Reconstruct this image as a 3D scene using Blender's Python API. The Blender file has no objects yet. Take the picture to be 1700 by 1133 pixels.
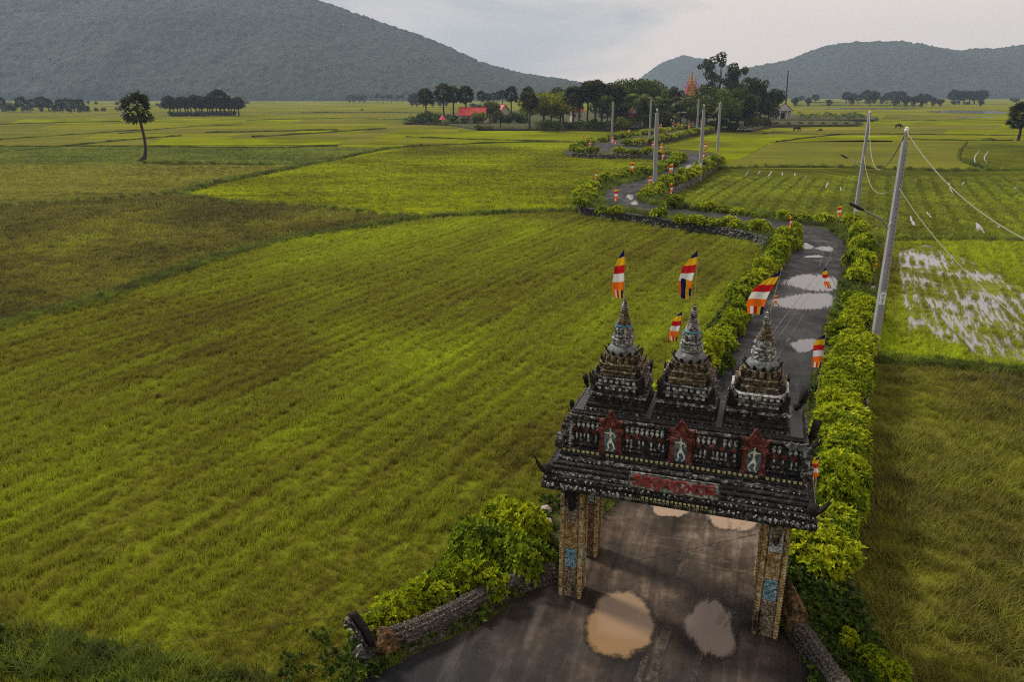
import bpy, bmesh, math, random
import numpy as np
from mathutils import Vector, Matrix
from mathutils.geometry import tessellate_polygon

random.seed(7); rng = np.random.default_rng(7)
S = bpy.context.scene
C = S.collection
PI = math.pi

# ------------------------------------------------------------------ camera
CAMH, FOC, HZ = 12.0, 1250.0, 156.0          # drone height, focal length and horizon row (photo 1700 x 1133)
TH = math.atan((566.5 - HZ) / FOC)
cam = bpy.data.cameras.new('camera'); camo = bpy.data.objects.new('camera', cam); C.objects.link(camo)
camo.location = (0, 0, CAMH); camo.rotation_euler = (PI / 2 - TH, 0, 0)
cam.sensor_width = 36.0; cam.lens = 36.0 * FOC / 1700.0
cam.clip_start = 0.1; cam.clip_end = 12000
S.camera = camo

# ------------------------------------------------------------------ world
SUN_EL, SUN_AZ = math.radians(42), math.radians(-55)       # azimuth from +Y towards +X
w = bpy.data.worlds.new('World'); S.world = w; w.use_nodes = True
nt = w.node_tree; nt.nodes.clear()
def N(nt, t, **kw):
    n = nt.nodes.new(t)
    for k, v in kw.items():
        if k == 'inp':
            for a, b in v.items(): n.inputs[a].default_value = b
        else: setattr(n, k, v)
    return n
sky = N(nt, 'ShaderNodeTexSky', sky_type='NISHITA', sun_disc=False)
sky.sun_elevation = SUN_EL; sky.sun_rotation = SUN_AZ % (2 * PI); sky.air_density = 1.2; sky.dust_density = 3
tc = N(nt, 'ShaderNodeTexCoord')
mp = N(nt, 'ShaderNodeMapping'); mp.inputs['Scale'].default_value = (1.0, 1.0, 3.2)
n1 = N(nt, 'ShaderNodeTexNoise', inp={'Scale': 2.6, 'Detail': 6, 'Roughness': .55, 'Distortion': .6})
nt.links.new(tc.outputs['Generated'], mp.inputs[0]); nt.links.new(mp.outputs[0], n1.inputs['Vector'])
sx = N(nt, 'ShaderNodeSeparateXYZ'); nt.links.new(tc.outputs['Generated'], sx.inputs[0])
# thin cloud is warmer and brighter towards the right
g1 = N(nt, 'ShaderNodeMath', operation='MULTIPLY_ADD'); g1.inputs[1].default_value = .72; g1.inputs[2].default_value = .03
nt.links.new(sx.outputs[0], g1.inputs[0])
g2 = N(nt, 'ShaderNodeMath', operation='ADD'); nt.links.new(g1.outputs[0], g2.inputs[0]); nt.links.new(n1.outputs[0], g2.inputs[1])
cr = N(nt, 'ShaderNodeValToRGB'); nt.links.new(g2.outputs[0], cr.inputs[0])
e = cr.color_ramp.elements; e[0].position = .30; e[0].color = (.36, .39, .425, 1); e[1].position = .63; e[1].color = (.94, .80, .70, 1)
m = e.new(.46); m.color = (.555, .55, .545, 1)
zen = N(nt, 'ShaderNodeMath', operation='MULTIPLY_ADD', use_clamp=False); zen.inputs[1].default_value = .35; zen.inputs[2].default_value = 1.0
zc = N(nt, 'ShaderNodeClamp'); nt.links.new(sx.outputs[2], zc.inputs[0]); nt.links.new(zc.outputs[0], zen.inputs[0])
vm = N(nt, 'ShaderNodeVectorMath', operation='SCALE'); nt.links.new(cr.outputs[0], vm.inputs[0]); nt.links.new(zen.outputs[0], vm.inputs['Scale'])
b1 = N(nt, 'ShaderNodeBackground'); b1.inputs[1].default_value = .05; nt.links.new(sky.outputs[0], b1.inputs[0])
b2 = N(nt, 'ShaderNodeBackground'); b2.inputs[1].default_value = 1.0; nt.links.new(vm.outputs[0], b2.inputs[0])
mx = N(nt, 'ShaderNodeMixShader'); mx.inputs[0].default_value = .93
nt.links.new(b1.outputs[0], mx.inputs[1]); nt.links.new(b2.outputs[0], mx.inputs[2])
wo = N(nt, 'ShaderNodeOutputWorld'); nt.links.new(mx.outputs[0], wo.inputs[0])

# ------------------------------------------------------------------ sun through thin cloud
sl = bpy.data.lights.new('sun', 'SUN'); sl.energy = 4.1; sl.angle = math.radians(9); sl.color = (1, .93, .82)
so = bpy.data.objects.new('sun', sl); C.objects.link(so)
sd = Vector((math.sin(SUN_AZ) * math.cos(SUN_EL), math.cos(SUN_AZ) * math.cos(SUN_EL), math.sin(SUN_EL)))
so.rotation_euler = sd.to_track_quat('Z', 'Y').to_euler(); so.location = sd * 100
vs = S.view_settings; vs.view_transform = 'Standard'; vs.look = 'None'; vs.gamma = 1; vs.use_curve_mapping = False; vs.exposure = 0.0
S.cycles.use_denoising = False; S.cycles.pixel_filter_type = 'BLACKMAN_HARRIS'; S.cycles.filter_width = 1.1
S.cycles.max_bounces = 5; S.cycles.diffuse_bounces = 3; S.cycles.glossy_bounces = 2; S.cycles.transmission_bounces = 2
S.cycles.transparent_max_bounces = 6; S.cycles.volume_bounces = 0

# ------------------------------------------------------------------ geometry helpers
_c, _s = math.cos(TH), math.sin(TH)
def ray(px, py):
    u = (px - 850) / FOC; v = (566.5 - py) / FOC
    return (u, _c + v * _s, -_s + v * _c)
def G(px, py, z=0.):                       # the point of the level z seen there from the drone
    d = ray(px, py); t = (z - CAMH) / d[2]
    return Vector((d[0] * t, d[1] * t, z))
def Dp(px, py, y):
    d = ray(px, py); t = y / d[1]
    return Vector((d[0] * t, y, CAMH + d[2] * t))
def px_of(p):
    zc = p[1] * _c - (p[2] - CAMH) * _s; uc = p[1] * _s + (p[2] - CAMH) * _c
    return 850 + FOC * p[0] / zc, 566.5 - FOC * uc / zc
def height_at(base, ytop):                 # real height of something standing on base whose top reaches row ytop
    return Dp(850, ytop, base[1]).z - base[2]

class MB:
    def __init__(s): s.v = []; s.f = []; s.m = []; s.mi = 0; s.T = None
    def add(s, vs, fs):
        o = len(s.v)
        if s.T is not None: vs = [s.T @ Vector(p) for p in vs]
        s.v += [tuple(p) for p in vs]
        s.f += [tuple(i + o for i in f) for f in fs]; s.m += [s.mi] * len(fs)
    def box(s, c, d, top=None, rz=0):      # centre, full size, top scale
        a, b, h = d[0] / 2, d[1] / 2, d[2] / 2
        t = (1, 1) if top is None else (top if isinstance(top, tuple) else (top, top))
        P = [(-a, -b, -h), (a, -b, -h), (a, b, -h), (-a, b, -h), (-a * t[0], -b * t[1], h), (a * t[0], -b * t[1], h), (a * t[0], b * t[1], h), (-a * t[0], b * t[1], h)]
        cr_, sr_ = math.cos(rz), math.sin(rz)
        P = [(c[0] + p[0] * cr_ - p[1] * sr_, c[1] + p[0] * sr_ + p[1] * cr_, c[2] + p[2]) for p in P]
        s.add(P, [(0, 3, 2, 1), (4, 5, 6, 7), (0, 1, 5, 4), (1, 2, 6, 5), (2, 3, 7, 6), (3, 0, 4, 7)])
    def lathe(s, c, prof, n=12, ph=0, cap=True, sq=None):   # prof [(r,z)]
        vs = []
        for r, z in prof:
            for i in range(n):
                a = ph + 2 * PI * i / n; vs.append((c[0] + r * math.cos(a), c[1] + r * math.sin(a), c[2] + z))
        fs = []
        for k in range(len(prof) - 1):
            for i in range(n):
                j = (i + 1) % n; fs.append((k * n + i, k * n + j, (k + 1) * n + j, (k + 1) * n + i))
        if cap:
            fs.append(tuple(range(n - 1, -1, -1))); b = (len(prof) - 1) * n; fs.append(tuple(range(b, b + n)))
        s.add(vs, fs)
    def loft(s, rings, cap=True, closed=True):              # rings: equal-length lists of points
        n = len(rings[0]); vs = [p for r in rings for p in r]; fs = []
        for k in range(len(rings) - 1):
            for i in range(n if closed else n - 1):
                j = (i + 1) % n; fs.append((k * n + i, k * n + j, (k + 1) * n + j, (k + 1) * n + i))
        if cap and closed:
            fs.append(tuple(range(n - 1, -1, -1))); b = (len(rings) - 1) * n; fs.append(tuple(range(b, b + n)))
        s.add(vs, fs)
    def tube(s, pts, r, n=6, cap=True):
        pts = [Vector(p) for p in pts]; rings = []
        rr = r if isinstance(r, (list, tuple)) else [r] * len(pts)
        prev = None
        for i, p in enumerate(pts):
            t = (pts[min(i + 1, len(pts) - 1)] - pts[max(i - 1, 0)]).normalized()
            a = prev if prev is not None else (Vector((1, 0, 0)) if abs(t.z) > .8 else Vector((0, 0, 1)))
            u = (a - t * a.dot(t))
            if u.length < 1e-5: u = t.orthogonal()
            u.normalize(); prev = u; v = t.cross(u)
            rings.append([p + (u * math.cos(2 * PI * k / n) + v * math.sin(2 * PI * k / n)) * rr[i] for k in range(n)])
        s.loft(rings, cap)
    def ball(s, c, r, n=8, k=5):
        r = r if isinstance(r, tuple) else (r, r, r)
        vs = [(c[0], c[1], c[2] - r[2])]
        for a in range(1, k):
            t = -PI / 2 + PI * a / k
            for i in range(n):
                p = 2 * PI * i / n; vs.append((c[0] + r[0] * math.cos(t) * math.cos(p), c[1] + r[1] * math.cos(t) * math.sin(p), c[2] + r[2] * math.sin(t)))
        vs.append((c[0], c[1], c[2] + r[2])); L = len(vs) - 1; fs = []
        for i in range(n):
            j = (i + 1) % n; fs.append((0, 1 + j, 1 + i)); fs.append((L, L - n + i, L - n + j))
            for a in range(k - 2): fs.append((1 + a * n + i, 1 + a * n + j, 1 + (a + 1) * n + j, 1 + (a + 1) * n + i))
        s.add(vs, fs)
    def mesh(s, name, mats, smooth=False):
        me = bpy.data.meshes.new(name); me.from_pydata(s.v, [], s.f)
        for m_ in (mats if isinstance(mats, (list, tuple)) else [mats]): me.materials.append(m_)
        if max(s.m, default=0) > 0: me.polygons.foreach_set('material_index', s.m)
        if smooth: me.polygons.foreach_set('use_smooth', [True] * len(me.polygons))
        me.update(); return me
    def obj(s, name, mats, parent=None, smooth=False, kind=None, **kw):
        return link(name, s.mesh(name, mats, smooth), parent, kind=kind, **kw)

def tag(o, label=None, cat=None, group=None, kind=None):
    if label: o['label'] = label
    if cat: o['category'] = cat
    if group: o['group'] = group
    if kind: o['kind'] = kind
    return o
def link(name, me, parent=None, kind=None, **kw):
    o = bpy.data.objects.new(name, me); C.objects.link(o)
    if parent is not None: o.parent = parent
    return tag(o, kind=kind, **kw)
def empty(name, loc, rz=0, **kw):
    o = bpy.data.objects.new(name, None); C.objects.link(o); o.location = loc; o.rotation_euler = (0, 0, rz)
    return tag(o, **kw)
def kids(o): return [c for c in ALLKIDS.get(o.name, [])]
def copy_tree(o, parent=None):
    c = o.copy(); C.objects.link(c)
    if parent is not None: c.parent = parent
    for ch in list(o.children): copy_tree(ch, c)
    return c

def quads_obj_data(verts, faces_n, name, mat, uvcol=None, colname='tint'):
    """verts (n,k,3) numpy array of separate k-gons -> mesh; uvcol (n,) per-face float stored as attribute."""
    n, k, _ = verts.shape
    me = bpy.data.meshes.new(name)
    me.vertices.add(n * k); me.vertices.foreach_set('co', verts.reshape(-1).astype(np.float32))
    me.loops.add(n * k); me.loops.foreach_set('vertex_index', np.arange(n * k, dtype=np.int32))
    me.polygons.add(n); me.polygons.foreach_set('loop_start', np.arange(0, n * k, k, dtype=np.int32))
    me.polygons.foreach_set('loop_total', np.full(n, k, dtype=np.int32))
    for m_ in (mat if isinstance(mat, (list, tuple)) else [mat]): me.materials.append(m_)
    if uvcol is not None:
        at = me.attributes.new(colname, 'FLOAT', 'FACE'); at.data.foreach_set('value', uvcol.astype(np.float32))
    me.update(calc_edges=True); return me

def grid_mesh(X, Y, Z, name, mat, smooth=False):
    ny, nx = X.shape; me = bpy.data.meshes.new(name)
    co = np.stack([X, Y, Z], -1).reshape(-1).astype(np.float32)
    idx = np.arange(nx * ny).reshape(ny, nx)
    f = np.stack([idx[:-1, :-1], idx[:-1, 1:], idx[1:, 1:], idx[1:, :-1]], -1).reshape(-1, 4)
    me.vertices.add(nx * ny); me.vertices.foreach_set('co', co)
    me.loops.add(f.size); me.loops.foreach_set('vertex_index', f.reshape(-1).astype(np.int32))
    me.polygons.add(len(f)); me.polygons.foreach_set('loop_start', np.arange(0, f.size, 4, dtype=np.int32))
    me.polygons.foreach_set('loop_total', np.full(len(f), 4, dtype=np.int32))
    me.materials.append(mat)
    if smooth: me.polygons.foreach_set('use_smooth', np.ones(len(f), dtype=bool))
    me.update(calc_edges=True); return me

# numpy noise
def hash2(ix, iy, k=0):
    h = np.sin(ix * 127.1 + iy * 311.7 + k * 74.7) * 43758.5453
    return h - np.floor(h)
def vnoise(x, y, k=0):
    ix, iy = np.floor(x), np.floor(y); fx, fy = x - ix, y - iy
    fx = fx * fx * (3 - 2 * fx); fy = fy * fy * (3 - 2 * fy)
    a = hash2(ix, iy, k); b = hash2(ix + 1, iy, k); c = hash2(ix, iy + 1, k); d = hash2(ix + 1, iy + 1, k)
    return (a * (1 - fx) + b * fx) * (1 - fy) + (c * (1 - fx) + d * fx) * fy
def fbm(x, y, o=4, k=0):
    r = 0; a = .5; t = 0
    for i in range(o): r = r + a * vnoise(x * 2 ** i, y * 2 ** i, k + i); t += a; a *= .5
    return r / t
def crowns(x, y, size, k=0):               # forest canopy: bumps of jittered cells
    gx, gy = x / size, y / size; ix, iy = np.floor(gx), np.floor(gy); best = np.zeros_like(x)
    for dx in (-1, 0, 1):
        for dy in (-1, 0, 1):
            cx, cy = ix + dx, iy + dy
            px_ = cx + .15 + .7 * hash2(cx, cy, k); py_ = cy + .15 + .7 * hash2(cx, cy, k + 5)
            r = .55 + .4 * hash2(cx, cy, k + 9); hh = .5 + .5 * hash2(cx, cy, k + 11)
            d2 = ((gx - px_) ** 2 + (gy - py_) ** 2) / (r * r)
            best = np.maximum(best, hh * np.sqrt(np.clip(1 - d2, 0, 1)))
    return best
def inpoly(P, x, y):
    c = np.zeros(len(x), bool); n = len(P); j = n - 1
    for i in range(n):
        xi, yi, xj, yj = P[i][0], P[i][1], P[j][0], P[j][1]
        with np.errstate(divide='ignore', invalid='ignore'):
            m_ = ((yi > y) != (yj > y)) & (x < (xj - xi) * (y - yi) / (yj - yi + 1e-12) + xi)
        c ^= m_; j = i
    return c

# ------------------------------------------------------------------ materials
def new_mat(name):
    m_ = bpy.data.materials.new(name); m_.use_nodes = True; t = m_.node_tree; t.nodes.clear()
    out = t.nodes.new('ShaderNodeOutputMaterial'); return m_, t, out
def ramp(t, src, stops):
    r = t.nodes.new('ShaderNodeValToRGB'); t.links.new(src, r.inputs[0]); el = r.color_ramp.elements
    el[0].position, el[0].color = stops[0][0], (*stops[0][1], 1)
    el[1].position, el[1].color = stops[-1][0], (*stops[-1][1], 1)
    for p, c in stops[1:-1]: q = el.new(p); q.color = (*c, 1)
    return r.outputs[0]
def noise(t, scale, detail=4, rough=.6, vec=None, dist=0, out=0):
    n = N(t, 'ShaderNodeTexNoise', inp={'Scale': scale, 'Detail': detail, 'Roughness': rough, 'Distortion': dist})
    if vec is not None: t.links.new(vec, n.inputs['Vector'])
    return n.outputs[out]
def wpos(t): return t.nodes.new('ShaderNodeNewGeometry').outputs['Position']
def mapping(t, vec, scale=(1, 1, 1), rz=0, loc=(0, 0, 0)):
    m_ = t.nodes.new('ShaderNodeMapping'); m_.inputs['Scale'].default_value = scale; m_.inputs['Rotation'].default_value = (0, 0, rz); m_.inputs['Location'].default_value = loc
    t.links.new(vec, m_.inputs[0]); return m_.outputs[0]
def mixc(t, f, a, b, mode='MIX'):
    m_ = t.nodes.new('ShaderNodeMix'); m_.data_type = 'RGBA'; m_.blend_type = mode
    for s_, v in ((0, f), (6, a), (7, b)):
        if isinstance(v, bpy.types.NodeSocket): t.links.new(v, m_.inputs[s_])
        else: m_.inputs[s_].default_value = v if s_ == 0 else (*v[:3], 1)
    return m_.outputs[2]
def mth(t, op, a, b=None, clamp=False):
    m_ = t.nodes.new('ShaderNodeMath'); m_.operation = op; m_.use_clamp = clamp
    for i, v in enumerate((a, b)):
        if v is None: continue
        if isinstance(v, bpy.types.NodeSocket): t.links.new(v, m_.inputs[i])
        else: m_.inputs[i].default_value = v
    return m_.outputs[0]
def bump(t, h, strength=.5, dist=.05, nrm=None):
    b = t.nodes.new('ShaderNodeBump'); b.inputs['Strength'].default_value = strength; b.inputs['Distance'].default_value = dist
    t.links.new(h, b.inputs['Height'])
    if nrm is not None: t.links.new(nrm, b.inputs['Normal'])
    return b.outputs[0]
def pbr(t, out, col, rough=.8, nrm=None, spec=.3, metal=0):
    p = t.nodes.new('ShaderNodeBsdfPrincipled')
    if isinstance(col, bpy.types.NodeSocket): t.links.new(col, p.inputs['Base Color'])
    else: p.inputs['Base Color'].default_value = (*col, 1)
    if isinstance(rough, bpy.types.NodeSocket): t.links.new(rough, p.inputs['Roughness'])
    else: p.inputs['Roughness'].default_value = rough
    p.inputs['Specular IOR Level'].default_value = spec; p.inputs['Metallic'].default_value = metal
    if nrm is not None: t.links.new(nrm, p.inputs['Normal'])
    t.links.new(p.outputs[0], out.inputs[0]); return p
def simple(name, col, rough=.7, var=.25, scale=6, bmp=.2, spec=.3, metal=0):
    m_, t, o = new_mat(name); v = t.nodes.new('ShaderNodeTexCoord').outputs['Object']
    n = noise(t, scale, 5, .65, v)
    c = mixc(t, n, tuple(x * (1 - var) for x in col), tuple(min(1, x * (1 + var)) for x in col))
    pbr(t, o, c, rough, bump(t, n, bmp, .02), spec, metal); return m_

def leafy(t, out, col, trans=.35, rough=.55):
    d = t.nodes.new('ShaderNodeBsdfPrincipled'); d.inputs['Roughness'].default_value = rough; d.inputs['Specular IOR Level'].default_value = .1
    tr = t.nodes.new('ShaderNodeBsdfTranslucent'); mxs = t.nodes.new('ShaderNodeMixShader'); mxs.inputs[0].default_value = trans
    t.links.new(col, d.inputs['Base Color']); t.links.new(col, tr.inputs[0])
    t.links.new(d.outputs[0], mxs.inputs[1]); t.links.new(tr.outputs[0], mxs.inputs[2]); t.links.new(mxs.outputs[0], out.inputs[0])
def leaf_mat(name, dark, mid, light, trans=.3, scale=.35):
    """leaf colour by the leaf's own tint attribute, with patches through the crown."""
    m_, t, o = new_mat(name)
    a = t.nodes.new('ShaderNodeAttribute'); a.attribute_name = 'tint'
    n = noise(t, scale, 2, .5, t.nodes.new('ShaderNodeTexCoord').outputs['Object'])
    oi = t.nodes.new('ShaderNodeObjectInfo')
    f = mth(t, 'ADD', mth(t, 'MULTIPLY', a.outputs['Fac'], .7), mth(t, 'MULTIPLY', n, .3))
    f = mth(t, 'ADD', f, mth(t, 'MULTIPLY', mth(t, 'SUBTRACT', oi.outputs['Random'], .5), .25), True)
    c = ramp(t, f, [(.12, dark), (.45, mid), (.85, light)])
    leafy(t, o, c, trans); return m_

def field_color(t, cols, ang=0, streak=(.12, 1.6), patch=.05, fine=3.0, seed=0):
    """olive/green patches, streaks along the ploughing direction, fine variation; in world metres."""
    p = wpos(t)
    a = noise(t, patch, 3, .55, mapping(t, p, rz=ang, loc=(seed, seed * .7, 0)), .6)
    b = noise(t, 1.0, 3, .6, mapping(t, mapping(t, p, rz=ang, loc=(0, seed, 0)), scale=(streak[0], streak[1], 1)), .3)
    c = noise(t, fine, 3, .7, p)
    f = mth(t, 'ADD', mth(t, 'MULTIPLY', a, .5), mth(t, 'MULTIPLY', b, .34)); f = mth(t, 'ADD', f, mth(t, 'MULTIPLY', c, .24))
    f = mth(t, 'SUBTRACT', f, .06); f = mth(t, 'ADD', mth(t, 'MULTIPLY', mth(t, 'SUBTRACT', f, .48), 1.35), .49)
    return ramp(t, f, cols), c, b
def field_mat(name, cols, ang=0, streak=(.12, 1.6), patch=.05, fine=3., bmp=.6, bd=.15, seed=0, furrow=None, rough=.9):
    m_, t, o = new_mat(name)
    col, c, b = field_color(t, cols, ang, streak, patch, fine, seed)
    h = mth(t, 'ADD', c, mth(t, 'MULTIPLY', b, .6))
    pbr(t, o, col, rough, bump(t, h, bmp, bd), .0); return m_
def blade_mat(name, cols, ang=0, streak=(.12, 1.6), patch=.05, fine=3., seed=0, trans=.3, gain=1.25, jitter=.9):
    m_, t, o = new_mat(name)
    col, c, b = field_color(t, cols, ang, streak, patch, fine, seed)
    oi = t.nodes.new('ShaderNodeObjectInfo')
    k = mth(t, 'ADD', mth(t, 'MULTIPLY', oi.outputs['Random'], jitter), gain - jitter * .5)
    v = t.nodes.new('ShaderNodeVectorMath'); v.operation = 'SCALE'; t.links.new(col, v.inputs[0]); t.links.new(k, v.inputs['Scale'])
    leafy(t, o, v.outputs[0], trans, .6); return m_
# ================================================================== THE LAND
EZ = 0.85                                    # height of the road embankment above the paddies
def poly_sheet(name, pts, z, mat, kind='structure', **kw):
    pts = [(p[0], p[1], z) for p in pts]
    tris = tessellate_polygon([[Vector(p) for p in pts]])
    me = bpy.data.meshes.new(name); me.from_pydata(pts, [], [tuple(t) for t in tris]); me.materials.append(mat); me.update()
    for p in me.polygons:
        if p.normal.z < 0: p.flip()
    return link(name, me, None, kind=kind, **kw)
def px_poly(pp, z=0.): return [tuple(G(x, y, z)) for x, y in pp]
def smooth_line(pts, step):
    pts = [Vector(p) for p in pts]; out = []
    for i in range(len(pts) - 1):
        p0 = pts[max(i - 1, 0)]; p1 = pts[i]; p2 = pts[i + 1]; p3 = pts[min(i + 2, len(pts) - 1)]
        n = max(1, int((p2 - p1).length / step))
        for k in range(n):
            t = k / n; t2 = t * t; t3 = t2 * t
            out.append(.5 * ((2 * p1) + (p2 - p0) * t + (2 * p0 - 5 * p1 + 4 * p2 - p3) * t2 + (3 * p1 - p0 - 3 * p2 + p3) * t3))
    out.append(pts[-1]); return out

# far plain -------------------------------------------------------
A1 = math.radians(62)
c_green = [(.34, (.075, .080, .007)), (.46, (.120, .132, .006)), (.55, (.155, .178, .005)), (.66, (.225, .258, .006))]
c_near = [(.30, (.060, .049, .011)), (.42, (.102, .099, .011)), (.52, (.127, .144, .010)), (.68, (.192, .236, .009))]
c_brown = [(.34, (.034, .030, .009)), (.47, (.062, .055, .012)), (.60, (.100, .097, .014)), (.72, (.150, .170, .014))]
c_olive = [(.34, (.085, .080, .018)), (.50, (.125, .122, .020)), (.66, (.165, .165, .028))]
c_rough = [(.34, (.050, .060, .014)), (.50, (.090, .110, .020)), (.66, (.150, .170, .025))]
c_weed = [(.30, (.045, .037, .010)), (.44, (.080, .070, .014)), (.56, (.110, .106, .014)), (.70, (.150, .160, .012))]
c_dol = [(.34, (.085, .085, .018)), (.50, (.115, .118, .018)), (.66, (.150, .155, .02))]
M_plain = field_mat('far_paddy', [(.34, (.080, .084, .010)), (.48, (.128, .134, .010)), (.60, (.172, .172, .014)), (.70, (.20, .15, .03))], 0, (.012, .10), .012, .35, .5, .5)
ground = grid_mesh(*np.meshgrid(np.linspace(-3900, 3900, 60), np.linspace(-300, 4050, 40)), np.zeros((40, 60)) - .02, 'ground', M_plain)
link('ground', ground, None, kind='structure')

M_near = field_mat('near_paddy', c_near, math.radians(-64), (.07, 1.5), .04, 2.2, .9, .25)
M_bright = field_mat('bright_paddy', c_green, 0, (.06, .5), .03, 1.2, .6, .25, 13)
M_brown = field_mat('fallow_paddy', c_brown, 0, (.5, .7), .05, 2.2, .9, .3, 3)
M_olive = field_mat('olive_paddy', c_olive, 0, (.03, .3), .02, 1.0, .5, .2, 9)
M_rough = field_mat('rough_paddy', c_rough, 0, (.05, .6), .03, .9, .8, .4, 5)
M_weed = field_mat('weedy_field', c_weed, .5, (.5, .8), .07, 2.5, .9, .25, 21)
M_dol = field_mat('dull_paddy', c_dol, 0, (.05, .4), .03, 1.4, .5, .2, 31)
M_furr = field_mat('furrowed_paddy', [(.34, (.040, .044, .010)), (.48, (.070, .080, .010)), (.62, (.115, .135, .012))], math.radians(78), (.06, .9), .035, 1.6, .8, .3, 17)
far_c = [M_bright, M_olive, M_plain, M_dol]
def field(pp, z, mat, name='rice_field'): return poly_sheet(name, px_poly(pp), z, mat)

rl = [(243, 240), (232, 229), (222, 221), (213, 214), (204, 206), (197, 198), (190, 191), (184, 184)]
random.seed(3)
for k in range(len(rl) - 1):
    a, b = rl[k], rl[k + 1]
    xs = sorted([-500, 760] + [random.randint(0, 700) for _ in range(2 + (k < 3))])
    for q in range(len(xs) - 1):
        t0 = (xs[q] + 500) / 1260; t1 = (xs[q + 1] + 500) / 1260
        ya0, ya1 = a[0] + (a[1] - a[0]) * t0, a[0] + (a[1] - a[0]) * t1; yb0, yb1 = b[0] + (b[1] - b[0]) * t0, b[0] + (b[1] - b[0]) * t1
        sh = 14 if q + 1 < len(xs) - 1 else 0; sl_ = 14 if q else 0
        field([(xs[q], ya0), (xs[q + 1], ya1), (xs[q + 1] + sh * 2, yb1), (xs[q] + sl_ * 2, yb0)], .03 + .01 * ((k * 3 + q) % 4), far_c[(k * 2 + q * 3 + 1) % 4])
for k, (ya, yb) in enumerate([(236, 225), (225, 216), (216, 208), (208, 199), (199, 190)]):
    xs = [[1150, 1480, 2300], [1270, 1560, 2300], [1280, 1440, 1650, 2300], [1440, 2300], [1460, 1600, 2300]][k]
    for q in range(len(xs) - 1):
        field([(xs[q], ya), (xs[q + 1], ya), (xs[q + 1] + 15, yb), (xs[q] + 15, yb)], .03 + .01 * ((k + q) % 3), far_c[(k + q * 2) % 3])
field([(-900, 1500), (-700, 800), (0, 545), (300, 452), (500, 395), (690, 367), (960, 350), (1275, 392), (1245, 460), (1165, 555), (1040, 720), (900, 860), (640, 1040), (640, 1500)], .010, M_near)
field([(-900, 880), (-500, 350), (0, 347), (150, 335), (300, 325), (500, 345), (690, 365), (500, 393), (300, 450), (0, 543)], .02, M_brown)
field([(305, 322), (530, 272), (700, 243), (960, 232), (1100, 224), (1300, 225), (1200, 280), (1060, 330), (960, 355), (690, 364), (500, 343)], .015, M_bright)
field([(530, 272), (700, 243), (960, 232), (1240, 219), (1200, 214), (700, 209), (640, 224), (560, 243)], .016, M_bright)
field([(-500, 350), (-500, 280), (0, 275), (240, 272), (440, 275), (525, 273), (305, 321), (150, 334), (0, 346)], .025, M_olive)
field([(-500, 280), (-500, 244), (0, 242), (380, 243), (560, 243), (640, 245), (530, 272), (440, 274), (240, 271)], .03, M_rough)
R1 = [(1440, 590), (1700, 606), (2500, 640), (3000, 1600), (1500, 1600), (1470, 1133), (1390, 960), (1430, 760)]
field(R1, .012, M_weed)
field([(1440, 610), (1445, 402), (1700, 398), (2400, 410), (2500, 660), (1700, 614)], .008, M_near)
field([(1120, 350), (1130, 300), (1195, 280), (1440, 282), (1700, 285), (2300, 290), (2300, 412), (1700, 402), (1460, 404), (1440, 420), (1250, 380)], .02, M_furr)
field([(1190, 280), (1290, 236), (1440, 233), (1605, 236), (1590, 262), (1640, 283), (1440, 281)], .03, M_dol)
field([(1608, 236), (2300, 236), (2300, 289), (1645, 283), (1594, 262)], .028, M_furr)

# shallow water standing among the stalks of the right-hand field --------------
def water_mat(name, col, rough=.06, spec=.6, rip=.02, sc=3.):
    m_, t, o = new_mat(name); n = noise(t, sc, 2, .5, wpos(t))
    pbr(t, o, mixc(t, noise(t, .9, 3, .6, wpos(t)), tuple(x * .8 for x in col), col), rough, bump(t, n, rip, .02), spec); return m_
M_wpale = water_mat('pale_water', (.15, .155, .18), .08, .6)
M_wtan = water_mat('muddy_water', (.25, .155, .085), .08, .5, .012, 5.)
M_wtan2 = water_mat('silt_puddle', (.16, .125, .10), .16, .4, .02, 5.)
mw, t, o = new_mat('flooded_paddy')
p = wpos(t)
st = noise(t, 1.0, 4, .65, mapping(t, mapping(t, p, rz=math.radians(24)), scale=(5.2, .45, 1)), .5)
big = noise(t, .22, 2, .5, p)
f = mth(t, 'ADD', mth(t, 'MULTIPLY', st, .62), mth(t, 'MULTIPLY', big, .55))
msk = N(t, 'ShaderNodeMapRange', inp={1: .56, 2: .63}); t.links.new(f, msk.inputs[0])
col, cf, bf = field_color(t, c_near, .3, (.3, .9), .06, 3.)
g_ = N(t, 'ShaderNodeBsdfPrincipled'); t.links.new(col, g_.inputs[0]); g_.inputs['Roughness'].default_value = .9; g_.inputs['Specular IOR Level'].default_value = .1
t.links.new(bump(t, cf, .8, .1), g_.inputs['Normal'])
wt = N(t, 'ShaderNodeBsdfPrincipled'); wt.inputs[0].default_value = (.16, .16, .19, 1); wt.inputs['Roughness'].default_value = .08; wt.inputs['Specular IOR Level'].default_value = .65
ms = N(t, 'ShaderNodeMixShader'); t.links.new(msk.outputs[0], ms.inputs[0]); t.links.new(g_.outputs[0], ms.inputs[1]); t.links.new(wt.outputs[0], ms.inputs[2]); t.links.new(ms.outputs[0], o.inputs[0])
WETP = [(1490, 418), (1535, 406), (1575, 420), (1640, 445), (1700, 480), (1900, 590), (1800, 612), (1700, 600), (1640, 602), (1590, 572), (1560, 570), (1530, 540), (1508, 555), (1498, 500)]
poly_sheet('flooded_rice_field', px_poly(WETP), .022, mw)

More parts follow.
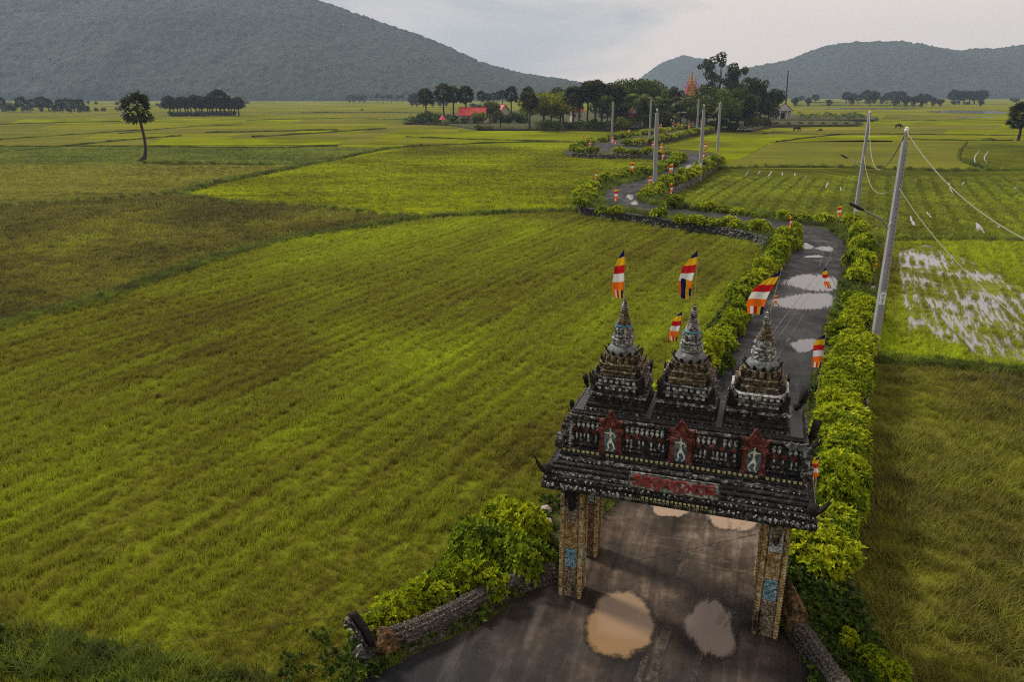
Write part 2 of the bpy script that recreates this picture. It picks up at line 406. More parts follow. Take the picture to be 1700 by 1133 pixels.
def ribbon(name, pts, wid, z, mat, kind='structure', jitter=0.3, **kw):
    pts = smooth_line([Vector((p[0], p[1], 0)) for p in pts], max(.6, wid * 2)); vs = []; fs = []
    for i, p in enumerate(pts):
        t_ = (pts[min(i + 1, len(pts) - 1)] - pts[max(i - 1, 0)]).normalized(); n_ = Vector((-t_.y, t_.x, 0))
        e_ = math.sin(PI * min(1, max(0.02, i / (len(pts) - 1)))) ** .4
        a = wid * .5 * e_ * (1 + random.uniform(-jitter, jitter)); b = wid * .5 * e_ * (1 + random.uniform(-jitter, jitter))
        vs += [(p.x + n_.x * a, p.y + n_.y * a, z), (p.x - n_.x * b, p.y - n_.y * b, z)]
        if i: fs.append((2 * i - 2, 2 * i - 1, 2 * i + 1, 2 * i))
    me = bpy.data.meshes.new(name); me.from_pydata(vs, [], fs); me.materials.append(mat); me.update()
    for q in me.polygons:
        if q.normal.z < 0: q.flip()
    return link(name, me, None, kind=kind, **kw)
# water lying in wheel ruts and furrows
ruts = [[(1281, 284), (1278, 290), (1270, 297)], [(1262, 284), (1258, 290)], [(1243, 283), (1240, 289), (1236, 293)], [(1299, 286), (1298, 292)], [(1320, 287), (1319, 293)],
        [(1338, 292), (1330, 305), (1322, 315), (1305, 336)], [(1357, 305), (1352, 311)], [(1375, 302), (1371, 312)], [(1395, 311), (1397, 318)],
        [(1521, 298), (1518, 308), (1519, 318), (1526, 336), (1529, 344)], [(1511, 359), (1516, 372), (1523, 376), (1526, 368), (1523, 360)],
        [(1575, 303), (1578, 314), (1583, 324)], [(1587, 330), (1592, 345), (1600, 355), (1606, 364)], [(1604, 299), (1597, 309), (1606, 322), (1613, 333)],
        [(1620, 370), (1630, 382), (1634, 388)], [(1626, 250), (1618, 262), (1622, 276), (1633, 283)], [(1641, 251), (1634, 262), (1638, 270)], [(1646, 306), (1648, 314)],
        [(1652, 372), (1655, 384), (1664, 392), (1690, 400)], [(1680, 298), (1690, 305), (1700, 318)], [(1664, 300), (1672, 310)], [(1538, 352), (1546, 362)], [(1351, 345), (1360, 346)]]
for i, r in enumerate(ruts):
    ribbon('furrow_water', px_poly(r), .26 if i in (10, 12, 13, 14, 18) else .17, .045, M_wpale, jitter=.6)
for cx_, cy_, rx_, ry_ in [(1545, 410, 12, 2.), (1565, 411, 10, 2), (1498, 414, 6, 2), (1535, 358, 5, 2.4), (1622, 380, 3, 6), (1690, 312, 10, 1.5), (1655, 378, 4, 3)]:
    pts = []
    for k in range(18):
        a = 2 * PI * k / 18; r = 1 + .3 * math.sin(3 * a + cx_) + random.uniform(-.25, .25); pts.append((cx_ + rx_ * r * math.cos(a), cy_ + ry_ * r * math.sin(a)))
    poly_sheet('standing_water', px_poly(pts), .05, M_wpale)
for pp in [[(1537, 185), (1580, 183.4), (1660, 185), (1672, 187.5), (1690, 189), (1640, 189), (1560, 187)], [(1585, 195), (1640, 194.4), (1660, 195.6), (1600, 196.6)], [(1330, 181), (1400, 179.6), (1520, 180), (1510, 181.6), (1400, 181.6)], [(2, 187.2), (40, 186.6), (60, 187.4)]]:
    poly_sheet('standing_water', px_poly(pp), .12, M_wpale)

# little earth banks between the fields ------------------------------------------
M_bund = field_mat('bund_grass', [(.34, (.030, .034, .010)), (.5, (.055, .066, .013)), (.68, (.105, .13, .016))], 0, (.5, .6), .2, 3., .9, .2, 2)
BUNDS = []
def bund(pp, wid=1.1, h=.38, name='field_bund'):
    ctrl = [G(x, y, 0) for x, y in pp]; pts = smooth_line(ctrl, max(.5, min(6, ctrl[0].y / 60)))
    vs = []; fs = []; K = 5
    for i, p in enumerate(pts):
        t_ = (pts[min(i + 1, len(pts) - 1)] - pts[max(i - 1, 0)]).normalized(); n_ = Vector((-t_.y, t_.x, 0))
        jw = wid * random.uniform(.8, 1.2); jh = h * random.uniform(.65, 1.3)
        for k in range(K):
            u = k / (K - 1) - .5; vs.append((p.x + n_.x * u * jw, p.y + n_.y * u * jw, -.02 + jh * math.cos(PI * u) * random.uniform(.85, 1.1)))
        if i:
            for k in range(K - 1): fs.append(((i - 1) * K + k, (i - 1) * K + k + 1, i * K + k + 1, i * K + k))
    me = bpy.data.meshes.new(name); me.from_pydata(vs, [], fs); me.materials.append(M_bund); me.update()
    if me.polygons[0].normal.z < 0:
        for q in me.polygons: q.flip()
    BUNDS.append((pts, wid)); return link(name, me, None, kind='structure')
for pp, wd, hh in [([(-500, 715), (0, 545), (150, 505), (300, 452), (420, 415), (500, 396), (600, 380), (690, 366), (820, 357), (960, 352)], 1.3, .4),
           ([(300, 325), (400, 343), (500, 345), (690, 365)], .7, .2), ([(290, 325), (360, 305), (450, 288), (530, 271), (640, 248), (700, 243)], 1.6, .5),
           ([(700, 243), (840, 237), (960, 236)], 1.2, .4), ([(675, 228), (760, 231), (870, 234), (960, 237)], 1.2, .4), ([(0, 346), (150, 335), (290, 325)], .8, .2),
           ([(0, 244), (200, 244), (420, 246), (560, 243)], 1.2, .4), ([(-100, 262), (60, 248), (200, 234), (300, 226)], 1.5, .45), ([(200, 222), (300, 212), (400, 207)], 1.6, .4),
           ([(0, 207), (100, 204), (200, 202)], 2, .5), ([(420, 228), (520, 222), (640, 214)], 1.6, .5), ([(340, 221), (450, 219), (560, 216)], 1.6, .5),
           ([(0, 232), (90, 226), (240, 216)], 1.4, .4), ([(410, 200), (560, 197), (700, 200)], 1.8, .4), ([(240, 272), (330, 273), (450, 275)], .8, .3), ([(500, 188), (640, 187), (700, 188)], 2, .6),
           ([(1195, 281), (1300, 278), (1440, 280), (1560, 284), (1700, 283)], 1.2, .35), ([(1445, 404), (1560, 400), (1640, 402), (1760, 403)], 1.2, .35),
           ([(1290, 236), (1400, 224), (1560, 224), (1700, 226)], 1.2, .4), ([(1500, 232), (1600, 234), (1680, 234)], 1.8, .5), ([(1265, 222), (1340, 223), (1480, 222)], 1.3, .35), ([(1320, 176), (1430, 176), (1530, 177)], 6, 1.4),
           ([(1340, 171), (1430, 171), (1500, 171)], 8, 1.5), ([(1445, 598), (1560, 607), (1700, 622), (1900, 650)], 1.0, .3), ([(1300, 198), (1450, 201), (1600, 199)], 1.4, .3), ([(1605, 236), (1592, 262), (1640, 284)], .9, .3)]:
    bund(pp, wd, hh)

# hills ----------------------------------------------------------------------------
mh, t, o = new_mat('forested_hill')
p = wpos(t); a = ramp(t, noise(t, .075, 5, .75, p), [(.38, (0, 0, 0)), (.62, (1, 1, 1))]); b = noise(t, .004, 3, .5, p)
c = mixc(t, a, (.005, .008, .007), (.040, .054, .034)); c = mixc(t, mth(t, 'MULTIPLY', b, .5), c, (.034, .044, .028))
pbr(t, o, c, .9, bump(t, noise(t, .12, 4, .7, p), .5, 3.), .05)
def hill(ridge, yr, yf, yb, x0, x1, cell, k, crown=8.5, name='hill', rough=26.):
    pts = sorted((Dp(px, py, yr).x, max(0, Dp(px, py, yr).z)) for px, py in ridge)
    X, Y = np.meshgrid(np.arange(x0, x1, cell), np.arange(yf - 80, yb, cell))
    H_ = np.interp(X, [q[0] for q in pts], [q[1] for q in pts], left=0, right=0)
    wob = (fbm(X / 260, Y / 260, 3, k) - .5) * 120
    f1 = np.clip((Y - yf - wob * .6) / (yr - yf), 0, 1); f2 = np.clip((yb - 60 - Y) / (yb - 60 - yr), 0, 1)
    prof = np.where(Y < yr, f1 ** .92 * (1.02 - .02 * f1), f2 ** .7)
    Z = H_ * prof
    gul = (fbm(X / 150, Y / 220, 4, k + 3) - .5) * rough * 2 * np.clip(Z / 60, 0, 1) * np.clip(1 - np.abs(Y - yr) / 500 * 0, 0, 1)
    Z = Z + gul * (1 - .75 * np.exp(-((Y - yr) / 90) ** 2))
    Z = Z + np.clip(Z / 8, 0, 1) * crown * crowns(X, Y, crown * 1.15, k) * (0.75 + .6 * fbm(X / 60, Y / 60, 2, k + 8))
    Z = np.where(H_ * prof < 1.2, -3, Z)
    link(name, grid_mesh(X, Y, Z, name, mh), None, kind='structure')
hill([(-900, 150), (-500, 60), (-200, -50), (100, -110), (300, -75), (420, -28), (500, 0), (560, 14), (640, 42), (700, 64), (750, 84), (800, 107), (850, 121), (900, 131), (950, 139), (1000, 150), (1030, 157)],
     1900, 1420, 2700, -2500, 290, 4.5, 1, name='left_hill')
hill([(1140, 158), (1180, 140), (1225, 122), (1240, 117), (1270, 110), (1310, 102), (1340, 90), (1370, 78), (1400, 73), (1450, 71), (1500, 70), (1550, 80), (1600, 88), (1650, 84), (1700, 76), (1760, 62), (1850, 80), (2050, 150)],
     2600, 2050, 3300, 500, 2500, 6.5, 40, 9., 'right_hill')
hill([(1030, 158), (1060, 142), (1072, 128), (1085, 115), (1110, 101), (1135, 96), (1160, 99), (1180, 104), (1230, 122), (1300, 150)], 3300, 2850, 3900, 400, 1250, 7.5, 70, 13., 'middle_hill')

# raised road on its stone-faced bank --------------------------------------------
EMB = [(600, 1700), (560, 1140), (580, 1060), (690, 985), (800, 895), (900, 845), (960, 800), (1045, 715), (1120, 620), (1165, 555), (1215, 495), (1250, 450), (1275, 398),
       (1250, 388), (1180, 376), (1110, 366), (1060, 358), (1000, 350), (965, 344), (956, 334), (960, 320), (975, 306), (1010, 294), (1055, 284), (1085, 277), (1110, 266), (1118, 261),
       (1060, 257), (1000, 257), (950, 255), (938, 250), (946, 244), (975, 236), (1040, 225), (1090, 217), (1150, 209), (1185, 208), (1190, 215), (1140, 224), (1100, 232), (1060, 240), (1035, 243),
       (1100, 247), (1150, 250), (1185, 254), (1198, 260), (1194, 270), (1160, 292), (1120, 312), (1092, 328), (1100, 338), (1160, 343), (1230, 350), (1290, 358), (1400, 366), (1436, 378), (1452, 400),
       (1452, 450), (1447, 520), (1443, 590), (1436, 680), (1420, 780), (1395, 880), (1400, 960), (1440, 1050), (1480, 1140), (1640, 1700)]
embw = px_poly(EMB, EZ)
mv, t, o = new_mat('verge_earth')
p = wpos(t); n_ = noise(t, 1.2, 5, .7, p)
c = ramp(t, n_, [(.36, (.030, .027, .016)), (.5, (.050, .052, .018)), (.62, (.085, .095, .02))]); pbr(t, o, c, .95, bump(t, noise(t, 9, 4, .7, p), .6, .05), .1)
ms_, t, o = new_mat('bank_stone')
p = wpos(t); v = N(t, 'ShaderNodeTexVoronoi', inp={'Scale': 3.2}); t.links.new(p, v.inputs['Vector'])
c = mixc(t, noise(t, 2.5, 5, .7, p), (.016, .015, .014), (.105, .10, .09)); pbr(t, o, c, .9, bump(t, v.outputs[0], .8, .08), .2)
poly_sheet('verge', embw, EZ, mv)
mb = MB(); n = len(embw)
for i in range(n):
    a, b = Vector(embw[i]), Vector(embw[(i + 1) % n])
    if i == n - 1: continue
    mb.add([(a.x, a.y, -.1), (b.x, b.y, -.1), (b.x, b.y, EZ + .06), (a.x, a.y, EZ + .06)], [(0, 1, 2, 3)])
cx_ = [Vector((p[0], p[1], 0)) for p in embw]
wall = mb.obj('retaining_wall', ms_, label='long dark stone retaining wall that holds up the winding road embankment', category='wall') if False else mb.obj('retaining_wall', ms_)
tag(wall, 'long dark stone retaining wall holding up the winding raised road above the rice fields', 'wall')
# coping and embedded stones along the stretches where they show
M_stone = simple('field_stone', (.16, .15, .14), .9, .55, 9, .5)
M_cop = simple('coping_concrete', (.075, .07, .065), .9, .4, 5, .5)
mb = MB(); random.seed(11)
def rock(mb, c, r):
    ph = random.random() * 6; n = 6; rings = []
    for k, (q, h) in enumerate(((.55, -.8), (1, -.2), (.85, .5), (.35, .9))):
        rings.append([(c[0] + r * q * math.cos(ph + 2 * PI * i / n) * random.uniform(.8, 1.2), c[1] + r * q * math.sin(ph + 2 * PI * i / n) * random.uniform(.8, 1.2), c[2] + r * .75 * h) for i in range(n)])
    mb.loft(rings)
def wall_run(i0, i1, step, r0):
    for i in range(i0, i1):
        a, b = Vector(embw[i]), Vector(embw[i + 1]); L = (b - a).length; d_ = (b - a).normalized(); m_ = int(L / step)
        for k in range(m_):
            for zz in (.12, .36, .6, .82):
                if random.random() < .25: continue
                q = a + d_ * (k + random.random()) * step; rock(mb, (q.x, q.y, zz + random.uniform(-.1, .1)), r0 * random.uniform(.6, 1.25))
wall_run(12, 19, .42, .15); wall_run(27, 31, .8, .2); wall_run(44, 49, .6, .17); wall_run(55, 63, .7, .13)
st_ = mb.obj('stone', M_stone, wall, kind='stuff')
mb = MB()
for i0, i1 in ((12, 20), (60, 65)):
    pts = smooth_line([Vector(embw[i]) for i in range(i0, i1)], .8)
    for a, b in zip(pts[:-1], pts[1:]):
        m_ = (a + b) / 2; d_ = b - a; w_ = .32
        mb.box((m_.x, m_.y, EZ + .05), (d_.length * .985, w_, .14), .95, math.atan2(d_.y, d_.x))
mb.obj('coping', M_cop, wall)

# road ---------------------------------------------------------------------------
ROAD = [(560, 1700), (600, 1133), (700, 1082), (800, 1040), (905, 965), (932, 925), (965, 872), (1010, 850), (1075, 770), (1140, 700), (1190, 630), (1225, 560), (1262, 510), (1290, 460), (1316, 420), (1322, 400), (1300, 385), (1265, 377),
        (1200, 367), (1120, 359), (1060, 353), (1015, 342), (1000, 330), (1008, 318), (1030, 308), (1062, 300), (1098, 289), (1122, 275), (1134, 264), (1100, 259), (1000, 251), (972, 247), (985, 241), (1040, 233), (1100, 225), (1150, 214),
        (1164, 215), (1118, 229), (1055, 238), (1015, 243), (1100, 250), (1155, 256), (1166, 263), (1160, 274), (1120, 293), (1082, 308), (1060, 322), (1062, 335), (1100, 345), (1200, 355), (1285, 366), (1340, 374), (1375, 382), (1398, 397), (1406, 415),
        (1401, 450), (1388, 490), (1370, 540), (1352, 600), (1340, 660), (1325, 740), (1305, 850), (1292, 930), (1300, 1040), (1352, 1133), (1500, 1700)]
gate_o = Vector((3.44, 14.3, 0))
mr, t, o = new_mat('wet_asphalt')
p = wpos(t)
d = t.nodes.new('ShaderNodeVectorMath'); d.operation = 'DISTANCE'; t.links.new(p, d.inputs[0]); d.inputs[1].default_value = (4.0, 16.6, .86)
near = N(t, 'ShaderNodeMapRange', inp={1: 3.0, 2: 9.0, 3: 1., 4: 0.}); t.links.new(mth(t, 'ADD', d.outputs['Value'], mth(t, 'MULTIPLY', noise(t, .8, 4, .6, p), 3.)), near.inputs[0])
asph = mixc(t, noise(t, 1.1, 4, .6, p), (.010, .010, .011), (.028, .028, .032))
trk = noise(t, 1.0, 4, .6, mapping(t, mapping(t, p, rz=math.radians(17)), scale=(2.6, .22, 1)), .7)
mud = ramp(t, mth(t, 'ADD', mth(t, 'MULTIPLY', noise(t, .9, 5, .65, p), .6), mth(t, 'MULTIPLY', trk, .4)), [(.38, (.014, .010, .007)), (.48, (.046, .031, .020)), (.56, (.090, .063, .044)), (.66, (.22, .165, .12))])
c = mixc(t, near.outputs[0], asph, mud)
strk = N(t, 'ShaderNodeMapRange', inp={1: .58, 2: .7}); t.links.new(trk, strk.inputs[0])
c = mixc(t, mth(t, 'MULTIPLY', strk.outputs[0], .2), c, (.12, .11, .10))
rg = N(t, 'ShaderNodeMapRange', inp={1: .35, 2: .65, 3: .34, 4: .85}); t.links.new(noise(t, .7, 4, .6, p), rg.inputs[0])
pbr(t, o, c, rg.outputs[0], bump(t, mth(t, 'ADD', noise(t, 40, 3, .8, p), mth(t, 'MULTIPLY', noise(t, 3, 4, .7, p), 1.5)), .6, .04), .14)
poly_sheet('road', px_poly(ROAD, EZ), EZ + .012, mr)
def rim_mat(name, col, rough, spec, brk=.18, wet=(.030, .023, .018), stretch=None, ripple=None):
    """water that thins out to a dark wet margin and then to nothing, by the sheet's own 'rim' attribute"""
    m_, t, o = new_mat(name); p = wpos(t); at = t.nodes.new('ShaderNodeAttribute'); at.attribute_name = 'rim'
    v = mapping(t, mapping(t, p, rz=math.radians(17)), scale=stretch) if stretch else p
    n = noise(t, 2.2, 5, .65, v); e_ = mth(t, 'ADD', at.outputs['Fac'], mth(t, 'MULTIPLY', mth(t, 'SUBTRACT', n, .5), brk * 4))
    h = noise(t, 6, 2, .5, p)
    nr = bump(t, h, .03, .02)
    if ripple:
        d = t.nodes.new('ShaderNodeVectorMath'); d.operation = 'DISTANCE'; t.links.new(p, d.inputs[0]); d.inputs[1].default_value = ripple
        q = mth(t, 'MULTIPLY', mth(t, 'SINE', mth(t, 'MULTIPLY', d.outputs['Value'], 62.)), N(t, 'ShaderNodeMapRange', inp={1: .12, 2: .5, 3: 1., 4: 0.}).outputs[0]); t.links.new(d.outputs['Value'], q.node.inputs[1].links[0].from_node.inputs[0])
        nr = bump(t, q, .12, .006, nr)
    w_ = N(t, 'ShaderNodeBsdfPrincipled'); t.links.new(mixc(t, noise(t, 1.2, 4, .6, p), tuple(x * .72 for x in col), col), w_.inputs[0]); w_.inputs['Roughness'].default_value = rough; w_.inputs['Specular IOR Level'].default_value = spec; t.links.new(nr, w_.inputs['Normal'])
    g_ = N(t, 'ShaderNodeBsdfPrincipled'); g_.inputs[0].default_value = (*wet, 1); g_.inputs['Roughness'].default_value = .25; g_.inputs['Specular IOR Level'].default_value = .4
    tr = N(t, 'ShaderNodeBsdfTransparent'); m1 = N(t, 'ShaderNodeMapRange', inp={1: .84, 2: .94}); m2 = N(t, 'ShaderNodeMapRange', inp={1: .84, 2: 1.06})
    t.links.new(e_, m1.inputs[0]); t.links.new(mth(t, 'MAXIMUM', e_, at.outputs['Fac']), m2.inputs[0])
    x1 = N(t, 'ShaderNodeMixShader'); x2 = N(t, 'ShaderNodeMixShader'); t.links.new(m1.outputs[0], x1.inputs[0]); t.links.new(w_.outputs[0], x1.inputs[1]); t.links.new(g_.outputs[0], x1.inputs[2])
    t.links.new(m2.outputs[0], x2.inputs[0]); t.links.new(x1.outputs[0], x2.inputs[1]); t.links.new(tr.outputs[0], x2.inputs[2]); t.links.new(x2.outputs[0], o.inputs[0]); return m_
R_tan = rim_mat('muddy_puddle', (.27, .168, .088), .10, .45, .17, ripple=tuple(G(1026, 1016, EZ)))
R_silt = rim_mat('silt_puddle', (.19, .135, .098), .18, .4, .30, stretch=(1.6, .45, 1)); R_far = rim_mat('bright_puddle', (.10, .105, .125), .12, .55, .34, (.02, .02, .022), stretch=(2.2, .30, 1)); R_tan2 = rim_mat('muddy_puddle_behind', (.30, .20, .125), .12, .45, .2, stretch=(1.6, .4, 1))
def puddle(cx, cy, rx, ry, mat, amp=.18, n=44, seed=1, z=EZ + .02):
    r_ = random.Random(seed); ph = [r_.random() * 6.28 for _ in range(4)]; c0 = G(cx, cy, z); ex_ = (G(cx + rx, cy, z) - c0) * 1.18; ey_ = (G(cx, cy - ry, z) - G(cx, cy + ry, z)) * .59; cc = (G(cx, cy - ry, z) + G(cx, cy + ry, z)) * .5
    F_ = (.4, .7, .85, 1., 1.15); vs = [tuple(cc)]; rim = [0.]; fs = []
    for f in F_:
        for k in range(n):
            a = 2 * PI * k / n; r = f * (1 + amp * (.5 * math.sin(2 * a + ph[0]) + .4 * math.sin(3 * a + ph[1]) + .2 * math.sin(5 * a + ph[2]))) * .88; vs.append(tuple(cc + ex_ * math.cos(a) * r + ey_ * math.sin(a) * r)); rim.append(f)
    for k in range(n):
        j = (k + 1) % n; fs.append((0, 1 + k, 1 + j))
        for g in range(len(F_) - 1): fs.append((1 + g * n + k, 1 + (g + 1) * n + k, 1 + (g + 1) * n + j, 1 + g * n + j))
    me = bpy.data.meshes.new('puddle'); me.from_pydata(vs, [], fs); me.materials.append(mat); at = me.attributes.new('rim', 'FLOAT', 'POINT'); at.data.foreach_set('value', rim); me.update()
    for q in me.polygons:
        if q.normal.z < 0: q.flip()
    return link('puddle', me, None, kind='structure')
puddle(1030, 1040, 56, 62, R_tan, .07, 60, 3)
puddle(1180, 1044, 44, 46, R_silt, .22, 60, 5)
puddle(1222, 860, 46, 24, R_tan2, .2, 60, 8, EZ + .022); puddle(1112, 845, 34, 16, R_tan2, .2, 60, 9)
puddle(1352, 470, 50, 15, R_far, .2, 50, 12); puddle(1340, 501, 56, 15, R_far, .2, 50, 14, EZ + .022); puddle(1338, 573, 26, 11, R_far, .3, 50, 15)
puddle(1336, 409, 13, 6, R_far, .3, 30, 16); puddle(1370, 413, 16, 4, R_far, .3, 30, 17); puddle(1352, 426, 15, 2.5, R_far, .3, 30, 18)
puddle(1046, 327, 7, 4, R_far, .3, 24, 19); puddle(1054, 337, 7, 3.5, R_far, .3, 24, 20); puddle(1143, 277, 10, 4, R_far, .3, 24, 21)
mtk, t, o = new_mat('dried_mud_track'); p = wpos(t); d_ = N(t, 'ShaderNodeBsdfPrincipled'); t.links.new(mixc(t, noise(t, 5, 4, .7, p), (.10, .075, .055), (.26, .21, .165)), d_.inputs[0]); d_.inputs['Roughness'].default_value = .8; d_.inputs['Specular IOR Level'].default_value = .2
mk = N(t, 'ShaderNodeMapRange', inp={1: .44, 2: .64, 3: .0, 4: .5}); t.links.new(mth(t, 'ADD', mth(t, 'MULTIPLY', noise(t, 7, 4, .7, p), .6), mth(t, 'MULTIPLY', noise(t, 1.0, 3, .6, p), .4)), mk.inputs[0])
x_ = N(t, 'ShaderNodeMixShader'); t.links.new(mk.outputs[0], x_.inputs[0]); t.links.new(N(t, 'ShaderNodeBsdfTransparent').outputs[0], x_.inputs[1]); t.links.new(d_.outputs[0], x_.inputs[2]); t.links.new(x_.outputs[0], o.inputs[0])
mtg, t, o = new_mat('pale_wheel_line'); p = wpos(t); d_ = N(t, 'ShaderNodeBsdfPrincipled'); d_.inputs[0].default_value = (.17, .17, .18, 1); d_.inputs['Roughness'].default_value = .5
mk = N(t, 'ShaderNodeMapRange', inp={1: .35, 2: .65, 3: .0, 4: .45}); t.links.new(noise(t, 2.5, 4, .7, p), mk.inputs[0]); x_ = N(t, 'ShaderNodeMixShader'); t.links.new(mk.outputs[0], x_.inputs[0]); t.links.new(N(t, 'ShaderNodeBsdfTransparent').outputs[0], x_.inputs[1]); t.links.new(d_.outputs[0], x_.inputs[2]); t.links.new(x_.outputs[0], o.inputs[0])
def ribbon2(pp, wd, z, mat):
    pts = smooth_line([G(x, y, z) for x, y in pp], .25); vs = []; fs = []
    for i, p in enumerate(pts):
        t_ = (pts[min(i + 1, len(pts) - 1)] - pts[max(i - 1, 0)]).normalized(); n_ = Vector((-t_.y, t_.x, 0)) * wd * .5 * random.uniform(.6, 1.3); vs += [tuple(p - n_), tuple(p + n_)]
        if i: fs.append((2 * i - 2, 2 * i, 2 * i + 1, 2 * i - 1))
    me = bpy.data.meshes.new('tyre_track'); me.from_pydata(vs, [], fs); me.materials.append(mat); me.update()
    for q in me.polygons:
        if q.normal.z < 0: q.flip()
    link('tyre_track', me, None, kind='structure')
TZ0 = EZ + .028
for i, (pp, wd) in enumerate([([(1128, 932), (1142, 895), (1166, 848), (1185, 815)], .13), ([(1140, 935), (1160, 890), (1182, 850)], .10), ([(1188, 935), (1212, 895), (1240, 862)], .12), ([(1176, 928), (1190, 900), (1216, 868)], .07), ([(1216, 915), (1214, 885), (1208, 860)], .10),
      ([(1112, 1010), (1120, 975), (1132, 935)], .10), ([(1082, 1133), (1094, 1085), (1110, 1040)], .22), ([(1058, 1133), (1072, 1090)], .14), ([(1190, 1040), (1205, 1010), (1216, 985)], .12), ([(1200, 1044), (1222, 1015), (1238, 995)], .08), ([(1085, 905), (1130, 915), (1185, 928), (1225, 938)], .09), ([(1160, 935), (1200, 945), (1240, 950)], .08), ([(1045, 900), (1090, 892), (1150, 900)], .07), ([(1150, 1133), (1158, 1100), (1166, 1080)], .10)]):
    ribbon2(pp, wd, TZ0 + .003 * i / 14, mtk)
for i, pp in enumerate([[(1196, 700), (1238, 620), (1282, 555), (1322, 500), (1352, 462), (1380, 430)], [(1212, 700), (1252, 622), (1294, 558), (1334, 502), (1362, 464)], [(1240, 690), (1272, 628), (1306, 568), (1342, 510)], [(1204, 660), (1250, 595), (1300, 530), (1346, 470)], [(1372, 440), (1380, 420), (1374, 405), (1352, 394)], [(1360, 442), (1366, 420), (1360, 404), (1338, 396)], [(1020, 322), (1034, 314), (1062, 306)], [(1026, 326), (1042, 317), (1066, 309)]]):
    ribbon2(pp, .05 if i < 4 else .09, TZ0 + .006 + .0004 * i, mtg)

# haze: one closed box of thin air around the whole scene --------------------------
mz, t, o = new_mat('haze_air')
vp = N(t, 'ShaderNodeVolumePrincipled'); vp.inputs['Color'].default_value = (.62, .78, 1.0, 1); vp.inputs['Density'].default_value = .00015; vp.inputs['Anisotropy'].default_value = 0.2
t.links.new(vp.outputs[0], o.inputs['Volume'])
mb = MB(); mb.box((0, 1870, 174), (7900, 4500, 354)); mb.obj('haze', mz, kind='stuff')
# banks of the village plots
M_bank = simple('earth_bank', (.055, .042, .026), .95, .4, .5, .6)
def plot(pp, z, mat, name='village_ground'):
    P_ = px_poly(pp, 0); poly_sheet(name, P_, z, mat)
    mb = MB(); n = len(P_)
    for i in range(n):
        a, b = P_[i], P_[(i + 1) % n]; mb.add([(a[0], a[1], -.1), (b[0], b[1], -.1), (b[0], b[1], z + .002), (a[0], a[1], z + .002)], [(0, 1, 2, 3)])
    mb.obj('earth_bank', M_bank, kind='structure')
plot([(672, 207), (745, 209), (792, 217), (1010, 218), (1060, 214), (1120, 212), (1200, 216), (1248, 219), (1275, 213), (1300, 204), (1290, 190), (1000, 186), (800, 184), (690, 196)], .7, mv)
plot([(1262, 212), (1425, 210), (1432, 206), (1400, 203), (1270, 203)], .8, mv)
plot([(1290, 203), (1450, 202), (1458, 198), (1440, 194), (1300, 193)], .95, mv)
# ================================================================== THE GATE
GA = math.radians(-18.4); GZ = EZ + .012
def aged(name, dark, mid, lite, thr=(.42, .56, .66), sc=9., rough=.85, bs=1., relief=14., mould=None):
    """old painted cement: black mould, bare grey, worn lime / paint, carved-looking relief."""
    m_, t, o = new_mat(name); v = t.nodes.new('ShaderNodeTexCoord').outputs['Object']
    n = noise(t, sc, 6, .75, v); c = ramp(t, n, [(thr[0], dark), (thr[1], mid), (thr[2], lite)])
    if mould is not None:
        k = N(t, 'ShaderNodeMapRange', inp={1: mould[0], 2: mould[1]}); t.links.new(noise(t, 1.7, 5, .7, mapping(t, v, scale=(1, 1, .45))), k.inputs[0]); c = mixc(t, k.outputs[0], c, (.014, .012, .011))
    vo = N(t, 'ShaderNodeTexVoronoi', inp={'Scale': relief}); t.links.new(v, vo.inputs['Vector'])
    h = mth(t, 'ADD', mth(t, 'MULTIPLY', vo.outputs[0], -1.), mth(t, 'MULTIPLY', n, .7))
    pbr(t, o, c, rough, bump(t, h, bs, .03), .25); return m_
M_blk = aged('blackened_cement', (.009, .0085, .008), (.036, .032, .028), (.22, .205, .195), (.42, .58, .72), 9, relief=18)
M_blk2 = aged('blackened_cement_worn', (.012, .011, .010), (.062, .055, .049), (.46, .44, .43), (.40, .53, .64), 9, relief=22)
M_orn = aged('worn_lime_ornament', (.02, .018, .016), (.16, .15, .14), (.72, .72, .72), (.30, .42, .54), 16, relief=30)
M_orny = aged('yellow_ornament', (.02, .018, .008), (.24, .21, .07), (.68, .62, .30), (.30, .42, .54), 16, relief=30)
M_red = aged('red_painted_cement', (.022, .009, .007), (.115, .026, .018), (.30, .11, .085), (.34, .50, .68), 9, relief=16)
M_redl = aged('red_letter_paint', (.10, .012, .012), (.27, .030, .028), (.36, .07, .06), (.32, .5, .7), 9, relief=9, bs=.3)
M_gold = aged('ochre_painted_cement', (.035, .022, .010), (.34, .205, .050), (.70, .60, .42), (.34, .47, .66), 13, relief=26, mould=(.56, .66))
M_tan = aged('tan_relief_cement', (.020, .016, .011), (.21, .15, .085), (.52, .44, .34), (.36, .50, .64), 15, relief=22, mould=(.54, .62))
M_rust = aged('rust_relief_cement', (.03, .018, .012), (.20, .10, .055), (.42, .30, .2), (.36, .5, .64), 15, relief=24)
M_blu = aged('blue_relief_panel', (.03, .05, .055), (.14, .28, .34), (.50, .62, .66), (.38, .49, .62), 16, relief=20, mould=(.58, .66))
M_blug = aged('faded_blue_ground', (.03, .04, .042), (.14, .19, .21), (.30, .36, .37), (.35, .5, .65), 8, relief=8, bs=.3)
M_pale = aged('pale_lime_figure', (.12, .10, .05), (.48, .45, .34), (.70, .69, .62), (.30, .42, .55), 14, relief=20, bs=.4)
M_dome = aged('grey_dome_cement', (.03, .03, .03), (.11, .115, .115), (.27, .28, .28), (.34, .5, .68), 8, relief=8, bs=.35)
M_ring = aged('spire_ring_cement', (.020, .019, .018), (.11, .105, .10), (.46, .45, .44), (.38, .5, .62), 12, relief=14, bs=.6)
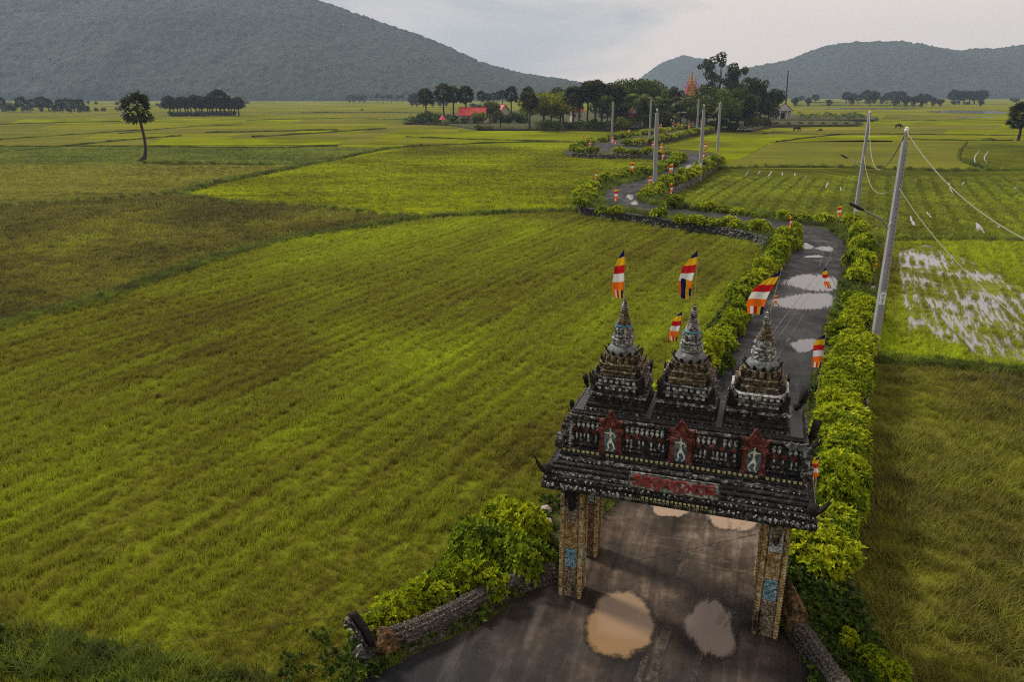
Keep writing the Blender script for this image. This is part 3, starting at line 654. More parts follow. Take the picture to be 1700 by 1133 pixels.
M_gbr = aged('gilded_tier_cement', (.018, .014, .010), (.105, .075, .042), (.40, .33, .22), (.38, .52, .66), 12, relief=18)
M_dkf = aged('black_leaf_finial', (.008, .007, .007), (.018, .014, .013), (.05, .045, .045), (.4, .55, .8), 8, relief=8, bs=.4)
mt, t, o = new_mat('wet_roof_slab'); v = t.nodes.new('ShaderNodeTexCoord').outputs['Object']
pbr(t, o, mixc(t, noise(t, 3, 4, .6, v), (.018, .016, .015), (.060, .056, .060)), .55, bump(t, noise(t, 20, 3, .6, v), .2, .01), .5); M_slab = mt
mt, t, o = new_mat('sign_ground'); v = t.nodes.new('ShaderNodeTexCoord').outputs['Object']
c = ramp(t, noise(t, 7, 6, .7, mapping(t, v, loc=(0, 0, 3))), [(.42, (.030, .029, .026)), (.54, (.26, .27, .24)), (.66, (.55, .55, .50))]); pbr(t, o, c, .8, bump(t, noise(t, 20, 3, .7, v), .4, .02), .2); M_sign = mt
M_teal = simple('teal_band_paint', (.03, .17, .23), .6, .3, 10, .2)

gate = empty('temple_gate', (gate_o.x, gate_o.y, GZ), GA, label='weathered black and ochre temple gateway with three carved spires standing over the muddy road', cat='gate')
gX = Vector((math.cos(GA), math.sin(GA), 0)); gY = Vector((-math.sin(GA), math.cos(GA), 0))
def gw(x, y, z): return gate_o + gX * x + gY * y + Vector((0, 0, z))
def W(z): return z - GZ
# ornament templates: frame = origin, right, up, out
def fr(mb, o, r, u, n, pts, fs): mb.add([o + r * p[0] + u * p[1] + n * p[2] for p in pts], fs)
def rosette(mb, o, r, u, n, s, k=8):
    pts = [(0, 0, .32 * s)] ; fs = []
    for ring, (q, h) in enumerate(((.32, .12), (.62, .36), (.95, .05))):
        for i in range(k):
            a = 2 * PI * i / k; qq = q * (1 + (.12 if i % 2 else -.1) * (ring == 2)); pts.append((qq * s * math.cos(a), qq * s * math.sin(a), h * s))
    for i in range(k):
        j = (i + 1) % k; fs.append((0, 1 + i, 1 + j))
        for g in range(2): fs.append((1 + g * k + i, 1 + (g + 1) * k + i, 1 + (g + 1) * k + j, 1 + g * k + j))
    fr(mb, o, r, u, n, pts, fs)
def petal(mb, o, r, u, n, w_, h, d=.4):
    fr(mb, o, r, u, n, [(0, 0, 0), (w_ / 2, h * .45, 0), (0, h, 0), (-w_ / 2, h * .45, 0), (0, h * .45, w_ * d), (w_ * .32, 0, 0), (-w_ * .32, 0, 0)], [(5, 1, 4), (1, 2, 4), (2, 3, 4), (3, 6, 4), (6, 5, 4)])
def drop(mb, o, r, u, n, w_, h): petal(mb, o, r, u * -1, n, w_, h)
def bead(mb, o, r, u, n, s):
    fr(mb, o, r, u, n, [(s, 0, 0), (0, s, 0), (-s, 0, 0), (0, -s, 0), (0, 0, s * .8), (s * .7, s * .7, 0), (-s * .7, s * .7, 0), (-s * .7, -s * .7, 0), (s * .7, -s * .7, 0)], [(0, 5, 4), (5, 1, 4), (1, 6, 4), (6, 2, 4), (2, 7, 4), (7, 3, 4), (3, 8, 4), (8, 0, 4)])
def scroll(mb, o, r, u, n, s, turn=1.4, flip=1, th=.13):
    pts = []; m_ = 11
    for i in range(m_):
        f = i / (m_ - 1); a = f * turn * 2 * PI; q = s * (1 - .8 * f); pts.append(o + r * (q * math.cos(a) * flip) + u * (q * math.sin(a)) + n * s * .12)
    mb.tube(pts, [s * th * (1 - .4 * i / m_) for i in range(m_)], 4)
VX, VY, VZ = Vector((1, 0, 0)), Vector((0, 1, 0)), Vector((0, 0, 1))
FACES = lambda hx, hy: [(Vector((0, -hy, 0)), VX, -VY, hx), (Vector((hx, 0, 0)), VY, VX, hy), (Vector((0, hy, 0)), -VX, VY, hx), (Vector((-hx, 0, 0)), -VY, -VX, hy)]
def band(mb, c, hx, hy, z, step, fn, sides=(0, 1, 3), off=0, skip=None):
    for si in sides:
        o_, r_, n_, L = FACES(hx, hy)[si]; m_ = max(1, int(2 * (L - off) / step))
        for i in range(m_):
            x = -(L - off) + (i + .5) * 2 * (L - off) / m_
            if skip and si == 0 and skip(x): continue
            fn(mb, Vector(c) + o_ + r_ * x + VZ * z, r_, VZ, n_)
def slab(mb, cx, cy, hx, hy, z0, z1, ch=.02, rows=3):
    """stepped moulding slab with bevelled edges"""
    R = lambda k, z: [(cx - hx + k, cy - hy + k, z), (cx + hx - k, cy - hy + k, z), (cx + hx - k, cy + hy - k, z), (cx - hx + k, cy + hy - k, z)]
    mb.loft([R(ch, z0), R(0, z0 + ch), R(0, z1 - ch), R(ch, z1)])
def skin_mesh(name, J, E_, R_, mat, lv=2):
    me = bpy.data.meshes.new('tmp'); me.from_pydata(J, E_, []); ob = bpy.data.objects.new('tmp', me); C.objects.link(ob)
    ob.modifiers.new('s', 'SKIN'); sv = me.skin_vertices[0].data
    for i, r in enumerate(R_): sv[i].radius = (r, r) if not isinstance(r, tuple) else r
    sv[0].use_root = True
    if lv: q = ob.modifiers.new('u', 'SUBSURF'); q.levels = lv; q.render_levels = lv
    dg = bpy.context.evaluated_depsgraph_get(); dg.update(); out = bpy.data.meshes.new_from_object(ob.evaluated_get(dg)); out.name = name
    bpy.data.objects.remove(ob); bpy.data.meshes.remove(me); out.materials.clear(); out.materials.append(mat)
    out.polygons.foreach_set('use_smooth', [True] * len(out.polygons)); return out

# ---- four pillars
atl_me = skin_mesh('garuda', [(0, 0, 0), (0, -.05, .14), (0, -.06, .27), (0, -.09, .34), (0, -.11, .42), (.09, -.06, .25), (.17, -.07, .33), (.21, -.08, .47), (-.09, -.06, .25), (-.17, -.07, .33), (-.21, -.08, .47), (.06, -.05, -.12), (-.06, -.05, -.12), (0, -.03, -.2)],
                   [(0, 1), (1, 2), (2, 3), (3, 4), (2, 5), (5, 6), (6, 7), (2, 8), (8, 9), (9, 10), (0, 11), (0, 12), (0, 13)], [.08, .085, .08, .045, .062, .04, .032, .035, .04, .032, .035, .05, .05, .04], M_tan, 1)
PH = W(3.84)                      # pillar height
def pillar(x, y, front, seed):
    r_ = random.Random(seed); mb = MB(); h = .245
    # core with recessed faces
    mb.box((x, y, PH / 2), (2 * h - .05, 2 * h - .05, PH)); core = mb.obj('pillar', M_tan, gate)
    mb = MB()
    for sx_ in (-1, 1):
        for sy_ in (-1, 1):
            cx, cy = x + sx_ * (h - .03), y + sy_ * (h - .03); mb.loft([[(cx - .045 - k, cy - .045 - k, z), (cx + .045 + k, cy - .045 - k, z), (cx + .045 + k, cy + .045 + k, z), (cx - .045 - k, cy + .045 + k, z)] for k, z in ((-.01, 0), (.0, .12), (.0, PH))])
    mb.obj('corner_trim', M_gold, core)
    mb = MB()
    for zi in range(int(PH / .07)):
        z = .06 + zi * .07
        for o_, r, n in ((Vector((0, -h - .015, 0)), VX, -VY), (Vector((h + .015, 0, 0)), VY, VX), (Vector((-h - .015, 0, 0)), -VY, -VX)):
            for q in (-1, 1): bead(mb, Vector((x, y, z)) + o_ + r * q * (h - .03), r, VZ, n, .026)
    mb.obj('bead_border', M_gold, core, kind='stuff')
    # relief panels: dado, blue panel, gold panel, plain upper
    segs = [(.02, .92, M_tan if front else M_rust), (.94, 1.44, M_blu), (1.46, 2.10, M_gold if front else M_rust), (2.12, 2.96, M_orn if front else M_gold)] if front else [(.02, .9, M_rust), (.92, 1.55, M_rust), (1.57, 2.15, M_blu), (2.17, 2.96, M_rust)]
    if x < 0 and front: segs = [(.02, .80, M_tan), (.82, 1.30, M_blu), (1.32, 1.95, M_gold), (1.97, 2.96, M_tan)]
    for z0, z1, mt_ in segs:
        pm = MB()
        for o_, r, n in ((Vector((0, -h, 0)), VX, -VY), (Vector((h, 0, 0)), VY, VX), (Vector((-h, 0, 0)), -VY, -VX)):
            c0 = Vector((x, y, 0)) + o_
            q = .135; fr(pm, c0, r, VZ, n, [(-q, z0, -.03), (q, z0, -.03), (q, z1, -.03), (-q, z1, -.03), (-q, z0, -.005), (q, z0, -.005), (q, z1, -.005), (-q, z1, -.005)], [(4, 5, 6, 7), (0, 1, 5, 4), (2, 3, 7, 6), (1, 2, 6, 5), (3, 0, 4, 7)])
            for k in range(int((z1 - z0) / .085) * 3):
                p_ = c0 + r * r_.uniform(-.1, .1) + VZ * r_.uniform(z0 + .05, z1 - .04) + n * .004
                if n.y > .5: continue
                scroll(pm, p_, r, VZ, n, r_.uniform(.03, .052), r_.uniform(1, 1.5), r_.choice((-1, 1)), .22)
        pm.obj('relief_panel', mt_, core)
    if not front: return core
    for hh, zz0, zz1, nm_ in ((.27, PH - .62, PH - .58, 'necking'), (.28, PH - .10, PH - .002, 'capital')):
        mb = MB(); slab(mb, x, y, hh, hh, zz0, zz1, .012); mb.obj(nm_, M_gold if x > 0 else M_blk2, core)
    g = link('bracket_figure', atl_me if x > 0 else atl_dark, core, label='pale praying figure with raised arms under the eave' if x > 0 else 'blackened figure with raised arms under the eave'); g.location = (x, y - h - .02, PH - .5)
    return core
atl_dark = atl_me.copy(); atl_dark.materials.clear(); atl_dark.materials.append(M_dkf)
for x, y, f in ((-2.15, .05, True), (2.17, .05, True), (-2.15, 1.78, False), (2.17, 1.78, False)): pillar(x, y, f, int(x * 10 + y * 7))

# ---- entablature: stacked slabs from the eave beam up to the frieze
CY0 = .92; X0 = .05
TI = [  # name, hx, front y, z0, z1, material
    ('eave_beam', 2.80, -.60, 3.83, 4.02, M_blk), ('eave_beam', 2.77, -.57, 4.02, 4.16, M_blk), ('cornice', 2.70, -.49, 4.16, 4.25, M_blk2), ('cornice', 2.72, -.45, 4.25, 4.33, M_blk), ('cornice', 2.62, -.36, 4.33, 4.40, M_blk),
    ('cornice', 2.58, -.25, 4.40, 4.47, M_blk2), ('cornice', 2.53, -.12, 4.47, 4.53, M_blk), ('cornice', 2.50, -.05, 4.53, 4.60, M_blk)]
slabs = []
for nm, hx, fy, z0, z1, mt_ in TI:
    mb = MB(); slab(mb, X0, CY0, hx, CY0 - fy, W(z0), W(z1), .018); slabs.append(mb.obj(nm, mt_, gate))
def deco(parent, name, mat, fn_list):
    mb = MB()
    for f in fn_list: f(mb)
    return mb.obj(name, mat, parent, kind='stuff')
RN = random.Random(5)
def rnd_skip(p): return lambda x: RN.random() < p
board_x = (-.84, .98)
e0 = slabs[0]
deco(e0, 'lotus_row', M_blk2, [lambda mb: band(mb, (X0, CY0, 0), 2.80, CY0 + .60, W(3.86), .085, lambda m, o, r, u, n: petal(m, o, r, u, n, .075, .14, .5))])
deco(e0, 'yellow_lotus_row', M_orny, [lambda mb: band(mb, (X0, CY0, 0), 2.80, CY0 + .605, W(3.925), .085, lambda m, o, r, u, n: rosette(m, o, r, u, n, .036, 6), (0,), skip=lambda x: not (-1.0 < x < .95) or RN.random() < .12),
                                    lambda mb: band(mb, (X0, CY0, 0), 2.80, CY0 + .605, W(3.99), .085, lambda m, o, r, u, n: rosette(m, o, r, u, n, .034, 6), (0,), skip=lambda x: not (-.95 < x < .9) or RN.random() < .2)])
deco(e0, 'flower_row', M_orn, [lambda mb: band(mb, (X0, CY0, 0), 2.80, CY0 + .604, W(3.955), .10, lambda m, o, r, u, n: rosette(m, o, r, u, n, .038, 7), (0, 1, 3), skip=lambda x: -1.0 < x < .95 or RN.random() < .3),
    lambda mb: band(mb, (X0, CY0, 0), 2.77, CY0 + .574, W(4.12), .11, lambda m, o, r, u, n: rosette(m, o, r, u, n, .022, 6), (0, 1, 3), skip=lambda x: RN.random() < .45)])
deco(e0, 'pearl_row', M_orn, [lambda mb: band(mb, (X0, CY0, 0), 2.80, CY0 + .605, W(4.0), .17, lambda m, o, r, u, n: bead(m, o, r, u, n, .022), (0, 1, 3), skip=lambda x: -.9 < x < .9),
                               lambda mb: band(mb, (X0, CY0, 0), 2.80, CY0 + .602, W(3.9), .1, lambda m, o, r, u, n: rosette(m, o, r, u, n, .024, 6), (0, 1, 3), skip=lambda x: -2.3 < x < 1.9 or RN.random() < .2)])
deco(slabs[1], 'small_bead_row', M_blk2, [lambda mb: band(mb, (X0, CY0, 0), 2.77, CY0 + .57, W(4.09), .09, lambda m, o, r, u, n: bead(m, o, r, u, n, .034))])
deco(slabs[2], 'pearl_row', M_orn, [lambda mb: band(mb, (X0, CY0, 0), 2.70, CY0 + .492, W(4.20), .13, lambda m, o, r, u, n: bead(m, o, r, u, n, .02), skip=lambda x: RN.random() < .35 or -.95 < x < 1.1)])
deco(slabs[3], 'disc_row', M_blk, [lambda mb: band(mb, (X0, CY0, 0), 2.72, CY0 + .452, W(4.29), .12, lambda m, o, r, u, n: rosette(m, o, r, u, n, .045, 8))])
deco(slabs[5], 'pearl_row', M_orn, [lambda mb: band(mb, (X0, CY0, 0), 2.58, CY0 + .252, W(4.43), .10, lambda m, o, r, u, n: bead(m, o, r, u, n, .018), skip=lambda x: RN.random() < .5)])
deco(slabs[7], 'rosette_row', M_orny, [lambda mb: band(mb, (X0, CY0, 0), 2.50, CY0 + .053, W(4.565), .105, lambda m, o, r, u, n: rosette(m, o, r, u, n, .04, 8), skip=lambda x: RN.random() < .08)])

# ---- name board with raised letters
tilt = math.radians(-8); bo = Vector((board_x[0], -.665, W(4.23))); bu = Vector((0, math.sin(-tilt) * 1.0, math.cos(tilt))); BW, BH = 1.80, .33
mb = MB(); mb.T = None; n_ = VX.cross(bu)
fr(mb, bo, VX, bu, n_, [(0, 0, -.05), (BW, 0, -.05), (BW, BH, -.05), (0, BH, -.05), (0, 0, .015), (BW, 0, .015), (BW, BH, .015), (0, BH, .015)], [(4, 5, 6, 7), (0, 1, 5, 4), (1, 2, 6, 5), (2, 3, 7, 6), (3, 0, 4, 7), (3, 2, 1, 0)])
board = mb.obj('name_board', M_sign, gate)
mb = MB()
for a_ in ((0, .0, BW, .0), (0, BH, BW, BH), (0, 0, 0, BH), (BW, 0, BW, BH)):
    p0 = bo + VX * a_[0] + bu * a_[1] + n_ * .012; p1 = bo + VX * a_[2] + bu * a_[3] + n_ * .012; mb.tube([p0, p1], .016, 5)
mb.obj('board_border', M_blk2, board)
# strokes traced from the photograph, in units of one board height (x right, y up)
GL = [[[(.02, .70), (.10, .92), (.18, .74), (.27, .95), (.38, .78), (.46, .92)], [(.03, .60), (.25, .66), (.48, .52), (.46, .22), (.25, .06), (.02, .12), (.06, .30), (.26, .36)]],
      [[(.62, .78), (.70, .96), (.84, .92), (.92, .76), (1.0, .95), (1.10, .86)], [(.62, .30), (.60, .56), (.78, .68), (.90, .48), (.78, .28), (.70, .42)], [(.86, .66), (1.08, .70), (1.12, .40), (.95, .22), (1.1, .12), (.98, -.04), (.74, .02), (.68, .16)]],
      [[(1.24, .72), (1.30, .90), (1.50, .94), (1.66, .88), (1.62, .66)], [(1.24, .50), (1.36, .62), (1.46, .44), (1.32, .28), (1.52, .24), (1.66, .46), (1.60, .60)], [(1.36, .12), (1.56, .20), (1.66, .06), (1.52, -.14), (1.36, -.08), (1.62, -.22)]],
      [[(1.86, .12), (1.78, .50), (1.86, .82), (2.06, .92), (2.20, .74), (2.12, .44), (1.98, .40), (1.96, .58), (2.06, .62)]],
      [[(2.30, .72), (2.38, .90), (2.48, .76)], [(2.26, .18), (2.40, .42), (2.50, .72), (2.46, .30), (2.34, .12), (2.24, .06)]],
      [[(2.62, .72), (2.66, .90), (2.76, .84)], [(2.70, .72), (2.60, .44), (2.72, .22), (2.56, .02), (2.70, -.16), (2.86, -.14)]],
      [[(2.86, .70), (2.94, .96), (3.08, .88), (3.18, .98), (3.30, .78)], [(2.88, .62), (2.92, .36), (3.10, .30), (3.28, .52), (3.42, .78), (3.50, .40), (3.42, .02)], [(2.90, .10), (3.06, .22), (3.22, .10), (3.10, -.06), (3.30, -.10)]],
      [[(3.66, .74), (3.78, .88), (3.90, .76), (4.0, .90)], [(3.64, .30), (3.66, .56), (3.82, .60), (3.86, .40), (3.74, .34), (3.74, .16), (4.0, .12), (4.06, .42), (3.94, .60), (4.0, .66)]],
      [[(4.20, .84), (4.32, .92), (4.40, .74)], [(4.22, .60), (4.40, .62), (4.42, .20), (4.30, .04), (4.22, .16)]],
      [[(4.58, .80), (4.66, .94), (4.80, .86), (4.96, .94), (5.02, .78)], [(4.60, .52), (4.78, .64), (4.90, .46), (5.02, .60)], [(4.60, .10), (4.74, .34), (4.92, .22), (5.04, .34), (5.04, .04)]]]
sc_ = (BW - .16) / 5.05
for gl in GL:
    mb = MB()
    for st in gl:
        P_ = smooth_line([Vector((q[0], q[1], 0)) for q in st], .06)
        mb.tube([bo + VX * (.08 + q.x * sc_) + bu * (.07 + q.y * .225) + n_ * .024 for q in P_], .023, 6)
    mb.obj('letter', M_redl, board, smooth=True)

# ---- frieze wall (second storey)
FHX, FY, FZ0, FZ1 = 2.40, .12, 4.60, 5.30
mb = MB(); slab(mb, X0 + .06, CY0, FHX, CY0 - FY, W(FZ0), W(FZ1), .02); fz = mb.obj('frieze', M_blk, gate)
niX = (-1.40, .09, 1.56)
def at_niche(x): return any(abs(x + X0 + .06 - q) < .30 for q in niX)
FC = (X0 + .06, CY0, 0); FH = CY0 - FY
deco(fz, 'carved_tassels', M_orn, [lambda mb: band(mb, FC, FHX, FH + .005, W(5.17), .105, lambda m, o, r, u, n: (drop(m, o, r, u, n, .08, .12), scroll(m, o + u * .03, r, u, n, .035, 1.1, 1, .3)), skip=lambda x: at_niche(x) or RN.random() < .1)])
deco(fz, 'hanging_drops', M_orn, [lambda mb: band(mb, FC, FHX, FH + .005, W(4.93), .085, lambda m, o, r, u, n: drop(m, o, r, u, n, .045, RN.uniform(.09, .17)), skip=lambda x: at_niche(x) or RN.random() < .22),
                                 lambda mb: band(mb, FC, FHX, FH + .005, W(4.76), .085, lambda m, o, r, u, n: (scroll(m, o, r, u, n, .03, 1.2, RN.choice((-1, 1)), .25) if RN.random() < .6 else None), skip=at_niche)])
deco(fz, 'foot_beads', M_blk2, [lambda mb: band(mb, FC, FHX, FH + .003, W(4.66), .07, lambda m, o, r, u, n: bead(m, o, r, u, n, .03))])
for x in (-2.20, -1.98, -1.76, -1.04, -.82, -.58, -.34, .45, .68, .92, 1.16, 1.95, 2.14, 2.33):
    mb = MB(); rosette(mb, Vector((x, FY - .004, W(5.0))), VX, VZ, -VY, .072, 10); rosette(mb, Vector((x, FY - .02, W(5.0))), VX, VZ, -VY, .038, 8); mb.obj('red_rosette', M_red, fz)
for x in (-2.29, 2.51):            # corner pilasters
    mb = MB(); mb.box((x, FY - .01, W(4.93)), (.13, .10, .66)); mb.box((x, FY - .015, W(5.22)), (.17, .14, .06)); p_ = mb.obj('corner_pilaster', M_blk2, fz)
    mb = MB()
    for k in range(9): scroll(mb, Vector((x, FY - .062, W(4.66 + k * .065))), VX, VZ, -VY, .035, 1.2, (-1) ** k, .28)
    mb.obj('scroll_relief', M_orn, p_, kind='stuff')
# side faces get rows too through band(); roof mouldings above the frieze
R2 = [(2.46, .06, 5.30, 5.36, M_blk2), (2.42, .12, 5.36, 5.42, M_blk)]
for hx, fy, z0, z1, mt_ in R2:
    mb = MB(); slab(mb, X0 + .06, CY0, hx, CY0 - fy, W(z0), W(z1), .015); mb.obj('roof_moulding', mt_, gate)
TZ = 5.44
mb = MB(); mb.box((X0 + .06, CY0, W(TZ - .01)), (4.70, 1.48, .06)); mb.obj('roof_slab', M_slab, gate)

# ---- three niches with dancing figures
def dancer(flip):
    J = [(0, 0, 0), (0, .0, .09), (0, -.005, .17), (0, -.01, .215), (0, -.02, .265), (.06, -.01, .165), (.11, -.03, .12), (.06, -.05, .10), (-.06, -.01, .165), (-.12, -.02, .17), (-.135, -.03, .24), (.065, -.03, -.05), (.10, -.04, -.13), (.03, -.03, -.20), (-.05, -.02, -.06), (-.02, -.05, -.13), (-.075, -.02, -.22), (0, -.02, .34)]
    J = [(p[0] * flip * 1.05, p[1], p[2] * 1.12) for p in J]
    E_ = [(0, 1), (1, 2), (2, 3), (3, 4), (4, 17), (2, 5), (5, 6), (6, 7), (2, 8), (8, 9), (9, 10), (0, 11), (11, 12), (12, 13), (0, 14), (14, 15), (15, 16)]
    return skin_mesh('dancer', J, E_, [.032, .026, .034, .015, .030, .017, .013, .012, .017, .013, .011, .023, .018, .012, .022, .017, .012, .010], M_pale, 1)
dm = [dancer(1), dancer(1), dancer(-1)]
for i, x in enumerate(niX):
    yb = FY - .01; mb = MB(); mb.box((x, yb - .02, W(4.87)), (.30, .05, .56)); ni = mb.obj('niche', M_blug, gate)
    for s in (-1, 1):
        mb = MB(); cx = x + s * .185
        for z, wd in ((4.63, .13), (4.70, .105), (4.78, .095)): mb.box((cx, yb - .06, W(z)), (wd, .15, .07))
        mb.box((cx, yb - .06, W(4.93)), (.085, .13, .30)); mb.box((cx, yb - .06, W(5.10)), (.12, .16, .06)); mb.box((cx, yb - .06, W(5.155)), (.15, .17, .05))
        for k in range(8): bead(mb, Vector((cx, yb - .128, W(4.68 + k * .06))), VX, VZ, -VY, .026)
        mb.obj('niche_post', M_red, ni)
    mb = MB()                       # arched lintel
    for s in (-1, 1):
        P_ = [Vector((x + s * (.02 + .19 * f), yb - .13, W(5.20 - .10 * f ** 2.2 + .02 * math.sin(f * 9)))) for f in np.linspace(0, 1, 9)]
        mb.tube(P_, [.03, .032, .034, .036, .036, .034, .032, .034, .04], 6); scroll(mb, P_[-1] + Vector((s * .03, -.02, .0)), VX * s, VZ, -VY, .045, 1.2, 1, .3)
    mb.obj('niche_arch', M_red, ni)
    # flame gable
    mb = MB(); yb2 = yb - .12
    out = [(-.20, 0), (-.22, .06), (-.27, .17), (-.20, .13), (-.14, .16), (-.09, .24), (-.04, .33), (0, .40), (.04, .33), (.09, .24), (.14, .16), (.20, .13), (.27, .17), (.22, .06), (.20, 0)]
    zc = W(5.23)
    mb.loft([[(x + p[0], yb2 + d, zc + p[1] + d * .15) for p in out] for d in (.03, -.03)])
    for k, (sc2, dd) in enumerate(((.72, -.045), (.45, -.06))):
        mb.loft([[(x + p[0] * sc2, yb2 + d, zc + .02 + p[1] * sc2) for p in out] for d in (-.03, dd)])
    for s in (-1, 1):
        for f in np.linspace(.05, .95, 8): scroll(mb, Vector((x + s * (.17 - .15 * f), yb2 - .045, zc + .05 + .27 * f)), VX * s, VZ, -VY, .03, 1.2, 1, .3)
        mb.tube([Vector((x + s * (.18 + .03 * k), yb2 - .02, zc + .02 + .05 * k)) for k in range(5)], [.035, .03, .024, .016, .006], 5)
    rosette(mb, Vector((x, yb2 - .06, zc + .13)), VX, VZ, -VY, .05, 8)
    mb.obj('flame_gable', M_red, ni)
    g = link('dancing_figure', dm[i], ni); g.location = (x, yb - .075, W(4.87))

# ---- three spires
def antefix(mb, c, dirv, w_, h, lean=.25, th=.035):
    """upright leaf-shaped finial"""
    d_ = dirv.normalized(); r_ = Vector((-d_.y, d_.x, 0)); out = [(-.34, 0), (-.5, .35), (-.36, .66), (-.14, .88), (0, 1.0), (.14, .88), (.36, .66), (.5, .35), (.34, 0)]
    rings = []
    for q, k in ((.0, 1.), (th * .6, .8)):
        for s in (1,):
            rings.append([c + r_ * p[0] * w_ * k + VZ * (p[1] * h * (k if k < 1 else 1) + (0 if k == 1 else h * .06)) + d_ * (p[1] ** 2 * h * lean + q) for p in out])
    back = [c + r_ * p[0] * w_ * .8 + VZ * (p[1] * h * .86 + h * .04) + d_ * (p[1] ** 2 * h * lean - th * .6) for p in out]
    mb.loft([back] + rings)
def redent(c, h, k):               # square plan with stepped corners
    a, b = h, h - k; P_ = [(b, -a), (b + k * .5, -a + k * .5) , (a, -b)]
    q = []
    for i in range(4):
        ca, sa = math.cos(i * PI / 2), math.sin(i * PI / 2)
        for p in [(-b, -a), (b, -a), (b, -b - (a - b) * .5 + 0), (b + (a - b) * .5, -b - (a - b) * .5), (b + (a - b) * .5, -b)]: q.append((c[0] + p[0] * ca - p[1] * sa, c[1] + p[0] * sa + p[1] * ca))
    return q
def spire(x, i):
    y = CY0 + .02; c = Vector((x, y, 0)); r_ = random.Random(i); b0 = MB(); slab(b0, x, y, .655, .74, W(TZ - .02), W(5.53), .02); slab(b0, x, y, .625, .70, W(5.532), W(5.62), .02); sp = b0.obj('spire', M_blk, gate)
    def prt(nm, mt_, fn, kind=None, smooth=False):
        mb = MB(); fn(mb); return mb.obj(nm, mt_, sp, smooth=smooth, kind=kind)
    T = [(.61, 5.62, 5.66, M_blk), (.57, 5.66, 5.78, M_blk), (.64, 5.78, 5.84, M_blk2), (.60, 5.84, 5.90, M_blk), (.565, 5.90, 6.0, M_blk2), (.62, 6.0, 6.05, M_blk2), (.545, 6.05, 6.15, M_blk2), (.575, 6.15, 6.195, M_orn if i == 2 else M_blk2),
         (.49, 6.195, 6.29, M_gbr), (.515, 6.29, 6.335, M_gbr), (.43, 6.335, 6.42, M_gbr), (.455, 6.42, 6.46, M_gbr)]
    for h, z0, z1, mt_ in T:
        k = .0 if z0 < 5.8 else h * .26
        def f(mb):
            if k == 0: slab(mb, x, y, h, h, W(z0), W(z1), .012)
            else:
                R = lambda hh, z: [(p[0], p[1], W(z)) for p in redent((x, y), hh, k)]
                mb.loft([R(h - .012, z0), R(h, z0 + .012), R(h, z1 - .012), R(h - .015, z1)])
        prt('tier', mt_, f)
    prt('carved_row', M_blk2, lambda mb: (band(mb, c, .573, .573, W(5.72), .12, lambda m, o, r, u, n: rosette(m, o, r, u, n, .045, 8), (0, 1, 3)), band(mb, c, .658, .743, W(5.49), .1, lambda m, o, r, u, n: rosette(m, o, r, u, n, .032, 8), (0, 1, 3))), 'stuff')
    prt('carved_row', M_orn, lambda mb: (band(mb, c, .568, .568, W(5.95), .13, lambda m, o, r, u, n: rosette(m, o, r, u, n, .04, 8), (0, 1, 3), off=.13), band(mb, c, .548, .548, W(6.10), .11, lambda m, o, r, u, n: rosette(m, o, r, u, n, .042, 8), (0, 1, 3), off=.12),
                                          band(mb, c, .643, .643, W(5.81), .08, lambda m, o, r, u, n: bead(m, o, r, u, n, .016), (0, 1, 3), skip=lambda q: r_.random() < .5)), 'stuff')
    prt('carved_row', M_gbr, lambda mb: (band(mb, c, .493, .493, W(6.24), .08, lambda m, o, r, u, n: rosette(m, o, r, u, n, .036, 8), (0, 1, 3), off=.1), band(mb, c, .433, .433, W(6.375), .07, lambda m, o, r, u, n: scroll(m, o, r, u, n, .034, 1.2, 1, .3), (0, 1, 3), off=.08)), 'stuff')
    # gilded colonnettes
    prt('drum', M_gbr, lambda mb: mb.lathe((x, y, 0), [(.33, W(6.46)), (.34, W(6.58)), (.38, W(6.60)), (.33, W(6.62))], 16))
    def cols(mb):
        for k in range(16):
            a = 2 * PI * k / 16; mb.lathe((x + .37 * math.cos(a), y + .37 * math.sin(a), 0), [(.035, W(6.455)), (.05, W(6.49)), (.046, W(6.56)), (.03, W(6.60))], 6)
    prt('colonnette_ring', M_gbr, cols, 'stuff')
    # corner and mid-side leaf finials, each its own piece
    for h, z, w_, hh, mt_, ang in ((.62, 5.84, .21, .44, M_dkf, 0), (.60, 6.05, .16, .28, M_blk2, 0), (.50, 6.195, .13, .24, M_dkf, 0), (.43, 6.46, .11, .18, M_dkf, 0)):
        for q in range(4):
            a = PI / 4 + q * PI / 2; d_ = Vector((math.cos(a), math.sin(a), 0)); mb = MB(); antefix(mb, c + d_ * h * 1.16 + VZ * W(z), d_, w_, hh * r_.uniform(.9, 1.1), .25); mb.obj('leaf_finial', mt_, sp)
    def ringleaf(mb):
        for q in range(12):
            a = 2 * PI * q / 12 + .1; d_ = Vector((math.cos(a), math.sin(a), 0)); antefix(mb, c + d_ * .33 + VZ * W(6.60), d_, .10, .15, .5, .02)
    prt('lotus_leaves', M_dkf, ringleaf, 'stuff')
    def fol(mb):                    # curled acanthus along the four arrises
        for q in range(4):
            a = PI / 4 + q * PI / 2; d_ = Vector((math.cos(a), math.sin(a), 0)); rr = Vector((-d_.y, d_.x, 0))
            for s in (-1, 1):
                for k, (h, z) in enumerate(((.50, 5.86), (.46, 5.92), (.44, 6.08))):
                    mb.tube([c + d_ * (h * 1.3 - .02 - .03 * j) + rr * s * (.05 + .05 * j) + VZ * (W(z) + .16 - .045 * j + .0 * s) for j in range(4)], [.008, .02, .022, .012], 4)
    prt('acanthus', M_orn, fol, 'stuff')
    prt('dome', M_dome, lambda mb: mb.lathe((x, y, 0), [(.32, W(6.60)), (.345, W(6.64)), (.33, W(6.70)), (.29, W(6.76)), (.25, W(6.795)), (.22, W(6.81))], 20), smooth=True)
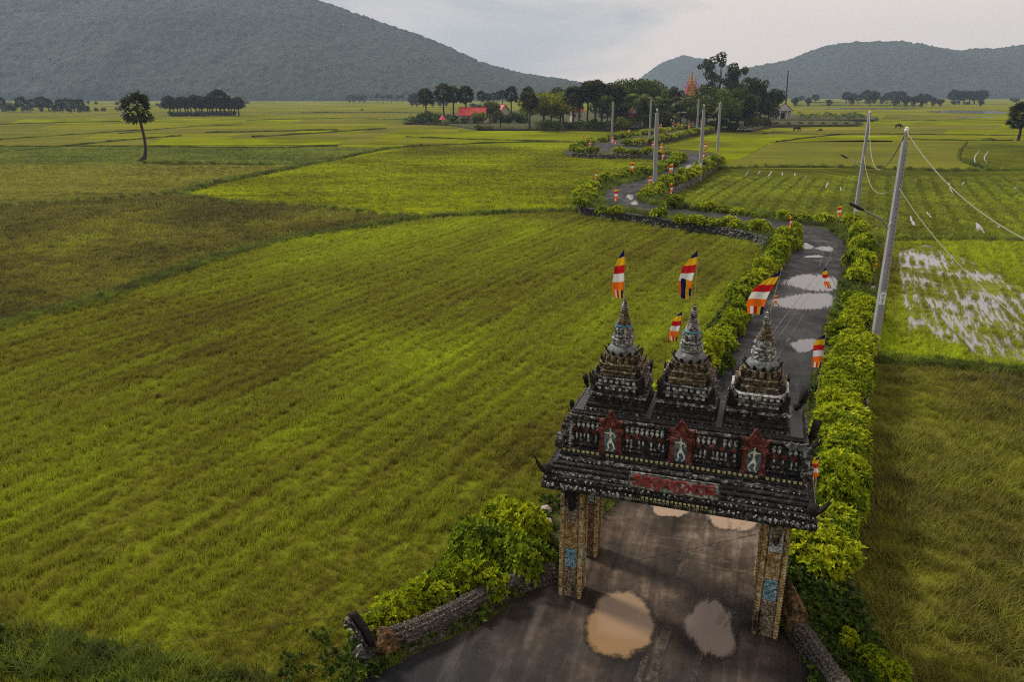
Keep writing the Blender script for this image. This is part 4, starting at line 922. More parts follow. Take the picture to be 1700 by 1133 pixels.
    prt('ring_moulding', M_ring, lambda mb: mb.lathe((x, y, 0), [(.19, W(6.80)), (.235, W(6.82)), (.24, W(6.85)), (.21, W(6.865)), (.22, W(6.92)), (.25, W(6.935)), (.252, W(6.955)), (.21, W(6.97)), (.215, W(7.0)), (.235, W(7.015)), (.21, W(7.035)), (.17, W(7.045))], 20), smooth=True)
    def pet(mb):
        for q in range(12):
            a = 2 * PI * q / 12; d_ = Vector((math.cos(a), math.sin(a), 0)); rr = Vector((-d_.y, d_.x, 0)); petal(mb, c + d_ * .215 + VZ * W(6.865), rr, VZ, d_, .08, .07, .5)
    prt('petal_ring', M_orn, pet, 'stuff')
    # four faces
    prt('face_block', M_ring, lambda mb: mb.lathe((x, y, 0), [(.16, W(7.04)), (.175, W(7.08)), (.18, W(7.18)), (.165, W(7.24)), (.14, W(7.26))], 12), smooth=True)
    for q in range(4):
        a = -PI / 2 + q * PI / 2; d_ = Vector((math.cos(a), math.sin(a), 0)); rr = Vector((-d_.y, d_.x, 0)); o_ = c + d_ * .15 + VZ * W(7.14); mb = MB()
        mb.T = Matrix.Translation(o_) @ Matrix((rr, d_, VZ)).transposed().to_4x4()
        mb.ball((0, 0, 0), (.075, .055, .095), 12, 8); mb.ball((0, .055, -.005), (.013, .02, .03), 6, 4)
        for s in (-1, 1): mb.ball((s * .03, .046, .02), (.018, .01, .008), 6, 4); mb.ball((s * .078, 0, -.01), (.012, .02, .04), 6, 4)
        mb.ball((0, .048, -.045), (.024, .012, .009), 6, 4); mb.tube([(-.055, .03, .04), (-.03, .055, .048), (0, .056, .04), (.03, .055, .048), (.055, .03, .04)], .007, 5)
        mb.ball((0, .0, -.1), (.05, .045, .02), 8, 4); mb.obj('carved_face', M_ring, sp, smooth=True)
    prt('crown_band', M_teal if i < 2 else M_gbr, lambda mb: mb.lathe((x, y, 0), [(.165, W(7.225)), (.185, W(7.23)), (.185, W(7.25)), (.165, W(7.256))], 16))
    z = 7.25; prof = []
    for k in range(8):
        r = .162 - .0115 * k; prof += [(r - .012, W(z)), (r, W(z + .012)), (r - .004, W(z + .026))]; z += .036
    prt('cone', M_gbr if i != 1 else M_ring, lambda mb: mb.lathe((x, y, 0), prof, 16), smooth=False)
    prof = []; rs = [.082, .088, .078, .068, .058, .048]
    for k in range(6):
        r = rs[k]; prof += [(r - .025, W(z)), (r, W(z + .012)), (r, W(z + .028)), (r - .025, W(z + .04))]; z += .044
    prof += [(.022, W(z)), (.03, W(z + .02)), (.012, W(7.84))]
    prt('ring_pinnacle', M_ring, lambda mb: mb.lathe((x, y, 0), prof, 14))
    return sp
for i, x in enumerate((-1.38, .08, 1.54)): spire(x, i)

# ---- naga and leaf finials on the corners
def naga_fin(p, ang, mat, s=1., hood=False):
    d_ = Vector((math.cos(ang), math.sin(ang), 0)); r_ = Vector((-d_.y, d_.x, 0)); mb = MB(); p = Vector(p)
    if hood:
        P_ = [p + d_ * a * s + VZ * b * s for a, b in ((0, 0), (.10, .03), (.16, .12), (.17, .22))]; mb.tube(P_, [.09 * s, .08 * s, .06 * s, .06 * s], 8)
        out = [(-.05, 0), (-.12, .10), (-.15, .22), (-.11, .33), (0, .40), (.11, .33), (.15, .22), (.12, .10), (.05, 0)]; b_ = P_[2]
        mb.loft([[b_ + r_ * q[0] * s * k + VZ * q[1] * s * (.9 + .1 * k) + d_ * (e_ + q[1] * .12) * s for q in out] for k, e_ in ((.6, -.075), (.93, -.05), (1, 0), (.93, .05), (.6, .075))])
        for k in range(-2, 3): mb.ball(tuple(b_ + r_ * k * .06 * s + VZ * (.36 - abs(k) * .05) * s + d_ * .10 * s), (.035 * s, .04 * s, .035 * s), 8, 5)
    else:
        for k, (sp_, ln) in enumerate(((-.10, .30), (.0, .36), (.10, .28))):
            P_ = [p + r_ * sp_ * f * s + d_ * (.05 + .22 * f) * s + VZ * (ln * f ** 1.6 - .03) * s for f in np.linspace(0, 1, 7)]; mb.tube(P_, [(.06 - .008 * j) * s for j in range(6)] + [.006], 6)
        mb.ball(tuple(p), (.13 * s, .12 * s, .13 * s), 8, 6); scroll(mb, p + d_ * .1 * s + r_ * .1 * s, d_, VZ, r_, .07 * s); scroll(mb, p + d_ * .1 * s - r_ * .1 * s, d_, VZ, r_ * -1, .07 * s)
    return mb.obj('corner_finial', mat, gate, smooth=hood)
naga_fin((-2.66, -.52, W(4.28)), math.radians(205), M_dkf, .95); naga_fin((2.76, -.52, W(4.28)), math.radians(-25), M_dkf, 1.05)
naga_fin((-2.66, 2.3, W(4.3)), math.radians(160), M_dkf, .9); naga_fin((2.76, 2.3, W(4.3)), math.radians(20), M_dkf, .9)
naga_fin((2.50, .62, W(5.20)), math.radians(-10), M_dkf, 1.0, True); naga_fin((2.30, 1.62, W(5.52)), math.radians(10), M_dkf, .95, True)
naga_fin((-2.22, 1.62, W(5.42)), math.radians(170), M_dkf, .62, True); naga_fin((-2.30, .62, W(5.2)), math.radians(190), M_dkf, .55, True)
# spread leaf fans on the frieze corners
for cx, s, mt_ in ((2.36, 1, M_dome), (-2.12, -1, M_blk2)):
    mb = MB()
    for k in range(5):
        a = math.radians(-60 + 30 * k); o_ = Vector((cx, .03, W(5.25))); d_ = Vector((math.sin(a), -.25, math.cos(a) * .7)).normalized()
        q = d_.cross(VY).normalized() * .055; L = .27 if k != 2 else .2
        mb.loft([[o_ + VY * e_ for o_ in (o_ + d_ * .02 - q * .4, o_ + d_ * L * .5 - q, o_ + d_ * L, o_ + d_ * L * .5 + q, o_ + d_ * .02 + q * .4)] for e_ in (-.02, .02)])
    mb.obj('leaf_fan', mt_, gate)
# side rakes: stepped blocks along the short sides
for sx_ in (-1, 1):
    mb = MB()
    for k in range(9): mb.box((X0 + sx_ * (2.56 + (k % 2) * .03), -.05 + k * .24, W(4.72)), (.16, .16, .22)); mb.box((X0 + .03 + sx_ * 2.47, -.02 + k * .22, W(5.02)), (.14, .12, .30))
    mb.obj('side_blocks', M_blk2, gate, kind='stuff')

# ================================================================== naga balustrades
M_scale, t, o = new_mat('naga_scale_cement'); v = t.nodes.new('ShaderNodeTexCoord').outputs['Object']
vo = N(t, 'ShaderNodeTexVoronoi', inp={'Scale': 26.}); t.links.new(v, vo.inputs['Vector'])
c = ramp(t, mth(t, 'ADD', mth(t, 'MULTIPLY', noise(t, 14, 6, .75, v), .75), mth(t, 'MULTIPLY', vo.outputs[0], .28)), [(.38, (.018, .014, .011)), (.52, (.075, .060, .048)), (.70, (.22, .195, .175))])
pbr(t, o, c, .85, bump(t, vo.outputs[0], 1., .05), .25)
M_belly = aged('naga_ochre_belly', (.014, .011, .009), (.12, .065, .022), (.40, .27, .11), (.40, .54, .70), 8, relief=8)
def balustrade(pts, side, label, heads=True):
    P_ = smooth_line([gw(p[0], p[1], GZ) for p in pts], .16); n = len(P_)
    root = empty('naga_balustrade', tuple(P_[0]), 0, label=label, cat='balustrade', group='naga balustrades flanking the gate'); o0 = P_[0]
    rings = []; scales = MB()
    for i, p in enumerate(P_):
        t_ = (P_[min(i + 1, n - 1)] - P_[max(i - 1, 0)]).normalized(); r_ = Vector((-t_.y, t_.x, 0)); f = i / (n - 1); p = p - o0
        w_ = .16 + .03 * f; h = .42 + .12 * f
        ring = [(-1.25, -.12), (-1.2, .10), (-.95, .18), (-1.0, .55), (-.9, .8), (-.5, .97), (0, 1.02), (.5, .97), (.9, .8), (1.0, .55), (.95, .18), (1.2, .10), (1.25, -.12)]
        rings.append([p + r_ * q[0] * w_ + VZ * q[1] * h for q in ring])
        for (qa, qb) in (((-1.0, .55), (-.9, .8)), ((-.9, .8), (-.5, .97)), ((-.5, .97), (0, 1.02)), ((0, 1.02), (.5, .97)), ((.5, .97), (.9, .8)), ((.9, .8), (1.0, .55)), ((-.97, .3), (-1.0, .55)), ((1.0, .55), (.97, .3))):
            for hlf in (0, .5):
                fx = .5 + (hlf - .25) * .0; a = (qa[0] * (1 - fx) + qb[0] * fx, qa[1] * (1 - fx) + qb[1] * fx); nrm = (r_ * a[0] + VZ * (a[1] - .45)).normalized()
                sh = hlf * .16 + (.08 if abs(a[0]) < .8 else 0); oo = p + t_ * (sh - .08) + r_ * a[0] * w_ * 1.01 + VZ * a[1] * h * 1.005
                petal(scales, oo, t_.cross(nrm).normalized(), t_, nrm, .095, .12, .5)
    mb = MB(); mb.loft(rings); mb.obj('body', M_scale, root, smooth=False)
    scales.obj('scales', M_scale, root, kind='stuff')
    # neck: swelling ochre shield where the body meets the pillar
    p = P_[0] - o0; t_ = (P_[1] - P_[0]).normalized(); r_ = Vector((-t_.y, t_.x, 0))
    if not heads:
        mb = MB(); mb.loft([[p + t_ * a + r_ * q[0] * ww + VZ * (q[1] * hh) for q in [(-1, 0), (-1.05, .5), (-.6, .95), (0, 1.1), (.6, .95), (1.05, .5), (1, 0)]] for a, ww, hh in ((-.34, .05, 1.02), (-.2, .12, .98), (0, .19, .86), (.22, .22, .74), (.36, .19, .66))])
        for s in (-1, 1): scroll(mb, p + r_ * s * .2 + VZ * .45, t_, VZ, r_ * s, .10)
        mb.obj('neck_shield', M_belly, root)
    else:
        q = P_[-1] - o0; te = (P_[-1] - P_[-3]).normalized(); re_ = Vector((-te.y, te.x, 0))
        # rising chest and fan hood with heads
        mb = MB(); R_ = []
        for f in np.linspace(0, 1, 8):
            c_ = q + te * (.02 + .55 * f - .12 * f * f) + VZ * (.22 + .16 * f); R_.append([c_ + re_ * (.19 + .07 * math.sin(PI * f)) * math.cos(a) + (VZ * math.cos(.5 * f) - te * math.sin(.5 * f)) * (.28 + .05 * f) * math.sin(a) for a in np.linspace(0, 2 * PI, 13)[:-1]])
        mb.loft(R_); ch = mb.obj('chest', M_belly, root, smooth=True)
        mb = MB()
        for k in range(26):
            a = random.uniform(-.2, PI + .2); f = random.random(); c_ = q + te * (.05 + .5 * f) + VZ * (.24 + .14 * f); nn = re_ * math.cos(a) + VZ * math.sin(a); scroll(mb, c_ + nn * .285 * (1 if abs(math.cos(a)) < .6 else .85), te, nn.cross(te), nn, random.uniform(.05, .09), 1.3, random.choice((-1, 1)), .2)
        mb.obj('scroll_relief', M_belly, ch, kind='stuff')
        mb = MB(); b_ = q + te * .60 + VZ * .35; lean = (te * .18 + re_ * 0)
        out = [(-.09, 0), (-.17, .22), (-.19, .48), (-.15, .74), (-.07, .92), (0, 1.0), (.07, .92), (.15, .74), (.19, .48), (.17, .22), (.09, 0)]
        mb.loft([[b_ + re_ * o_[0] * k + VZ * (o_[1] * .95) + te * (e_ + .34 * o_[1] ** 1.5) for o_ in out] for k, e_ in ((.55, -.09), (.92, -.05), (1, 0), (.92, .05), (.55, .08))])
        mb.obj('hood', M_dkf, root, smooth=True)
        mb = MB()
        for k in range(7):
            a = (k - 3) / 3; hb = b_ + re_ * a * .20 + VZ * (.80 - .30 * a * a) + te * (.28 + .1)
            mb.tube([b_ + re_ * a * .08 + te * .12 + VZ * .05, b_ + re_ * a * .17 + te * .24 + VZ * (.45 - .1 * a * a), hb], [.05, .045, .035], 6)
            mb.ball(tuple(hb + te * .05), (.045, .07, .045), 8, 5); mb.tube([hb + VZ * .02, hb + VZ * .12 + te * .02], [.02, .004], 5)
        mb.obj('serpent_heads', M_blk2, root, smooth=True)
        mb = MB()                   # carved foot at the end
        mb.lathe(tuple(q + te * .72 - VZ * .1), [(.26, 0), (.28, .12), (.22, .2), (.24, .36), (.12, .5)], 9)
        for k in range(9):
            a = k * .7; d_ = Vector((math.cos(a), math.sin(a), 0)); scroll(mb, q + te * .72 + d_ * .25 + VZ * .12, Vector((-d_.y, d_.x, 0)), VZ, d_, .09)
        mb.obj('carved_foot', M_blk2, root)
    return root
bl = balustrade([(-2.66, .35), (-3.1, .02), (-3.5, -.45), (-3.95, -1.15), (-4.40, -1.95), (-4.78, -2.55), (-5.15, -3.0)], -1, 'carved stone naga balustrade with raised serpent hood curving left from the front pillar')
br = balustrade([(2.70, .30), (2.92, -.10), (3.12, -.55), (3.34, -1.1), (3.72, -1.8), (4.3, -2.6), (4.9, -3.1)], 1, 'white flecked naga balustrade joined to the foot of the right front pillar', heads=False)
# ================================================================== VEGETATION
M_hedge = leaf_mat('hedge_leaf', (.035, .070, .005), (.20, .27, .008), (.60, .62, .016), .38, 1.2)
M_shrubd = leaf_mat('dark_shrub_leaf', (.024, .050, .007), (.095, .155, .010), (.33, .40, .016), .3, 1.2)
M_weedl = leaf_mat('creeper_leaf', (.014, .028, .007), (.045, .075, .010), (.13, .17, .014), .25, 1.2)
M_twig = simple('twig_bark', (.06, .045, .03), .9, .4, 8, .3)
M_bark = simple('tree_bark', (.045, .036, .028), .95, .4, 3, .6)
M_palmbark = simple('palm_bark', (.040, .034, .030), .95, .4, 3, .8)
LM = {
 'dark': leaf_mat('tree_leaf_dark', (.012, .020, .006), (.034, .050, .010), (.080, .100, .015), .2, .3),
 'mid': leaf_mat('tree_leaf_mid', (.020, .032, .006), (.065, .090, .010), (.150, .180, .014), .2, .3),
 'lime': leaf_mat('tree_leaf_lime', (.065, .080, .006), (.185, .205, .007), (.36, .37, .012), .25, .3),
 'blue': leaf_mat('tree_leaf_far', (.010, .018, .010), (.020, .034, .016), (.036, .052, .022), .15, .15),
 'palm': leaf_mat('palm_leaf', (.014, .019, .007), (.040, .050, .014), (.12, .12, .045), .15, .3),
 'ban': leaf_mat('banana_leaf', (.03, .05, .01), (.08, .12, .015), (.17, .21, .03), .3, .3),
 'yel': leaf_mat('yellow_leaf', (.16, .15, .01), (.36, .33, .012), (.5, .45, .02), .3, .3)}

def unit(n): v = rng.normal(size=(n, 3)); return v / np.linalg.norm(v, axis=1, keepdims=True)
def frames(d):
    a = np.where(np.abs(d[:, 2:3]) > .9, np.array([[1., 0, 0]]), np.array([[0, 0, 1.]]))
    u = np.cross(d, a); u /= np.linalg.norm(u, axis=1, keepdims=True); return u, np.cross(d, u)
def rosette_leaves(P, Nn, L, k, open_=.9, wid=.28):
    """P centres, Nn axes -> k folded leaves each: two triangles-pairs (quads) per leaf."""
    n = len(P); u, v = frames(Nn); out = []; tint = []
    base = rng.random(n)
    for j in range(k):
        a = 2 * PI * j / k + rng.random(n) * .7; el = open_ * (.35 + .9 * rng.random(n)); inner = (j % 3 == 0); l = L * (.65 if inner else 1) * (.75 + .5 * rng.random(n)); el = np.where(inner, el * .45, el)
        rad = u * np.cos(a)[:, None] + v * np.sin(a)[:, None]; d1 = Nn * np.cos(el)[:, None] + rad * np.sin(el)[:, None]
        el2 = el + .55; d2 = Nn * np.cos(el2)[:, None] + rad * np.sin(el2)[:, None]
        side = np.cross(d1, Nn); side /= np.linalg.norm(side, axis=1, keepdims=True) + 1e-9
        A = P; B = P + d1 * (l * .5)[:, None]; Cc = B + d2 * (l * .5)[:, None]; w_ = (l * wid)[:, None] * side
        q1 = np.stack([A, B - w_ + 0 * A, Cc, B + w_], 1); out.append(q1); tint.append(np.clip(base * .55 + (.42 if inner else .12) + rng.random(n) * .18, 0, 1))
    return np.concatenate(out), np.concatenate(tint)
def bush_mesh(name, mat, n, L, k, r=(1., 1., .85), seedlobes=5, inner=.35, wid=.26):
    """rounded shrub, unit radius, made of leaf rosettes on several lobes."""
    lob = [(0, 0, .55, .62)] + [(.5 * math.cos(a), .5 * math.sin(a), random.uniform(.3, .75), random.uniform(.36, .52)) for a in [random.random() * 6.28 for _ in range(seedlobes)]]
    P = []; Nn = []
    cnt = int(n / len(lob)) + 1
    for (x, y, z, rr) in lob:
        d = unit(cnt * 2); d = d[d[:, 2] > -.55][:cnt]; q = rr * (.86 + .22 * rng.random(len(d))) ; q = np.where(rng.random(len(d)) < inner, q * rng.uniform(.5, .9, len(d)), q)
        P.append(np.array([x, y, z]) + d * q[:, None]); Nn.append(d * .75 + np.array([0, 0, .65]) + rng.normal(size=d.shape) * .25)
    P = np.concatenate(P) * np.array(r); Nn = np.concatenate(Nn); Nn /= np.linalg.norm(Nn, axis=1, keepdims=True)
    ok = P[:, 2] > .05; V, T = rosette_leaves(P[ok], Nn[ok], L, k, wid=wid)
    return quads_obj_data(V, 4, name, mat, T)
def stems_mesh(name, k=7, h=.55):
    mb = MB()
    for i in range(k):
        a = random.random() * 6.28; r = random.uniform(.15, .5); mb.tube([(0.05 * math.cos(a), .05 * math.sin(a), 0), (r * .5 * math.cos(a), r * .5 * math.sin(a), h * .5), (r * math.cos(a), r * math.sin(a), h)], [.03, .022, .01], 5)
    return mb.mesh(name, M_twig)
random.seed(21)
B_near = [bush_mesh('foliage', M_hedge, 430, .22, 8, wid=.21, seedlobes=7) for _ in range(4)]       # leaf length is relative to a ~.85 m radius
B_neard = [bush_mesh('foliage', M_shrubd, 430, .21, 8, wid=.23, seedlobes=7) for _ in range(3)]
B_far = [bush_mesh('foliage', M_hedge, 300, .24, 6, wid=.34) for _ in range(4)]
ST = stems_mesh('stems'); 
def shrub(p, r, h, mesh, label, group, name='hedge_shrub', cat='shrub', stems=True):
    e = empty(name, tuple(p), random.random() * 6.28, label=label, cat=cat, group=group)
    f = link('foliage', mesh, e); f.scale = (r, r, h / 1.15)
    if stems: s = link('stems', ST, e); s.scale = (r, r, h)
    return e
ORD = ['first', 'second', 'third', 'fourth', 'fifth', 'sixth', 'seventh', 'eighth', 'ninth', 'tenth', 'eleventh', 'twelfth', 'thirteenth', 'fourteenth', 'fifteenth', 'sixteenth', 'seventeenth', 'eighteenth', 'nineteenth', 'twentieth']
ORD += ['twenty ' + o_ for o_ in ORD[:9]] + ['thirtieth'] + ['thirty ' + o_ for o_ in ORD[:9]]
def ordn(i): return ORD[min(i, 38)]
def hedge_run(pp, step, r, h, near, text, group, z=EZ, two=0., gaps=()):
    """shrubs planted along a line; text has {o} for the ordinal"""
    pts = smooth_line([G(x, y, z) for x, y in pp], .1); acc = 0; last = pts[0]; k = 0
    for q in pts:
        acc += (q - last).length; last = q
        if acc >= step or k == 0 and acc == 0:
            acc = 1e-6; k += 1
            if (k - 1) in gaps or random.random() < .10: continue
            jj = Vector((random.uniform(-.3, .3) * r, random.uniform(-.3, .3) * r, -.04))
            shrub(q + jj, r * random.uniform(.74, 1.22), h * random.uniform(.68, 1.25), random.choice(near), text.format(o=ordn(k - 1)), group)
random.seed(5)
GR = 'lime green shrubs of the hedge along the raised road'
# cluster by the left balustrade
for i, (px, py, r, h, d, lb) in enumerate([(615, 1068, .42, .62, 0, 'bright yellow green bush right behind the serpent hood of the left balustrade'),
      (655, 1040, .55, .78, 0, 'yellow green bush behind the ochre chest of the left naga balustrade'), (712, 1012, .58, .85, 0, 'yellow green bush behind the middle of the left naga balustrade'),
      (752, 985, .50, .90, 0, 'yellow green bush where the light and dark shrubs beside the left balustrade meet'),
      (800, 990, .62, .95, 0, 'green bush leaning over the left naga balustrade'), (862, 962, .55, 1.05, 1, 'dark green bush hanging over the upper end of the left balustrade'),
      (800, 935, .68, 1.15, 1, 'tall dark green bush in the middle of the left shrub cluster'), (868, 905, .62, 1.2, 0, 'tall green bush just left of the front left pillar'),
      (775, 935, .5, .9, 1, 'dark bush on the field side of the left shrub cluster'), (835, 880, .6, .95, 0, 'light topped bush at the back of the left shrub cluster by the rubble'),
      (895, 940, .42, .7, 1, 'small dark green bush touching the front left pillar'), (800, 900, .45, .8, 0, 'yellow green bush on the outer back edge of the left shrub cluster')]):
    shrub(G(px, py, EZ) + Vector((0, 0, -.03)), r * 1.12, h * 1.12, (B_neard if d else B_near)[i % 2], lb, 'shrubs beside the left naga balustrade')
hedge_run([(1112, 668), (1150, 625), (1180, 592), (1212, 552), (1238, 520)], 1.15, .78, 1.25, B_near, 'lime green shrub left of the road behind the gate, {o} from the gate', GR)
hedge_run([(1180, 640), (1215, 590)], 1.2, .45, .6, B_neard, 'low dark shrub on the left verge behind the spires, {o} from the gate', 'low dark shrubs on the left verge') 
hedge_run([(1232, 498), (1256, 475), (1275, 450), (1292, 428), (1305, 408), (1316, 398)], 1.25, .85, 1.35, B_far, 'yellow green shrub left of the road near the bend, {o} beyond the gap', GR)
hedge_run([(1350, 1000), (1368, 900), (1385, 825), (1392, 770), (1400, 700), (1408, 640), (1414, 590), (1422, 545), (1430, 500)], 1.05, .80, 1.15, B_near, 'lime green shrub in the outer right hedge, {o} from the gate towards the bend', GR, gaps=(0,))
hedge_run([(1372, 770), (1374, 700), (1385, 640), (1396, 585), (1404, 540)], 1.2, .70, 1.0, B_near, 'lime green shrub on the road side of the right hedge, {o} from the gate', GR)
hedge_run([(1420, 468), (1428, 445), (1432, 420), (1430, 400), (1424, 384), (1412, 374)], 1.1, .80, 1.3, B_far, 'yellow green shrub right of the bend by the poles, {o} from the near end', GR)
hedge_run([(1412, 450), (1420, 425), (1418, 402)], 1.5, .6, 1.0, B_far, 'yellow green shrub on the inner side of the right bend, {o} from the near end', GR)
hedge_run([(1400, 374), (1360, 371), (1315, 366), (1275, 362)], 1.7, .85, 1.0, B_far, 'green shrub in the hedge at the back of the bend, {o} from the right', GR)
hedge_run([(1250, 358), (1215, 354), (1180, 350), (1145, 347)], 1.5, .85, .85, B_far, 'green shrub in the straight hedge behind the road, {o} from the right', GR)
hedge_run([(1130, 371), (1165, 373), (1200, 377), (1232, 380)], 1.6, 1.0, 1.1, B_far, 'green shrub in the front hedge above the stone wall, {o} from the left', GR)
for px, py, r, h, lb in [(1262, 387, .95, 1.25, 'round lime shrub at the corner where the stone wall meets the road'), (1092, 362, 1.0, 1.1, 'round green shrub beside the pole at the foot of the first loop'), (1118, 345, 1.05, 1.5, 'dark round bush between the tall pole and the straight hedge')]:
    shrub(G(px, py, EZ), r, h, random.choice(B_far), lb, 'shrubs at the first loop of the road')
hedge_run([(1000, 355), (1020, 355), (1043, 355)], 1.4, .85, 1.15, B_far, 'dark green shrub above the left end of the stone wall, {o} from the left', GR)
hedge_run([(968, 343), (970, 331), (980, 317), (995, 307), (1015, 301), (1040, 296)], 1.75, 1.15, 1.45, B_far, 'yellow green shrub round the left end of the first loop, {o} from the stone wall', GR)
hedge_run([(1060, 293), (1085, 288), (1105, 280), (1120, 272), (1132, 265)], 1.9, 1.15, 1.6, B_far, 'green shrub on the far verge of the first loop, {o} from the left', GR)
hedge_run([(1075, 330), (1090, 320), (1110, 309), (1135, 300), (1158, 289), (1178, 279), (1192, 268)], 1.9, 1.15, 1.6, B_far, 'lime green shrub on the stone bank of the first loop, {o} from the front', GR)
hedge_run([(952, 252), (990, 255), (1030, 255), (1075, 256), (1125, 256)], 2.6, 1.5, 1.3, B_far, 'green shrub in front of the second loop, {o} from the left', GR)
hedge_run([(955, 245), (985, 238), (1020, 231), (1060, 225), (1100, 219), (1145, 212)], 3.6, 1.7, 1.5, B_far, 'small lime shrub in the rear hedge before the village, {o} from the left', GR)
hedge_run([(1035, 243), (1060, 239), (1095, 233), (1130, 226), (1165, 219), (1182, 216)], 3.4, 1.7, 1.5, B_far, 'small lime shrub in the front hedge before the village, {o} from the left', GR)
# seedlings with yellow leaves at the lower right
for i, (px, py, r, h, lb) in enumerate([(1408, 1080, .28, .5, 'small yellow leaved sapling in the weeds left of the cracked coping'), (1445, 1110, .36, .55, 'bright yellow green bush at the bottom edge over the coping'), (1470, 1135, .4, .6, 'yellow green bush cut off by the bottom edge right of the naga'), (1390, 905, .45, .8, 'dark shrub at the near end of the right hedge'), (1350, 905, .5, .8, 'dark green shrub just right of the front right pillar'), (1375, 955, .4, .5, 'low dark shrub behind the right naga balustrade'), (1332, 860, .45, .9, 'shrub with yellow tips directly under the right end of the eave')]):
    shrub(G(px, py, EZ), r, h, (B_near if i < 3 else B_neard)[i % 2], lb, 'shrubs on the right verge near the gate')

# ---- instanced ground cover (stuff) -----------------------------------------------
def clump_mesh(name, mat, n, h, spread, w_, lean=.5, segs=2):
    V = []
    for i in range(n):
        a = random.random() * 6.28; r = spread * math.sqrt(random.random()); bx, by = r * math.cos(a), r * math.sin(a); hh = h * random.uniform(.6, 1.1); la = random.random() * 6.28; l = lean * hh * random.uniform(.2, 1)
        dx, dy = math.cos(la) * l, math.sin(la) * l; px_, py_ = -math.sin(la) * w_ / 2, math.cos(la) * w_ / 2
        b0 = (bx - px_, by - py_, 0); b1 = (bx + px_, by + py_, 0); m0 = (bx + dx * .35 - px_ * .8, by + dy * .35 - py_ * .8, hh * .6); m1 = (bx + dx * .35 + px_ * .8, by + dy * .35 + py_ * .8, hh * .6); t_ = (bx + dx, by + dy, hh)
        V.append([b0, b1, m1, m0]); V.append([m0, m1, t_, t_])
    mb = MB()
    for q in V:
        if q[2] == q[3]: mb.add(q[:3], [(0, 1, 2)])
        else: mb.add(q, [(0, 1, 2, 3)])
    return mb.mesh(name, mat)
def scatter(name, protos, P, scl, rot, label=None, cat=None, kind='stuff', tilt=.0):
    me = bpy.data.meshes.new(name + '_points'); me.vertices.add(len(P)); me.vertices.foreach_set('co', P.reshape(-1).astype(np.float32))
    for nm, arr in (('scl', scl), ('rot', rot)):
        at = me.attributes.new(nm, 'FLOAT', 'POINT'); at.data.foreach_set('value', arr.astype(np.float32))
    me.update(); ob = link(name, me, None, kind=kind)
    ng = bpy.data.node_groups.new(name + '_nodes', 'GeometryNodeTree'); ng.interface.new_socket('Geometry', in_out='INPUT', socket_type='NodeSocketGeometry'); ng.interface.new_socket('Geometry', in_out='OUTPUT', socket_type='NodeSocketGeometry')
    gi = ng.nodes.new('NodeGroupInput'); go = ng.nodes.new('NodeGroupOutput'); ins = ng.nodes.new('GeometryNodeInstanceOnPoints'); jn = ng.nodes.new('GeometryNodeJoinGeometry')
    for m_ in protos:
        po = bpy.data.objects.new(name + '_piece', m_); oi = ng.nodes.new('GeometryNodeObjectInfo'); oi.inputs['Object'].default_value = po; oi.inputs['As Instance'].default_value = True; ng.links.new(oi.outputs['Geometry'], jn.inputs[0])
    def attr(n_): a = ng.nodes.new('GeometryNodeInputNamedAttribute'); a.data_type = 'FLOAT'; a.inputs[0].default_value = n_; return a.outputs[0]
    cx = ng.nodes.new('ShaderNodeCombineXYZ'); ng.links.new(attr('rot'), cx.inputs[2]); 
    ri = ng.nodes.new('FunctionNodeRandomValue'); ri.data_type = 'INT'; ri.inputs[4].default_value = 0; ri.inputs[5].default_value = len(protos) - 1
    ng.links.new(gi.outputs[0], ins.inputs['Points']); ng.links.new(jn.outputs[0], ins.inputs['Instance']); ins.inputs['Pick Instance'].default_value = True
    ng.links.new(ri.outputs[2], ins.inputs['Instance Index']); ng.links.new(cx.outputs[0], ins.inputs['Rotation']); ng.links.new(attr('scl'), ins.inputs['Scale'])
    ng.links.new(ins.outputs[0], go.inputs[0]); md = ob.modifiers.new('scatter', 'NODES'); md.node_group = ng; return ob
def fill(poly, dens, falloff=None, excl=(), ymax=1e9, vis=True):
    """random points in a world polygon; falloff(x,y)->keep probability"""
    P_ = np.array([(p[0], p[1]) for p in poly]); x0, y0 = P_.min(0); x1, y1 = P_.max(0); y1 = min(y1, ymax); x0 = max(x0, -.80 * y1 - 6); x1 = min(x1, .80 * y1 + 6)
    n = int((x1 - x0) * (y1 - y0) * dens); x = rng.uniform(x0, x1, n); y = rng.uniform(y0, y1, n)
    k = (np.abs(x) < .76 * y + 3.5) & (y > 7) if vis else np.ones(n, bool)
    x, y = x[k], y[k]; 
    if falloff is not None: k = rng.random(len(x)) < falloff(x, y); x, y = x[k], y[k]
    k = inpoly(P_, x, y)
    for e_ in excl: k &= ~inpoly(e_, x, y)
    return x[k], y[k]
Bm = lambda n, cols, ang, st, pa, sd, g, tr=.3: blade_mat(n, cols, ang, st, pa, 2.2, sd, tr, g)
M_bl1 = Bm('rice_blade', c_near, math.radians(-64), (.07, 1.5), .04, 0, 2.3)
M_bl2 = Bm('weed_blade', c_weed, .5, (.5, .8), .07, 21, 1.75)
M_bl3 = Bm('fallow_blade', c_brown, 0, (.5, .7), .05, 3, 2.5)
M_bl4 = Bm('verge_blade', [(.34, (.035, .045, .012)), (.5, (.075, .10, .014)), (.66, (.15, .19, .018))], 0, (.5, .7), .3, 5, 1.6)
NEARP = [(p[0], p[1]) for p in px_poly([(-900, 1600), (-900, 880), (0, 545), (300, 452), (500, 395), (690, 367), (960, 352), (1275, 396), (1245, 460), (1165, 555), (1040, 720), (900, 860), (640, 1040), (640, 1600)])]
EMBP = [(p[0], p[1]) for p in embw]; ROADP = [(p[0], p[1]) for p in px_poly(ROAD, EZ)]
cl = [clump_mesh('rice_clump', M_bl1, 18, .22, .11, .014, .6) for _ in range(4)]
